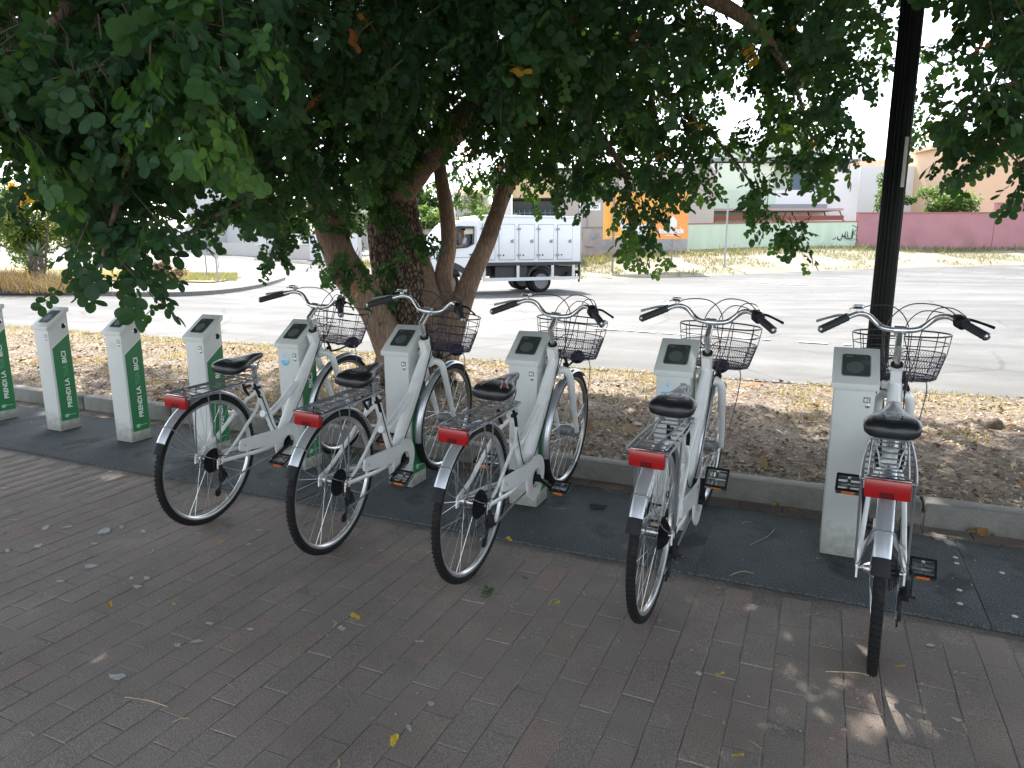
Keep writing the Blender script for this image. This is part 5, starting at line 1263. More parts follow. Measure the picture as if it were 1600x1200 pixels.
# the nearest leaves are pieces of their own
tl = []
for w, (tv, tf) in enumerate(TPL*3):
    for tn in (.34, .42, .50, .62, .74):
        me = bpy.data.meshes.new('leaf'); me.from_pydata([tuple(v) for v in tv], [], tf); a = me.attributes.new('tint', 'FLOAT', 'POINT'); rr = np.random.default_rng(int(w*9+tn*100))
        a.data.foreach_set('value', (tn+rr.normal(0, .02, len(tv))).astype(np.float32)); me.materials.append(m_leaf); tl.append((w % 4, tn, me))
for i in near:
    tn = min((.34, .42, .50, .62, .74), key=lambda t: abs(t-T[i])); c = [m_ for w, t, m_ in tl if t == tn]; me = c[int(i) % len(c)]
    o = bpy.data.objects.new('leaf', me); col.objects.link(o); o.parent = tree
    M = Matrix(RM[i].tolist()).to_4x4(); M.translation = Vector(P[i])-TREE; o.matrix_basis = M @ Matrix.Scale(float(S[i]), 4)
# twigs that carry them
for tr2, off, sel in ((tree, TREE, False), (tree2, T2, True)):
    mb = []; A = np.concatenate([t[0] for t in TW]); B = np.concatenate([t[1] for t in TW]); k = ((A[:, 0] > 1.5) == sel) & (np.linalg.norm(A-CAM, axis=1) > 1.3) & ~corridor(A) & ~corridor(B); A, B = A[k]-np.array(off), B[k]-np.array(off)
    d = B-A; sx = np.cross(d, [0, 0, 1.]); sx /= np.linalg.norm(sx, axis=1)[:, None]+1e-9; sy = np.cross(d, sx); sy /= np.linalg.norm(sy, axis=1)[:, None]+1e-9
    r0, r1 = .0032, .0013; ring = [(1, 0), (-.5, .87), (-.5, -.87)]
    V = np.concatenate([np.stack([A+sx*r0*c+sy*r0*s for c, s in ring], 1), np.stack([B+sx*r1*c+sy*r1*s for c, s in ring], 1)], 1).reshape(-1, 3); b = np.arange(len(A))*6
    F = np.concatenate([np.stack([b+i, b+(i+1) % 3, b+3+(i+1) % 3, b+3+i], 1) for i in range(3)]); o = quads('twigs', V, F, m_twig, parent=tr2); o['kind'] = 'stuff'
# upper crown: everything above the frame, it shades the square (coarser leaves)
P0, D0, U0, T0, S0 = P, D, U, T, S
def crown(N, xr, yr, zr, th=-.2, sd=3):
    r = lr_; p = np.stack([r.uniform(*xr, N), r.uniform(*yr, N), r.uniform(*zr, N)], 1); f = (p-CAM)@Fw; y = 600-FPX*((p-CAM)@U2)/np.maximum(f, .01)
    k = ((f < .2) | (y < -70)) & np.array([mn.noise(Vector((q[0]*.8+sd, q[1]*.8, q[2]*.8))) > th for q in p]); p = p[k]; p = p[~sunhole(p, .15)]; p = p[~((p[:, 1] > 7.4) & (p[:, 0] > -2.2) & (r.random(len(p)) < .55))]
    D = r.normal(0, 1, (len(p), 3)); D[:, 2] *= .4; D[:, 2] -= .2
    return p, D, np.array([0, 0, 1.])+r.normal(0, .35, (len(p), 3)), r.normal(.35, .1, len(p)).clip(.1, .7), r.uniform(2.2, 3.2, len(p))
A = crown(20000, (-9.5, 1.6), (-1.5, 9.3), (2.9, 6.6), -.42)
P, D, U, T, S = A; RM = rots(D, U); o = build_leaves('upper_crown', np.arange(len(P)), TPLC, m_leaf, tree, np.array(TREE), 3); o['kind'] = 'stuff'
A = crown(11000, (1.4, 8.5), (-1.5, 9.2), (3.0, 6.4), -.35); P, D, U, T, S = A; RM = rots(D, U); o = build_leaves('upper_crown', np.arange(len(P)), TPLC, m_leaf, tree2, np.array(T2), 4); o['kind'] = 'stuff'

# ------------------------------------------------------------------ fallen leaves on the bricks
ym = leaf_mat('fallen_leaf', [(0, (.42, .30, .04)), (.4, (.50, .36, .05)), (.6, (.30, .17, .06)), (.8, (.12, .08, .05)), (1, (.08, .15, .06))], .15, .5, .3)
def fallen(px, py, tint, label, size=.034, z=None, cat='fallen leaf', group='yellow leaves fallen on the paving', rot=None, zo=.004):
    V, F = leaflet(size, size*rb.uniform(.6, .85), rb.uniform(.3, .8), rb.uniform(-1.1, -.4)); V = V.copy(); V[:, 0] *= 1+.25*np.sin(V[:, 1]*300); V[:, 2] += .0035*np.sin(V[:, 1]*210+V[:, 0]*150); V[:, 1] -= size/2; k = len(V)
    a = rot if rot is not None else rb.uniform(0, 6.28); me = bpy.data.meshes.new('fallen_leaf'); me.from_pydata([tuple(v) for v in V], [], F)
    at_ = me.attributes.new('tint', 'FLOAT', 'POINT'); at_.data.foreach_set('value', np.full(k, tint, dtype=np.float32)); me.materials.append(ym)
    o = bpy.data.objects.new('fallen_leaf', me); col.objects.link(o); p = atz(px, py, zo); o.location = (p[0], p[1], zo+.001-V[:, 2].min()); o.rotation_euler = (rb.uniform(-.15, .15), rb.uniform(-.15, .15), a)
    return tag(o, label, cat, group)
fallen(870, 946, .1, 'yellow leaf on the bricks right of the small green leaf sprig')
fallen(556, 967, .25, 'yellow leaf on the bricks left of centre, below the second bike')
fallen(616, 1160, .1, 'yellow leaf on the bricks at the bottom left of centre')
fallen(1125, 1057, .3, 'yellow leaf between the two rear tyres of the rightmost bikes')
fallen(1405, 1046, .4, 'pale yellow leaf just right of the rightmost tyre on the bricks')
fallen(1152, 1186, .1, 'yellow leaf nearest the bottom edge, right of centre')
fallen(795, 845, .3, 'yellow leaf at the edge of the dark mat beside the middle bike', zo=.016)
fallen(172, 948, .55, 'curled brown leaf on the bricks at lower left', .03)
fallen(273, 945, .45, 'thin tan leaf on the bricks left of centre', .022)
fallen(346, 849, .5, 'small orange brown leaf near the front-left tyre', .020)
fallen(820, 905, .9, 'single green leaflet on the bricks right of the middle bike tyre', .026)
for (px, py, s) in [(1520, 833, .05), (1534, 836, .06), (1550, 840, .045), (1212, 791, .04), (976, 748, .05), (965, 752, .04), (1155, 773, .03), (1240, 800, .03)]:
    fallen(px, py, .5+.12*rb.random(), {1520: 'first brown leaf of the dry heap at the kerb foot', 1534: 'largest brown leaf of the dry heap at the kerb foot', 1550: 'rightmost brown leaf of the dry heap at the kerb foot', 1212: 'lone brown leaf at the kerb between the two rightmost docks',
            976: 'brown leaf at the kerb beside the fourth bike', 965: 'brown leaf at the kerb just left of the fourth bike saddle', 1155: 'small brown leaf at the kerb right of the fourth bike', 1240: 'tan leaf on the bricks beside dock 03 base'}[px], s, group='brown leaves along the kerb foot')
V, F = pinnate(np.random.default_rng(2), 4, .030, .018, .020, droop=0); V = V.copy(); V[:, 2] = np.abs(V[:, 2])*.35
me = bpy.data.meshes.new('leaf_sprig'); me.from_pydata([tuple(v) for v in V], [], F); a_ = me.attributes.new('tint', 'FLOAT', 'POINT'); a_.data.foreach_set('value', np.full(len(V), .62, dtype=np.float32)); me.materials.append(m_leaf)
o = bpy.data.objects.new('leaf_sprig', me); col.objects.link(o); p = atz(757, 938, .004); o.location = (p[0], p[1], .005); o.rotation_euler = (0, 0, R_(15)); tag(o, 'small green compound leaf sprig lying on the bricks below the middle bike', 'leaf sprig')
mb = MB(); p = atz(1148, 570, .0); 
mb = MB(); q = atz(935, 792, .016); mb.curve([(q[0]-.045, q[1], .018), (q[0]-.02, q[1]-.008, .024), (q[0]+.02, q[1]+.004, .018), (q[0]+.045, q[1]+.002, .028)], [.004, .010, .009, .003], 6, 4, flat=.4)
tag(mb.build('dead_leaf', mat('blackened_leaf', (.025, .02, .017), .9)), 'blackened curled dead leaf on the mat between third and fourth bike', 'fallen leaf')
mb = MB()
for (a, b, c) in [((1210, 827), (1200, 838), (1172, 852)), ((1140, 900), (1160, 893), (1178, 897)), ((195, 1090), (230, 1095), (262, 1105)), ((1290, 1050), (1400-60, 1052), (1360, 1057))]:
    pts = [atz(*k, .005 if k[1] > 900 else .017) for k in (a, b, c)]; mb.curve([(p[0], p[1], p[2]+.002) for p in pts], .0013, 5, 5)
tag(mb.build('fallen_twigs', m_bits), kind='stuff')

# ------------------------------------------------------------------ the white truck and its driver
pr_, pf_ = gp(846, 457), gp(702, 461.5)
fw_ = Vector((pf_.x-pr_.x, pf_.y-pr_.y, 0)).normalized(); TS = math.hypot(pf_.x-pr_.x, pf_.y-pr_.y)/3.0   # wheelbase 3 m
truck = empty('box_truck', pr_); side = Vector((0, 0, 1)).cross(fw_)   # local +x = forward, +y = left = the far side... the camera sees y = 0
# choose local y so that it points away from the camera
away = side if side.dot(pr_) > 0 else -side
slope = (pf_.z-pr_.z)/math.hypot(pf_.x-pr_.x, pf_.y-pr_.y)
fx = (fw_+Vector((0, 0, slope))).normalized(); uz = fx.cross(away).normalized(); uz = uz if uz.z > 0 else -uz
Mt = basis(fx, away, uz, pr_); Mt = Mt @ Matrix.Scale(TS, 4)
truck.matrix_world = Mt
m_tw = mat('truck_white', (.74, .75, .76), .35, coat=.3, var=.02); m_tg = mat('truck_dark_trim', (.03, .03, .033), .55); m_tgl = mat('truck_window_glass', (.03, .035, .04), .06, spec=.7)
m_line = mat('door_seam', (.10, .105, .11), .6); m_tgrey = mat('truck_grey', (.28, .29, .30), .5)
WD = 2.0
mb = MB(); mb.box2((-1.34, 0, .93), (1.98, WD, 2.30)); box = mb.build('cargo_box', m_tw, truck, bevel=.025)
mb = MB(); mb.box2((-1.36, -.015, 2.26), (2.0, WD+.015, 2.325)); mb.build('box_roof_trim', m_tw, box, bevel=.012)
mb = MB(); mb.box2((1.98, .1, 1.95), (2.55, WD-.1, 2.18)); mb.build('roof_fairing', m_tw, truck, bevel=.05)
for i in range(5):
    x0_, x1_ = -1.04+.66*i*.985, -1.04+.66*i*.985+.50
    if x1_ > 1.95: x1_ = 1.93
    mb = MB(); mb.box2((x0_, -.022, 1.02), (x1_, .01, 2.06)); d = mb.build('cargo_door', m_tw, truck, bevel=.006)
    mb = MB()
    mb.box2((x0_-.012, -.006, 1.008), (x1_+.012, .004, 2.072)); mb.build('seal', m_line, d, smooth=False)
    mb = MB(); mb.box2((x0_+.04, -.045, 1.52), (x0_+.13, -.02, 1.60)); mb.box2((x0_+.05, -.055, 1.53), (x0_+.075, -.04, 1.63)); mb.build('latch', m_tgrey, d)
    for zz in (1.12, 1.90):
        mb = MB(); mb.box2((x1_-.05, -.036, zz), (x1_+.06, -.02, zz+.06)); mb.build('hinge', m_tgrey, d)
    mb = MB(); mb.lathe([(.025, 0), (.025, .012)], 10, Matrix.Translation((x1_-.13, -.022, 1.15)) @ Matrix.Rotation(-PI/2, 4, 'Z')); mb.build('drain_plug', m_tg, d)
mb = MB(); mb.box2((-1.20, -.012, 2.14), (-1.12, .0, 2.20)); mb.box2((-1.16, -.012, 2.06), (-1.12, .0, 2.10)); mb.build('side_mark', m_tgrey, truck)
mb = MB(); mb.box2((-1.37, -.02, .84), (2.0, WD+.02, .93)); mb.build('box_sill', m_tg, truck)
mb = MB(); mb.box2((-1.25, .35, .52), (3.4, WD-.35, .78)); mb.box2((.45, .1, .42), (1.5, .6, .82)); mb.box2((-1.30, .2, .45), (-1.0, 1.8, .60)); mb.build('chassis', m_tg, truck)
mb = MB(); mb.box2((-1.30, -.02, .38), (1.93, .02, .48)); mb.build('side_guard', m_tgrey if 0 else mat('guard_aluminium', (.55, .56, .57), .4, .3), truck)
for x in (-1.15, -.42, .75, 1.85): mb = MB(); mb.box2((x, -.012, .42), (x+.09, .03, .86)); mb.build('guard_post', mat('guard_aluminium', (.55, .56, .57), .4, .3), truck)
mb = MB(); mb.box2((-1.36, .03, .30), (-1.32, .10, .84)); mb.box2((-1.38, .06, .55), (-1.30, 1.9, .66)); mb.build('rear_bumper', m_tg, truck)
# cab: side outline
cabo = [(1.98, .62), (1.98, 2.10), (2.15, 2.16), (2.55, 2.15), (2.75, 2.07), (3.28, 1.50), (3.70, 1.33), (3.86, 1.16), (3.90, .80), (3.88, .45), (3.42, .42), (3.40, .60), (3.30, .78), (3.12, .86), (2.92, .86), (2.74, .78), (2.64, .60), (2.62, .45), (1.98, .45)]
# ngon triangulated by bmesh
def ngon_prism(name, poly, y0, y1, mt, parent, hole=None, bev=0, taper=0.0):
    bm = bmesh.new()
    vo = [bm.verts.new((p[0], y0, p[1])) for p in poly]; n = len(vo); E_ = [bm.edges.new((vo[i], vo[(i+1) % n])) for i in range(n)]
    if hole:
        vh = [bm.verts.new((p[0], y0, p[1])) for p in hole]; m_ = len(vh); E_ += [bm.edges.new((vh[i], vh[(i+1) % m_])) for i in range(m_)]
    bmesh.ops.triangle_fill(bm, use_beauty=True, edges=E_)
    r = bmesh.ops.extrude_face_region(bm, geom=bm.faces[:]); bmesh.ops.translate(bm, vec=(0, y1-y0, 0), verts=[e for e in r['geom'] if isinstance(e, bmesh.types.BMVert)])
    bmesh.ops.recalc_face_normals(bm, faces=bm.faces)
    if bev: bmesh.ops.bevel(bm, geom=[e for e in bm.edges if e.is_manifold and e.calc_face_angle(0) > R_(50)], offset=bev, segments=2, affect='EDGES')
    me = bpy.data.meshes.new(name); bm.to_mesh(me); bm.free(); me.materials.append(mt); me.polygons.foreach_set('use_smooth', [True]*len(me.polygons)); me.set_sharp_from_angle(angle=R_(35))
    o = bpy.data.objects.new(name, me); col.objects.link(o); o.parent = parent; return o
win = [(2.22, 1.50), (2.20, 1.98), (2.72, 1.98), (2.86, 1.86), (3.16, 1.52), (3.14, 1.34), (2.42, 1.40)]
ngon_prism('cab_side', cabo, 0.0, .09, m_tw, truck, win, .0); ngon_prism('cab_side', cabo, WD-.09, WD, m_tw, truck, win, .0)
mb = MB(); mb.box2((1.98, .09, 2.06), (2.72, WD-.09, 2.14)); mb.box2((1.985, .09, .62), (2.05, WD-.09, 2.06)); mb.build('cab_roof', m_tw, truck)
mb = MB(); mb.add([(2.75, .09, 2.06), (2.75, WD-.09, 2.06), (3.28, WD-.09, 1.50), (3.28, .09, 1.50)], [(0, 1, 2, 3)]); mb.build('windscreen', m_tgl, truck, smooth=False)
mb = MB(); mb.prism([(3.28, 1.49), (3.70, 1.32), (3.86, 1.15), (3.89, .80), (3.87, .46), (3.45, .46), (3.25, .9)], 'y', .09, WD-.09)
bn = MB(); bn.v = [(v[0], v[1], v[2]) for v in mb.v]; bn.f = mb.f; bn.mi = mb.mi; bn.build('bonnet', m_tw, truck)
mb = MB(); mb.box2((2.0, .12, 1.0), (2.12, 1.9, 1.6)); mb.box2((2.12, .25, 1.0), (2.6, .85, 1.22)); mb.box2((2.10, .28, 1.2), (2.22, .80, 1.78)); mb.build('seat', m_tg, truck)
mb = MB(); mb.box2((2.12, .10, .6), (3.3, WD-.1, 1.02)); mb.box2((2.95, .12, 1.02), (3.28, WD-.12, 1.36)); mb.build('dashboard', m_tg, truck)
mb = MB(); P = [(2.86+.06*math.cos(a), .50+.19*math.sin(a), 1.40+.17*math.cos(a)) for a in [2*PI*k/20 for k in range(20)]]; mb.tube(P, .015, 6, closed=True); mb.build('steering_wheel', m_tg, truck)
mb = MB(); W_ = win; cxw, czw = 2.6, 1.68
for k in range(len(W_)):
    a, b = W_[k], W_[(k+1) % len(W_)]; mb.tube([(a[0], -.004, a[1]), (b[0], -.004, b[1])], .022, 6)
mb.tube([(2.86, -.004, 1.90), (2.86, -.004, 1.37)], .022, 6); mb.build('window_frame', m_tg, truck)
mb = MB(); mb.prism([(3.05, .88), (2.55, .62), (2.45, .42), (1.98, .42), (1.98, .66), (2.4, .70), (2.62, .86), (2.8, .95)], 'y', -.012, .0); mb.build('sill_trim', m_tg, truck)
mb = MB(); mb.box2((3.87, .05, .40), (3.95, WD-.05, .70)); mb.build('front_bumper', m_tg, truck, bevel=.02)
mb = MB(); mb.prism([(3.45, 1.20), (3.80, 1.16), (3.84, 1.02), (3.60, 1.05)], 'y', -.012, .02); mb.build('headlight', m_tg, truck)
mb = MB(); mb.box2((3.0, -.22, 1.42), (3.10, -.06, 1.78)); mb.tube([(3.05, 0, 1.48), (3.05, -.1, 1.48)], .015, 6); mb.build('mirror', m_tg, truck, bevel=.02)
mb = MB(); mb.lathe([(.0, 0)] and [(.47, 0), (.47, .03), (.40, .03), (.40, 0)], 20, Matrix.Translation((0, .02, .40)) @ Matrix.Rotation(PI/2, 4, 'Z'), cap=False)
mbw = MB(); P = [(.46*math.cos(a), .03, .38+.46*math.sin(a)) for a in [R_(15+150*k/12) for k in range(13)]]; mbw.tube(P, .035, 6); mbw.build('mudguard', m_tg, truck)
def twheel(x, y, r=.35):
    w = empty('wheel', (x, y, r), parent=truck); M_ = Matrix.Rotation(PI/2, 4, 'Z')
    mb = MB(); mb.lathe([(r-.12, -.10), (r-.02, -.11), (r, -.08), (r, .08), (r-.02, .11), (r-.12, .10)], 32, M_); mb.build('tyre', m_tyre, w)
    mb = MB(); mb.lathe([(r-.13, -.104), (r-.115, -.12), (r-.14, -.118), (r-.17, -.06), (.08, -.05), (.07, -.10), (.0, -.10)][:6], 24, M_); mb.build('rim', mat('wheel_disc_grey', (.16, .16, .165), .5, .4), w)
    mb = MB()
    for k in range(10): a = 2*PI*k/10; mb.lathe([(.018, -.02), (.018, .02)], 8, Matrix.Translation((.135*math.cos(a), .06, .135*math.sin(a))) @ Matrix.Rotation(PI/2, 4, 'Z'))
    mb.build('rim_hole', m_tg, w)
    # mirrored so that the dished side shows outward
    for c in w.children:
        if y < 1: c.matrix_basis = Matrix.Rotation(PI, 4, 'Z') @ c.matrix_basis if c.name.startswith('rim') and 0 else c.matrix_basis
for (x, y) in ((0, .14), (0, .42), (0, 1.60), (0, 1.86), (3.02, .14), (3.02, 1.86)): twheel(x, y)
mb = MB()
for (a, b) in [((2.14, 2.02), (2.14, .78)), ((2.14, .78), (2.55, .80)), ((3.18, 1.36), (3.16, .98)), ((2.0, 1.12), (3.72, 1.06)), ((3.30, 1.48), (3.84, 1.18))]: mb.tube([(a[0], -.001, a[1]), (b[0], -.001, b[1])], .007, 4)
s_ = mb.build('panel_gap', m_line, truck); s_['kind'] = 'stuff'
mb = MB(); mb.box2((2.22, -.02, 1.16), (2.36, .0, 1.20)); mb.build('door_handle', m_tg, truck)
tag(truck, 'white box truck with row of small cargo doors driving left on the road', 'truck')
# driver, seated, elbow by the window
def skin(name, pts, edges, radii, mt, sub=2):
    me = bpy.data.meshes.new(name); me.from_pydata(pts, edges, []); o = bpy.data.objects.new(name, me); col.objects.link(o)
    md = o.modifiers.new('s', 'SKIN'); o.modifiers.new('d', 'SUBSURF').levels = sub
    sv_ = me.skin_vertices[0].data
    for i, r in enumerate(radii): sv_[i].radius = (r, r) if not isinstance(r, tuple) else r; sv_[i].use_root = (i == 0)
    dg = bpy.context.evaluated_depsgraph_get(); m2 = bpy.data.meshes.new_from_object(o.evaluated_get(dg)); bpy.data.objects.remove(o); m2.name = name
    m2.materials.clear(); m2.materials.append(mt); m2.polygons.foreach_set('use_smooth', [True]*len(m2.polygons)); o = bpy.data.objects.new(name, m2); col.objects.link(o); return o
m_skin = mat('skin', (.42, .24, .16), .55); m_shirt = mat('pale_shirt', (.62, .62, .68), .8); m_hair = mat('dark_hair', (.02, .015, .012), .7)
pp = [(0, 0, 0), (0, 0, .22), (.01, 0, .40), (.02, 0, .52), (.03, -.0, .60), (.045, 0, .70), (.05, 0, .76), (.0, -.19, .46), (.16, -.24, .22), (.36, -.14, .30), (.42, -.12, .33), (.0, .19, .46), (.14, .23, .24), (.36, .12, .30), (.42, .11, .33), (.22, -.10, -.02), (.48, -.11, .0), (.50, -.11, -.35), (.22, .10, -.02), (.48, .11, .0), (.50, .11, -.35)]
ee = [(0, 1), (1, 2), (2, 3), (3, 4), (4, 5), (5, 6), (2, 7), (7, 8), (8, 9), (9, 10), (2, 11), (11, 12), (12, 13), (13, 14), (0, 15), (15, 16), (16, 17), (0, 18), (18, 19), (19, 20)]
rr_ = [(.12, .15), (.12, .16), (.11, .16), .055, .055, (.085, .075), (.07, .065), .065, .045, .032, .03, .065, .045, .032, .03, .085, .065, .045, .085, .065, .045]
drv = skin('person', pp, ee, rr_, m_skin)
drv.matrix_world = Mt @ Matrix.Translation((2.36, .50, 1.16)) @ Matrix.Rotation(R_(0), 4, 'Z')
sh = skin('shirt', [(0, 0, -.02), (0, 0, .22), (.01, 0, .41), (.015, 0, .48), (.0, -.19, .46), (.10, -.23, .31), (.0, .19, .46), (.09, .23, .32)], [(0, 1), (1, 2), (2, 3), (2, 4), (4, 5), (2, 6), (6, 7)], [(.135, .165), (.135, .175), (.125, .172), .07, .078, .062, .078, .062], m_shirt); sh.parent = drv
hr = skin('hair', [(.0, 0, .70), (.0, 0, .78), (.04, 0, .83)], [(0, 1), (1, 2)], [(.055, .07), (.085, .08), (.06, .06)], m_hair); hr.parent = drv
mb = MB(); mb.box((.135, 0, .69), (.03, .022, .045), Matrix.Rotation(.4, 3, 'Y')); o = mb.build('nose', m_skin, drv, bevel=.008)
mb = MB()
for s in (-1, 1): mb.box((.122, s*.032, .722), (.008, .022, .010))
mb.build('eyes', m_hair, drv)
tag(drv, 'driver in a pale shirt seen through the side window of the white truck', 'person')

# ------------------------------------------------------------------ signs across the road
def post_on(px, py, topy, r, mt, name, label, cat='pole', group=None, z=None):
    p = gp(px, py); D = (np.array(p)-CAM)@Fw; h = (py-topy)/FPX*D
    o = empty(name, p); mb = MB(); mb.tube([(0, 0, -.1), (0, 0, h)], r, 10); mb.build('shaft', mt, o); tag(o, label, cat, group); return o, p, D, h
def facing(p, D, px, py, w, h, th=.04, tilt=0):
    """a frame for a flat sign standing at depth D square to the road (its centre at the given place)"""
    c = Vector(at(px, py, D)); y = Vector((0, 0, 1)); n = Vector((-c.x, -c.y, 0)).normalized(); n = (Matrix.Rotation(tilt, 3, 'Z') @ n); x = y.cross(n); return basis(x, y, n, c)
m_pole = mat('grey_pole', (.33, .33, .32), .5, .3); m_sback = mat('sign_back_grey', (.20, .24, .30), .5, .3)
o, p, D, h = post_on(324, 438, 328, .03, m_pole, 'sign_post', 'left one of the two close grey sign posts on the island'); 
o, p, D, h = post_on(341, 446, 322, .032, m_pole, 'stop_sign', 'road sign seen from behind on the grass island, right of the two close posts', 'road sign')
M = facing(p, D-.06, 329, 333, .6, .6); mb = MB(); M = o.matrix_world.inverted() @ M if False else Matrix.Translation(-p) @ M
P = [(.34*math.cos(R_(22.5+45*k)), .34*math.sin(R_(22.5+45*k))) for k in range(8)]
mb.add([tuple(M @ Vector((x, y, -.006))) for x, y in P]+[tuple(M @ Vector((x, y, .006))) for x, y in P], [tuple(range(8)), tuple(range(15, 7, -1))]+[(k, (k+1) % 8, 8+(k+1) % 8, 8+k) for k in range(8)]); mb.build('sign_plate', m_sback, o, smooth=False)
o, p, D, h = post_on(342, 423, 335, .03, m_pole, 'sign_post', 'thin grey post behind the two close sign posts at left')
o, p, D, h = post_on(427, 405, 300, .06, mat('pale_pole', (.62, .62, .60), .5), 'street_pole', 'pale slim pole in front of the openwork balustrade wall')
o, p, D, h = post_on(292, 391, 345, .05, MATS['pale_pole'], 'street_pole', 'short pale pole before the panelled left wall')
o, p, D, h = post_on(711, 425, 255, .09, MATS['pale_pole'], 'street_pole', 'pale pole rising behind the upright tree limb and the truck cab')
o, p, D, h = post_on(1132, 418, 322, .045, m_pole, 'sign_post', 'lone thin grey post on the sand right of the orange billboard')
# street name sign
o, p, D, h = post_on(907, 432, 315, .03, m_pole, 'street_name_sign', 'small white street name sign on a post left of the billboard', 'street sign')
M = Matrix.Translation(-p) @ facing(p, D-.05, 922, 322.5, 1, .3); w_, h_ = 32/FPX*D/2, 12/FPX*D/2
mb = MB(); mb.box((0, 0, 0), (w_*2, h_*2, .02)); mb.v = [tuple(M @ Vector(v)) for v in mb.v]; pl = mb.build('sign_plate', mat('sign_white', (.75, .76, .78), .5), o, smooth=False)
text_mesh('Degli Astri', .34, mat('sign_black', (.02, .02, .03), .6), pl, M @ Matrix.Translation((.04, -.10, .012)), 'lettering', bold=.012, align='CENTER', width=w_*1.45)
text_mesh('VIA', .12, MATS['sign_black'], pl, M @ Matrix.Translation((-w_*.88, .12*h_/.17, .012)), 'lettering', width=.22); text_mesh('32', .12, MATS['sign_black'], pl, M @ Matrix.Translation((w_*.55, .12*h_/.17, .012)), 'lettering', width=.2)
# billboard
bp1, bp2 = gp(957, 427), gp(1049, 420.5)
bb = empty('billboard', (bp1+bp2)/2); org = (bp1+bp2)/2; D = float((np.array(bp1)-CAM)@Fw)
BL_, BR_ = Vector(at(942, 372, D)), Vector(at(1074, 372, D)); xx = (BR_-BL_); xx.z = 0; Wb = xx.length; xx.normalize(); yy = Vector((0, 0, 1)); zz = xx.cross(yy); zz = zz if zz.dot(Vector((-org.x, -org.y, 0))) > 0 else -zz
Hb = 71/FPX*D; c0 = Vector(at(942, 374, D)); Mb = basis(xx, yy, zz, c0-org)
def bpoly(name, pts, mt, z, parent, th=.004):
    n = len(pts); mb = MB(); mb.add([tuple(Mb @ Vector((x*Wb, y*Hb, z-th))) for x, y in pts]+[tuple(Mb @ Vector((x*Wb, y*Hb, z))) for x, y in pts], [tuple(range(n)), tuple(range(2*n-1, n-1, -1))]+[(k, (k+1) % n, n+(k+1) % n, n+k) for k in range(n)]); return mb.build(name, mt, parent, smooth=False)
m_bo = mat('billboard_amber', (.80, .38, .07), .5); m_bd = mat('billboard_orange', (.78, .31, .075), .5); m_bw = mat('billboard_white', (.72, .70, .74), .5)
pan = bpoly('panel', [(0, 0), (1, 0), (1, 1), (0, 1)], m_bo, .03, bb, .06)
bpoly('orange_field', [(.53, .004), (.998, .004), (.998, .72), (.60, .72)], m_bd, .036, pan)
bpoly('white_arrow', [(.10, .52), (.28, .80), (.33, .72), (.19, .50), (.40, .10), (.40, .02), (.30, .02)], m_bw, .036, pan)
bpoly('pale_swoosh', [(.30, .02), (.50, .004), (.55, .35), (.42, .30)], m_bw, .040, pan)
bpoly('house_logo', [(.775, .25), (.865, .25), (.865, .40), (.82, .50), (.775, .40)], m_bw, .042, pan)
text_mesh('imobilande', .40, m_bw, pan, Mb @ Matrix.Translation((.66*Wb, .13*Hb, .044)), 'lettering', bold=.02, width=.29*Wb)
bpoly('small_print', [(.74, .075), (.90, .075), (.90, .09), (.74, .09)], m_bw, .042, pan); bpoly('small_print', [(.03, .05), (.20, .05), (.20, .065), (.03, .065)], m_bw, .036, pan)
for q in (bp1, bp2):
    mb = MB(); b = Vector((q.x, q.y, q.z))-org; b = b+zz*-.08; mb.tube([b+Vector((0, 0, -.1)), b+Vector((0, 0, .9*Hb+(c0.z-q.z)))], .055, 8); mb.build('post', mat('billboard_post', (.22, .19, .16), .7), bb)
tag(bb, 'large orange real estate billboard on two posts, partly behind hanging leaves', 'billboard')

# ------------------------------------------------------------------ walls and buildings across the road
def wall_seg(name, A, B, topA, topB, th, mt, label, cat='wall', base=.6):
    """wall standing on the ground from photo place A to B, each (px, base_py, D); tops given as py"""
    a0, b0 = Vector(at(*A)), Vector(at(*B)); a1, b1 = Vector(at(A[0], topA, A[2])), Vector(at(B[0], topB, B[2]))
    d = Vector((b0.x-a0.x, b0.y-a0.y, 0)).normalized(); n = Vector((-d.y, d.x, 0)); n = n if n.dot(a0) > 0 else -n; org = Vector((a0.x, a0.y, a0.z))
    V = []
    for q in (Vector((0, 0, 0)), n*th):
        for (p, z) in ((a0, a0.z-base), (b0, b0.z-base), (b0, b1.z), (a0, a1.z)): V.append(Vector((p.x, p.y, z))+q-org)
    mb = MB(); mb.add(V, [(0, 1, 2, 3), (7, 6, 5, 4), (0, 4, 5, 1), (1, 5, 6, 2), (2, 6, 7, 3), (3, 7, 4, 0)]); o = mb.build(name, mt, smooth=False, loc=org)
    if label: tag(o, label, cat)
    o['_n'] = 0; del o['_n']
    mc = MB(); V2 = []
    for q in (n*-.04, n*(th+.04)):
        for (p, z) in ((a0, a1.z+.003), (b0, b1.z+.003), (b0, b1.z+.07), (a0, a1.z+.07)): V2.append(Vector((p.x, p.y, z))+q-org)
    mc.add(V2, [(0, 1, 2, 3), (7, 6, 5, 4), (0, 4, 5, 1), (1, 5, 6, 2), (2, 6, 7, 3), (3, 7, 4, 0)])
    return o, org, d, n, mc
m_pink = mat('pink_render', (.38, .185, .20), .9, var=.09, vscale=.8, c2=(.32, .155, .165), c2scale=.35, c2lo=.5, c2hi=.62)
m_pgreen = mat('pale_green_render', (.50, .60, .47), .9, var=.08, vscale=1.2, c2=(.38, .45, .36), c2scale=.6, c2lo=.55, c2hi=.7, stretch=(1, 1, .3))
m_greyc = mat('grey_block_wall', (.30, .30, .31), .9, var=.15, vscale=2)
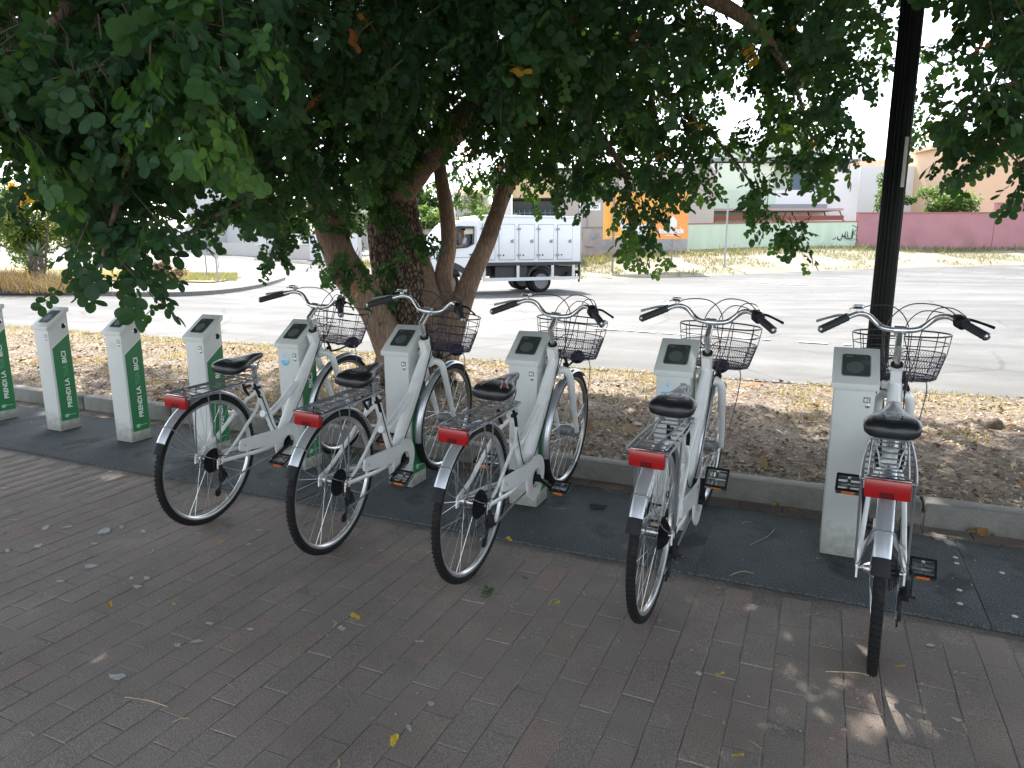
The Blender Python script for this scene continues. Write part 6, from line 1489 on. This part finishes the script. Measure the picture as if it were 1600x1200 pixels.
m_graf = mat('graffiti_black', (.03, .03, .035), .8); m_grafb = mat('graffiti_blue', (.16, .28, .36), .8)
o, org, d, n, mc = wall_seg('garden_wall', (1337, 386, 44), (1548, 389, 45), 334, 333.5, .25, m_pink, 'long pink rendered garden wall at right, lower left stretch'); mc.build('coping', mat('pink_coping', (.30, .13, .13), .9), o, smooth=False)
o, org, d, n, mc = wall_seg('garden_wall', (1549, 389, 45), (2050, 392, 46.5), 319, 317, .25, m_pink, 'taller stretch of the pink garden wall at the right edge'); mc.build('coping', MATS['pink_coping'], o, smooth=False)
o, org, d, n, mc = wall_seg('garden_wall', (1074, 391, 43), (1336, 386, 44), 351, 347, .25, m_pgreen, 'pale green garden wall with black graffiti left of the pink wall'); mc.build('coping', mat('red_coping', (.35, .12, .10), .8), o, smooth=False)
def scrib(o, org, pts_list, mt, D, w=.05, off=.02):
    mb = MB()
    for pts in pts_list:
        P = [Vector(at(a, b, D-off-.10*0))-org for a, b in pts]; mb.tube(catmull(P, 3), w, 4, flat=.4)
    g = mb.build('graffiti', mt, o, smooth=False); g['kind'] = 'stuff'
scrib(o, org, [[(1288, 355), (1294, 354), (1291, 362), (1296, 371), (1288, 372)], [(1300, 356), (1299, 372), (1305, 373), (1306, 364), (1300, 363), (1306, 357), (1300, 356)], [(1309, 357), (1308, 372), (1315, 374), (1316, 356)], [(1313, 362), (1319, 371), (1321, 356), (1321, 372), (1327, 372)], [(1324, 354), (1332, 356), (1331, 372), (1325, 371), (1324, 355)]], m_graf, 43.85, .045, .08)
scrib(o, org, [[(1331, 352), (1340, 356), (1334, 364), (1339, 368)], [(1332, 376), (1337, 373), (1341, 378), (1335, 381), (1331, 377)], [(1240, 357), (1246, 362), (1251, 356), (1258, 366)], [(1262, 358), (1266, 371), (1273, 366)], [(1150, 362), (1158, 358), (1163, 369), (1172, 360)], [(1195, 362), (1204, 366), (1212, 358)]], m_graf, 43.8, .018, .1)
o, org, d, n, mc = wall_seg('boundary_wall', (904, 404, 40.5), (1073, 395, 42.5), 357, 353, .25, m_greyc, 'grey block boundary wall with blue graffiti behind the billboard legs'); mc.build('coping', m_kerb, o, smooth=False)
scrib(o, org, [[(912, 366), (925, 362), (921, 375), (913, 384), (928, 386)], [(917, 370), (930, 372), (935, 364)], [(940, 388), (955, 378), (966, 366)], [(1042, 386), (1048, 372), (1046, 380), (1053, 384)]], m_grafb, 40.6, .05, .1)
o, org, d, n, mc = wall_seg('stone_wall', (640, 432, 36), (910, 415, 39), 361, 357, .3, mat('rough_stone_wall', (.33, .29, .25), .95, var=.35, vscale=2.5, bump=1, bscale=6, c2=(.20, .18, .16), c2scale=2), 'rough stone retaining wall behind the truck cab and tree limbs'); mc.build('coping', m_kerb, o, smooth=False)
# left side: panelled wall, gate, plinth wall and balustrade
m_pan = mat('pale_panel', (.56, .56, .56), .8, var=.06)
def far_panels():
    root = empty('panelled_wall', Vector(at(300, 393, 60)))
    org = root.location.copy()
    for k in range(9):
        x0, x1 = 262+k*7.2, 262+(k+1)*7.2-.6
        A, B = Vector(at(x0, 393, 62-.1*k)), Vector(at(x1, 393, 62-.1*k)); t = Vector(at(x0, 355, 62-.1*k)).z; mb = MB(); nn = Vector((A.x, A.y, 0)).normalized()*.15
        mb.add([A-org-Vector((0, 0, .5)), B-org-Vector((0, 0, .5)), Vector((B.x, B.y, t))-org, Vector((A.x, A.y, t))-org, A+nn-org-Vector((0, 0, .5)), B+nn-org-Vector((0, 0, .5)), Vector((B.x, B.y, t))+nn-org, Vector((A.x, A.y, t))+nn-org], [(0, 1, 2, 3), (7, 6, 5, 4), (0, 4, 5, 1), (1, 5, 6, 2), (2, 6, 7, 3), (3, 7, 4, 0)]); mb.build('panel', m_pan, root, smooth=False)
    tag(root, 'pale vertical panelled wall beside the grey gate at left', 'wall'); return root
far_panels()
def fbox(name, px0, px1, py0, py1, D, th, mt, parent=None, org=None, D1=None, front=0.0):
    """upright slab between photo columns px0..px1 and rows py0 (top)..py1 (bottom) at depth D..D1, th thick, going away"""
    D1 = D1 or D; A, B = Vector(at(px0, py1, D-front)), Vector(at(px1, py1, D1-front)); t = Vector(at((px0+px1)/2, py0, (D+D1)/2-front)).z; bt = (A.z+B.z)/2
    d = Vector((B.x-A.x, B.y-A.y, 0)); ln = d.length; d.normalize(); nn = Vector((-d.y, d.x, 0)); nn = nn if nn.dot(A) > 0 else -nn
    o0 = org if org is not None else Vector((A.x, A.y, bt))
    c = [A, B, B+nn*th, A+nn*th]; mb = MB(); mb.add([Vector((p.x, p.y, bt))-o0 for p in c]+[Vector((p.x, p.y, t))-o0 for p in c], [(0, 1, 2, 3), (4, 5, 6, 7), (0, 4, 5, 1), (1, 5, 6, 2), (2, 6, 7, 3), (3, 7, 4, 0)])
    return mb.build(name, mt, parent, smooth=False, loc=None if parent else o0)
o = fbox('gate', 320, 329, 357, 392, 61, .08, mat('gate_grey', (.22, .23, .25), .6)); tag(o, 'narrow grey pedestrian gate between the pale wall panels', 'gate')
gr = o; fbox('canopy', 315, 331, 349.5, 352.5, 60.5, 1.2, mat('terracotta', (.42, .16, .09), .85), gr, o.location.copy())
o = fbox('plinth_wall', 331, 440, 379, 402, 57, .25, mat('buff_wall', (.46, .43, .40), .9, var=.1), D1=50.5); tag(o, 'low buff plinth wall left of the pale pole', 'wall')
rootb = empty('balustrade', Vector(at(430, 380, 51))); org = rootb.location.copy()
for k in range(13):
    x = 402+k*6.2; D_ = 52-.2*k
    mb = MB(); c = Vector(at(x, 374, D_))-org; r_ = 5.2/FPX*D_/2
    for (cx_, cz_) in ((0, 0),): mb.tube([(c+Vector((r_*1.05*math.cos(a), 0, r_*1.25*math.sin(a)))) for a in [2*PI*j/10 for j in range(10)]], .04, 4, closed=True)
    mb.build('lattice_block', m_pan, rootb, smooth=False)
fbox('top_rail', 399, 482, 365.5, 367.5, 52, .2, m_pan, rootb, org, D1=49.5); fbox('bottom_rail', 399, 482, 381, 383, 52, .2, m_pan, rootb, org, D1=49.5)
tag(rootb, 'white openwork balustrade of round blocks on the low left wall', 'balustrade')
o = fbox('plinth_wall', 441, 484, 383.5, 411, 50, .3, MATS['buff_wall'], D1=49); tag(o, 'buff corner wall right of the pale pole, under the balustrade end', 'wall')
o = fbox('plinth_wall', 485, 560, 366, 414, 48.5, .3, m_pan, D1=44); tag(o, 'pale wall behind the leaning left tree limb', 'wall')

m_cream = mat('cream_render', (.62, .44, .29), .9, var=.04, vscale=.4); m_roof = mat('roof_tile', (.42, .20, .13), .9, var=.2, vscale=3); m_shut = mat('blue_grey_shutter', (.15, .21, .26), .6)
m_beige = mat('beige_render', (.38, .34, .31), .9, var=.08, vscale=.5); m_fasc = mat('fascia_grey', (.25, .24, .25), .8); m_glassd = mat('dark_window', (.04, .05, .06), .15); m_wht = mat('white_render', (.66, .66, .64), .85, var=.04)
def tiled_roof(name, px0, px1, py_top, py_bot, D, depth, parent, org, rows=16):
    """sloped roof whose tile courses run up the slope as half-round ridges"""
    A, B = Vector(at(px0, py_bot, D)), Vector(at(px1, py_bot, D)); d = (B-A); d.z = 0; ln = d.length; d.normalize(); nn = Vector((-d.y, d.x, 0)); nn = nn if nn.dot(A) > 0 else -nn
    zt = Vector(at((px0+px1)/2, py_top, D+depth)).z; bt = (A.z+B.z)/2
    cnt = max(4, int(ln/.28)); base = MB(); base.add([Vector((A.x, A.y, bt))-org, Vector((B.x, B.y, bt))-org, Vector((B.x, B.y, zt))+nn*depth-org, Vector((A.x, A.y, zt))+nn*depth-org]+[Vector((A.x, A.y, bt-.12))-org, Vector((B.x, B.y, bt-.12))-org, Vector((B.x, B.y, zt-.12))+nn*depth-org, Vector((A.x, A.y, zt-.12))+nn*depth-org], [(0, 1, 2, 3), (7, 6, 5, 4), (0, 4, 5, 1), (1, 5, 6, 2), (2, 6, 7, 3), (3, 7, 4, 0)])
    ro = base.build(name, m_roof, parent, smooth=False)
    for k in range(cnt):
        s = (k+.5)*ln/cnt; mb = MB(); p0 = Vector((A.x, A.y, bt))+d*s-org; p1 = Vector((A.x, A.y, zt))+d*s+nn*depth-org; mb.tube([p0, p1], .085, 6); mb.build('roof_tile', m_roof, ro, smooth=False)
    return ro
# pale green two-storey house
gh = empty('green_house', Vector(at(1240, 385, 52))); og = gh.location.copy(); G = dict(parent=gh, org=og)
fbox('wall', 1112, 1206, 298, 386, 52.0, 8, m_pgreen, **G)
fbox('wall', 1290, 1332, 262, 386, 52.0, 8, m_wht, **G)
fbox('wall', 1206.2, 1289.8, 298, 386, 52.0, 8, m_wht, **G)
fbox('balcony_back_wall', 1206, 1290, 250, 298, 53.6, 6, mat('house_cream_green', (.60, .64, .52), .85), **G)
fbox('balcony_side_wall', 1273, 1290, 256, 299, 52.0, 1.5, m_wht, **G); fbox('balcony_side_wall', 1112, 1207, 256, 298, 52.0, 1.5, MATS['house_cream_green'], **G)
fbox('roof_slab', 1180, 1345, 247.5, 252.5, 51.2, 9, m_fasc, **G); fbox('parapet', 1110, 1286, 225, 247, 52.5, 6, MATS['house_cream_green'], **G); fbox('roof_slab', 1105, 1179.5, 247.5, 252, 51.6, 8, m_fasc, **G)
w = fbox('window', 1235, 1259, 270, 297.5, 53.6, .1, m_shut, front=.06, **G)
for k in range(12): fbox('shutter_slat', 1236, 1258, 271+k*2.2, 272.6+k*2.2, 53.6, .05, m_shut, w, og, front=.11)
fbox('window_frame', 1234, 1260, 268.6, 270, 53.6, .1, m_fasc, w, og, front=.12); fbox('sill', 1206, 1272.5, 297.5, 299.5, 52.0, .3, mat('brick_sill', (.40, .22, .16), .8), **G, front=.1)
c = Vector(at(1225.5, 268.5, 53.5))-og; mb = MB(); mb.tube([(c+Vector((.14*math.cos(a), 0, .14*math.sin(a)))) for a in [2*PI*j/14 for j in range(14)]], .03, 5, closed=True); mb.build('round_lamp', m_fasc, gh)
fbox('slate_strip', 1204, 1292, 319, 326, 51.4, 1.0, m_fasc, front=.3, **G)
fbox('pergola_roof', 1112, 1318, 325.6, 329, 48.5, 3.2, mat('pergola_pink_grey', (.36, .28, .28), .8), **G); fbox('pergola_beam', 1112, 1318, 337, 344, 48.2, .2, mat('dark_red_beam', (.18, .045, .035), .7), **G)
mb = MB()
for k in range(9):
    a = Vector(at(1112+25*k, 330, 51.5))-og; b = Vector(at(1112+25.5*k, 340, 48.3))-og; mb.tube([a, b], .05, 4); mb.build('rafter', mat('dark_red_beam', (.18, .045, .035), .7), gh); mb = MB()
for x in (1113, 1180, 1250, 1315): fbox('pergola_post', x, x+2.6, 344, 366, 48.3, .12, MATS['dark_red_beam'], **G)
fbox('dark_opening', 1130, 1138, 339, 352, 52.0, .1, m_glassd, front=.05, **G)
g = fbox('window', 1293, 1315, 303, 320, 52.0, .06, m_fasc, front=.05, **G)
for k in range(6): fbox('grille_bar', 1295+k*3.4, 1295.9+k*3.4, 303, 320, 52.0, .03, m_wht, g, og, front=.12)
fbox('drainpipe', 1285.5, 1287, 256, 318, 52.0, .08, m_wht, front=.09, **G)
tag(gh, 'pale green two storey house with blue shuttered window and red beamed pergola', 'house')
h2 = empty('white_house', Vector(at(1400, 380, 58))); og2 = h2.location.copy(); fbox('wall', 1333, 1462, 262, 388, 58, 8, m_wht, h2, og2); tiled_roof('roof', 1326, 1466, 251, 263, 57.5, 3.5, h2, og2)
for x in (1352, 1400, 1432): fbox('window', x, x+16, 290, 310, 58, .1, m_glassd, h2, og2, front=.06)
tag(h2, 'white house with shallow tiled roof behind the lamp post', 'house')
h3 = empty('peach_house', Vector(at(1560, 380, 54))); og3 = h3.location.copy(); fbox('wall', 1462, 1800, 232, 390, 54, 9, m_cream, h3, og3); tiled_roof('roof', 1500, 1810, 213, 233, 53.4, 5, h3, og3); fbox('balcony_slot', 1562, 1582, 314.5, 317.5, 54, .1, m_fasc, h3, og3, front=.06)
fbox('parapet', 1455, 1512, 227, 233, 53.8, 3, m_cream, h3, og3)
tag(h3, 'peach rendered house with terracotta tiled roof at the right edge', 'house')
# beige building behind the billboard
h4 = empty('beige_building', Vector(at(950, 380, 47))); og4 = h4.location.copy(); K = dict(parent=h4, org=og4)
fbox('wall', 873.5, 1112, 268, 398, 47, 8, m_beige, **K); fbox('wall', 770, 800, 268, 410, 47, 8, m_wht, **K); fbox('wall', 800.2, 873.3, 268, 309, 47, 8, mat('yellow_band', (.60, .47, .27), .9), **K); fbox('wall', 800.2, 873.3, 346, 410, 47, 8, m_beige, **K)
fbox('recess_back', 800.2, 873.3, 309, 346, 49, .1, m_glassd, **K)
for k in range(9): fbox('railing_bar', 803+8*k, 804.2+8*k, 328, 346, 47.3, .05, mat('teal_railing', (.07, .17, .18), .6), **K)
fbox('railing_top', 800.5, 873, 332, 333.5, 47.3, .05, MATS['teal_railing'], **K); fbox('railing_top', 800.5, 873, 340, 341.2, 47.3, .05, MATS['teal_railing'], **K)
fbox('pillar', 934-18, 935-18, 268, 400, 47, .1, m_fasc, front=.05, **K); fbox('window', 930, 939.5, 305, 335.5, 47, .1, mat('brown_shutter', (.10, .055, .06), .7), front=.05, **K); fbox('sill', 929, 941, 335.8, 337, 47, .2, m_wht, front=.16, **K)
fbox('roof_slab', 768, 1114, 262, 268, 46.6, 9, m_fasc, **K)
tag(h4, 'beige building with teal railed loggia behind the truck and billboard', 'building')
h5 = empty('red_roofed_house', Vector(at(530, 330, 75))); og5 = h5.location.copy(); fbox('wall', 505, 575, 307, 390, 75, 9, m_beige, h5, og5); tiled_roof('roof', 500, 580, 294, 305, 74.5, 5, h5, og5)
for x in (519, 531, 541): fbox('window', x, x+8, 308, 318, 75, .1, m_glassd, h5, og5, front=.08)
tag(h5, 'distant house with red tiled roof left of the thick trunk', 'house')
h6 = empty('grey_apartment', Vector(at(310, 330, 80))); og6 = h6.location.copy(); fbox('wall', 296, 334, 268, 385, 80, 9, mat('apartment_grey', (.50, .49, .49), .9), h6, og6); fbox('wall', 336, 420, 300, 385, 84, 9, m_wht, h6, og6)
for (x, y) in ((303, 290), (318, 290), (303, 318), (318, 318)): fbox('window', x, x+6, y, y+11, 80, .1, m_glassd, h6, og6, front=.08)
fbox('awning', 300, 325, 331, 334, 79.5, 1, MATS['terracotta'], h6, og6)
tag(h6, 'pale grey apartment block glimpsed through leaves at left', 'building')
h7 = empty('white_villa', Vector(at(720, 330, 62))); og7 = h7.location.copy(); fbox('eave', 690, 760, 303, 306.5, 61, 5, m_wht, h7, og7); fbox('wall', 694, 762, 306.6, 390, 62, 6, m_beige, h7, og7); fbox('window', 704, 722, 310, 318, 62, .1, m_glassd, h7, og7, front=.08); tiled_roof('roof', 690, 760, 297, 303, 61, 4, h7, og7)
tag(h7, 'house with a white eave behind the upright tree limb', 'house')

# ------------------------------------------------------------------ planting across the road
def bush(name, px, py, D, rad, N, ls, ramp, label, cat='bush', seed=1, trunk=None, group=None, shape=.35):
    r = np.random.default_rng(seed); c = at(px, py, D); rad = np.array(rad)
    root = empty(name, (c[0], c[1], g1(c[0], c[1])+.0)); org = np.array(root.location)
    # sub-clumps give an uneven outline
    K_ = 9; cc = r.normal(0, .48, (K_, 3)); kr = r.uniform(.35, .62, K_); w = r.integers(0, K_, N); d = r.normal(0, 1, (N, 3)); d /= np.linalg.norm(d, axis=1)[:, None]
    p = (cc[w]+d*(kr[w]*r.random(N)**shape)[:, None])*rad+c; p[:, 2] = np.maximum(p[:, 2], org[2]+.05)
    a = r.uniform(0, 2*PI, N); u = np.stack([np.cos(a), np.sin(a), r.normal(0, .6, N)], 1); v = np.stack([-np.sin(a), np.cos(a), r.normal(0, .6, N)], 1); s = ls*r.lognormal(0, .3, N)[:, None]
    V = np.stack([p-u*s, p-v*s*.5, p+u*s, p+v*s*.5], 1).reshape(-1, 3)-org; F = np.arange(4*N).reshape(N, 4); t = np.clip(np.repeat(r.normal(.5, .2, N)+(r.random(K_)[w]-.5)*.4, 4), 0, 1)
    o = quads('foliage', V, F, leaf_mat(name+str(seed), ramp, .25, .6, .3), attr=t, parent=root); o['kind'] = 'stuff'
    mb = MB(); mb.tube([(0, 0, -.1), (0, .02, max(.2, c[2]-org[2]))], .07, 6)
    for k in range(3): mb.tube([(0, 0, .1), (rad[0]*.5*math.cos(k*2.1), rad[1]*.4*math.sin(k*2.1), max(.3, c[2]-org[2]))], .03, 5)
    mb.build('trunk', m_twig, root); tag(root, label, cat, group); return root
G1 = [(0, (.03, .07, .02)), (.5, (.07, .14, .035)), (1, (.16, .24, .06))]; G2 = [(0, (.05, .08, .04)), (.5, (.11, .15, .09)), (1, (.20, .24, .15))]; G3 = [(0, (.02, .05, .02)), (.5, (.04, .09, .03)), (1, (.10, .16, .05))]
bush('shrub', 1490, 322, 48.5, (2.6, 1.6, 1.0), 5000, .10, G1, 'rounded green shrub rising behind the pink wall', seed=2)
bush('shrub', 740, 345, 42, (1.7, 1.2, 1.3), 4500, .10, G2, 'grey green shrub above the stone wall behind the truck cab', seed=3)
bush('shrub', 668, 350, 42, (1.2, 1.0, .8), 2500, .10, G1, 'bright green shrub between trunk and upright limb', seed=4)
bush('small_tree', 665, 310, 45, (1.6, 1.2, 1.5), 3500, .11, G3, 'dark feathery tree between thick trunk and upright limb', 'tree', seed=5)
bush('hedge', 450, 352, 55, (2.6, 1.2, 1.2), 5000, .12, G1, 'green hedge above the white balustrade', 'hedge', seed=6)
bush('small_tree', 545, 335, 52, (2.6, 2, 2.0), 5000, .12, G3, 'leafy garden tree left of the thick trunk', 'tree', seed=7)
bush('small_tree', 385, 338, 58, (3.2, 2, 1.6), 5000, .14, G1, 'sunlit garden tree behind the plinth wall', 'tree', seed=8)
bush('small_tree', 1390, 300, 50, (1.2, 1.0, 1.2), 2200, .10, G1, 'small green tree behind the lamp post paper strip', 'tree', seed=9)
bush('shrub', 55, 345, 21, (1.2, .9, 1.1), 6000, .055, [(0, (.05, .09, .02)), (.5, (.12, .18, .04)), (.85, (.22, .27, .08)), (1, (.30, .30, .10))], 'tall yellow green shrub at the far left across the road', seed=10)
bush('shrub', 125, 350, 22, (1.2, .9, 1.0), 5500, .055, G2, 'olive green shrub behind the hanging leaf cluster', seed=11)
bush('shrub', -20, 340, 23, (1.5, .9, 1.5), 5500, .06, G3, 'dark shrub at the left edge behind the spiky plant', seed=12)
bush('shrub', 35, 303, 20.7, (.33, .3, .35), 1500, .035, [(0, (.45, .28, .02)), (.5, (.62, .38, .02)), (1, (.20, .22, .05))], 'orange yellow flowering top of a shrub at far left', seed=13)
bush('shrub', 252, 422, 23, (.55, .5, .35), 1800, .045, [(0, (.10, .07, .06)), (1, (.20, .15, .12))], 'low dull brown shrub on the island behind leaf cluster', seed=14)
# spiky yucca
yp = at(45, 405, 20.3); y = empty('yucca', (yp[0], yp[1], g1(yp[0], yp[1])+.1)); zc = float(yp[2])-y.location.z
for (cx_, cz_, n_, L_) in ((0, .5, 46, .62), (.35, .95, 50, .55)):
    mb = MB()
    for k in range(n_):
        a = rb.uniform(0, 2*PI); e = rb.uniform(-.2, 1.3); dv = Vector((math.cos(a)*math.cos(e), math.sin(a)*math.cos(e), math.sin(e))); sx_ = dv.cross(Vector((0, 0, 1))); sx_ = sx_.normalized()*.022 if sx_.length > .01 else Vector((.02, 0, 0)); b = Vector((cx_, 0, cz_)); L2 = L_*rb.uniform(.8, 1.1)
        mb.add([b-sx_, b+sx_, b+dv*L2*.6+sx_*.8-Vector((0, 0, .02)), b+dv*L2*.6-sx_*.8-Vector((0, 0, .02)), b+dv*L2-Vector((0, 0, .10*L2))], [(0, 1, 2, 3), (3, 2, 4)])
    f = mb.build('leaf_rosette', mat('yucca_green', (.16, .22, .13), .6, var=.2), y, smooth=False); f['kind'] = 'stuff'
mb = MB(); mb.tube([(0, 0, -.1), (0, 0, .5)], .07, 8); mb.tube([(0.05, 0, 0), (.35, 0, .95)], .06, 8); mb.build('stem', m_twig, y); tag(y, 'spiky grey green yucca at the far left across the road', 'plant')
# mound of dry brown grass at the left
def _mound(r, N):
    c = at(25, 432, 19.6); X = c[0]+r.normal(0, 1.15, N); Y = c[1]+r.normal(0, .45, N); return X, Y, gz(X, Y)+.12+.22*np.exp(-((X-c[0])/1.2)**2)*r.random(N)
grass('dry_brown_grass', 14000, _mound, .20, [(0, (.10, .075, .05)), (.5, (.17, .125, .085)), (1, (.24, .195, .14))], seed=31, w=.006, spread=.6)
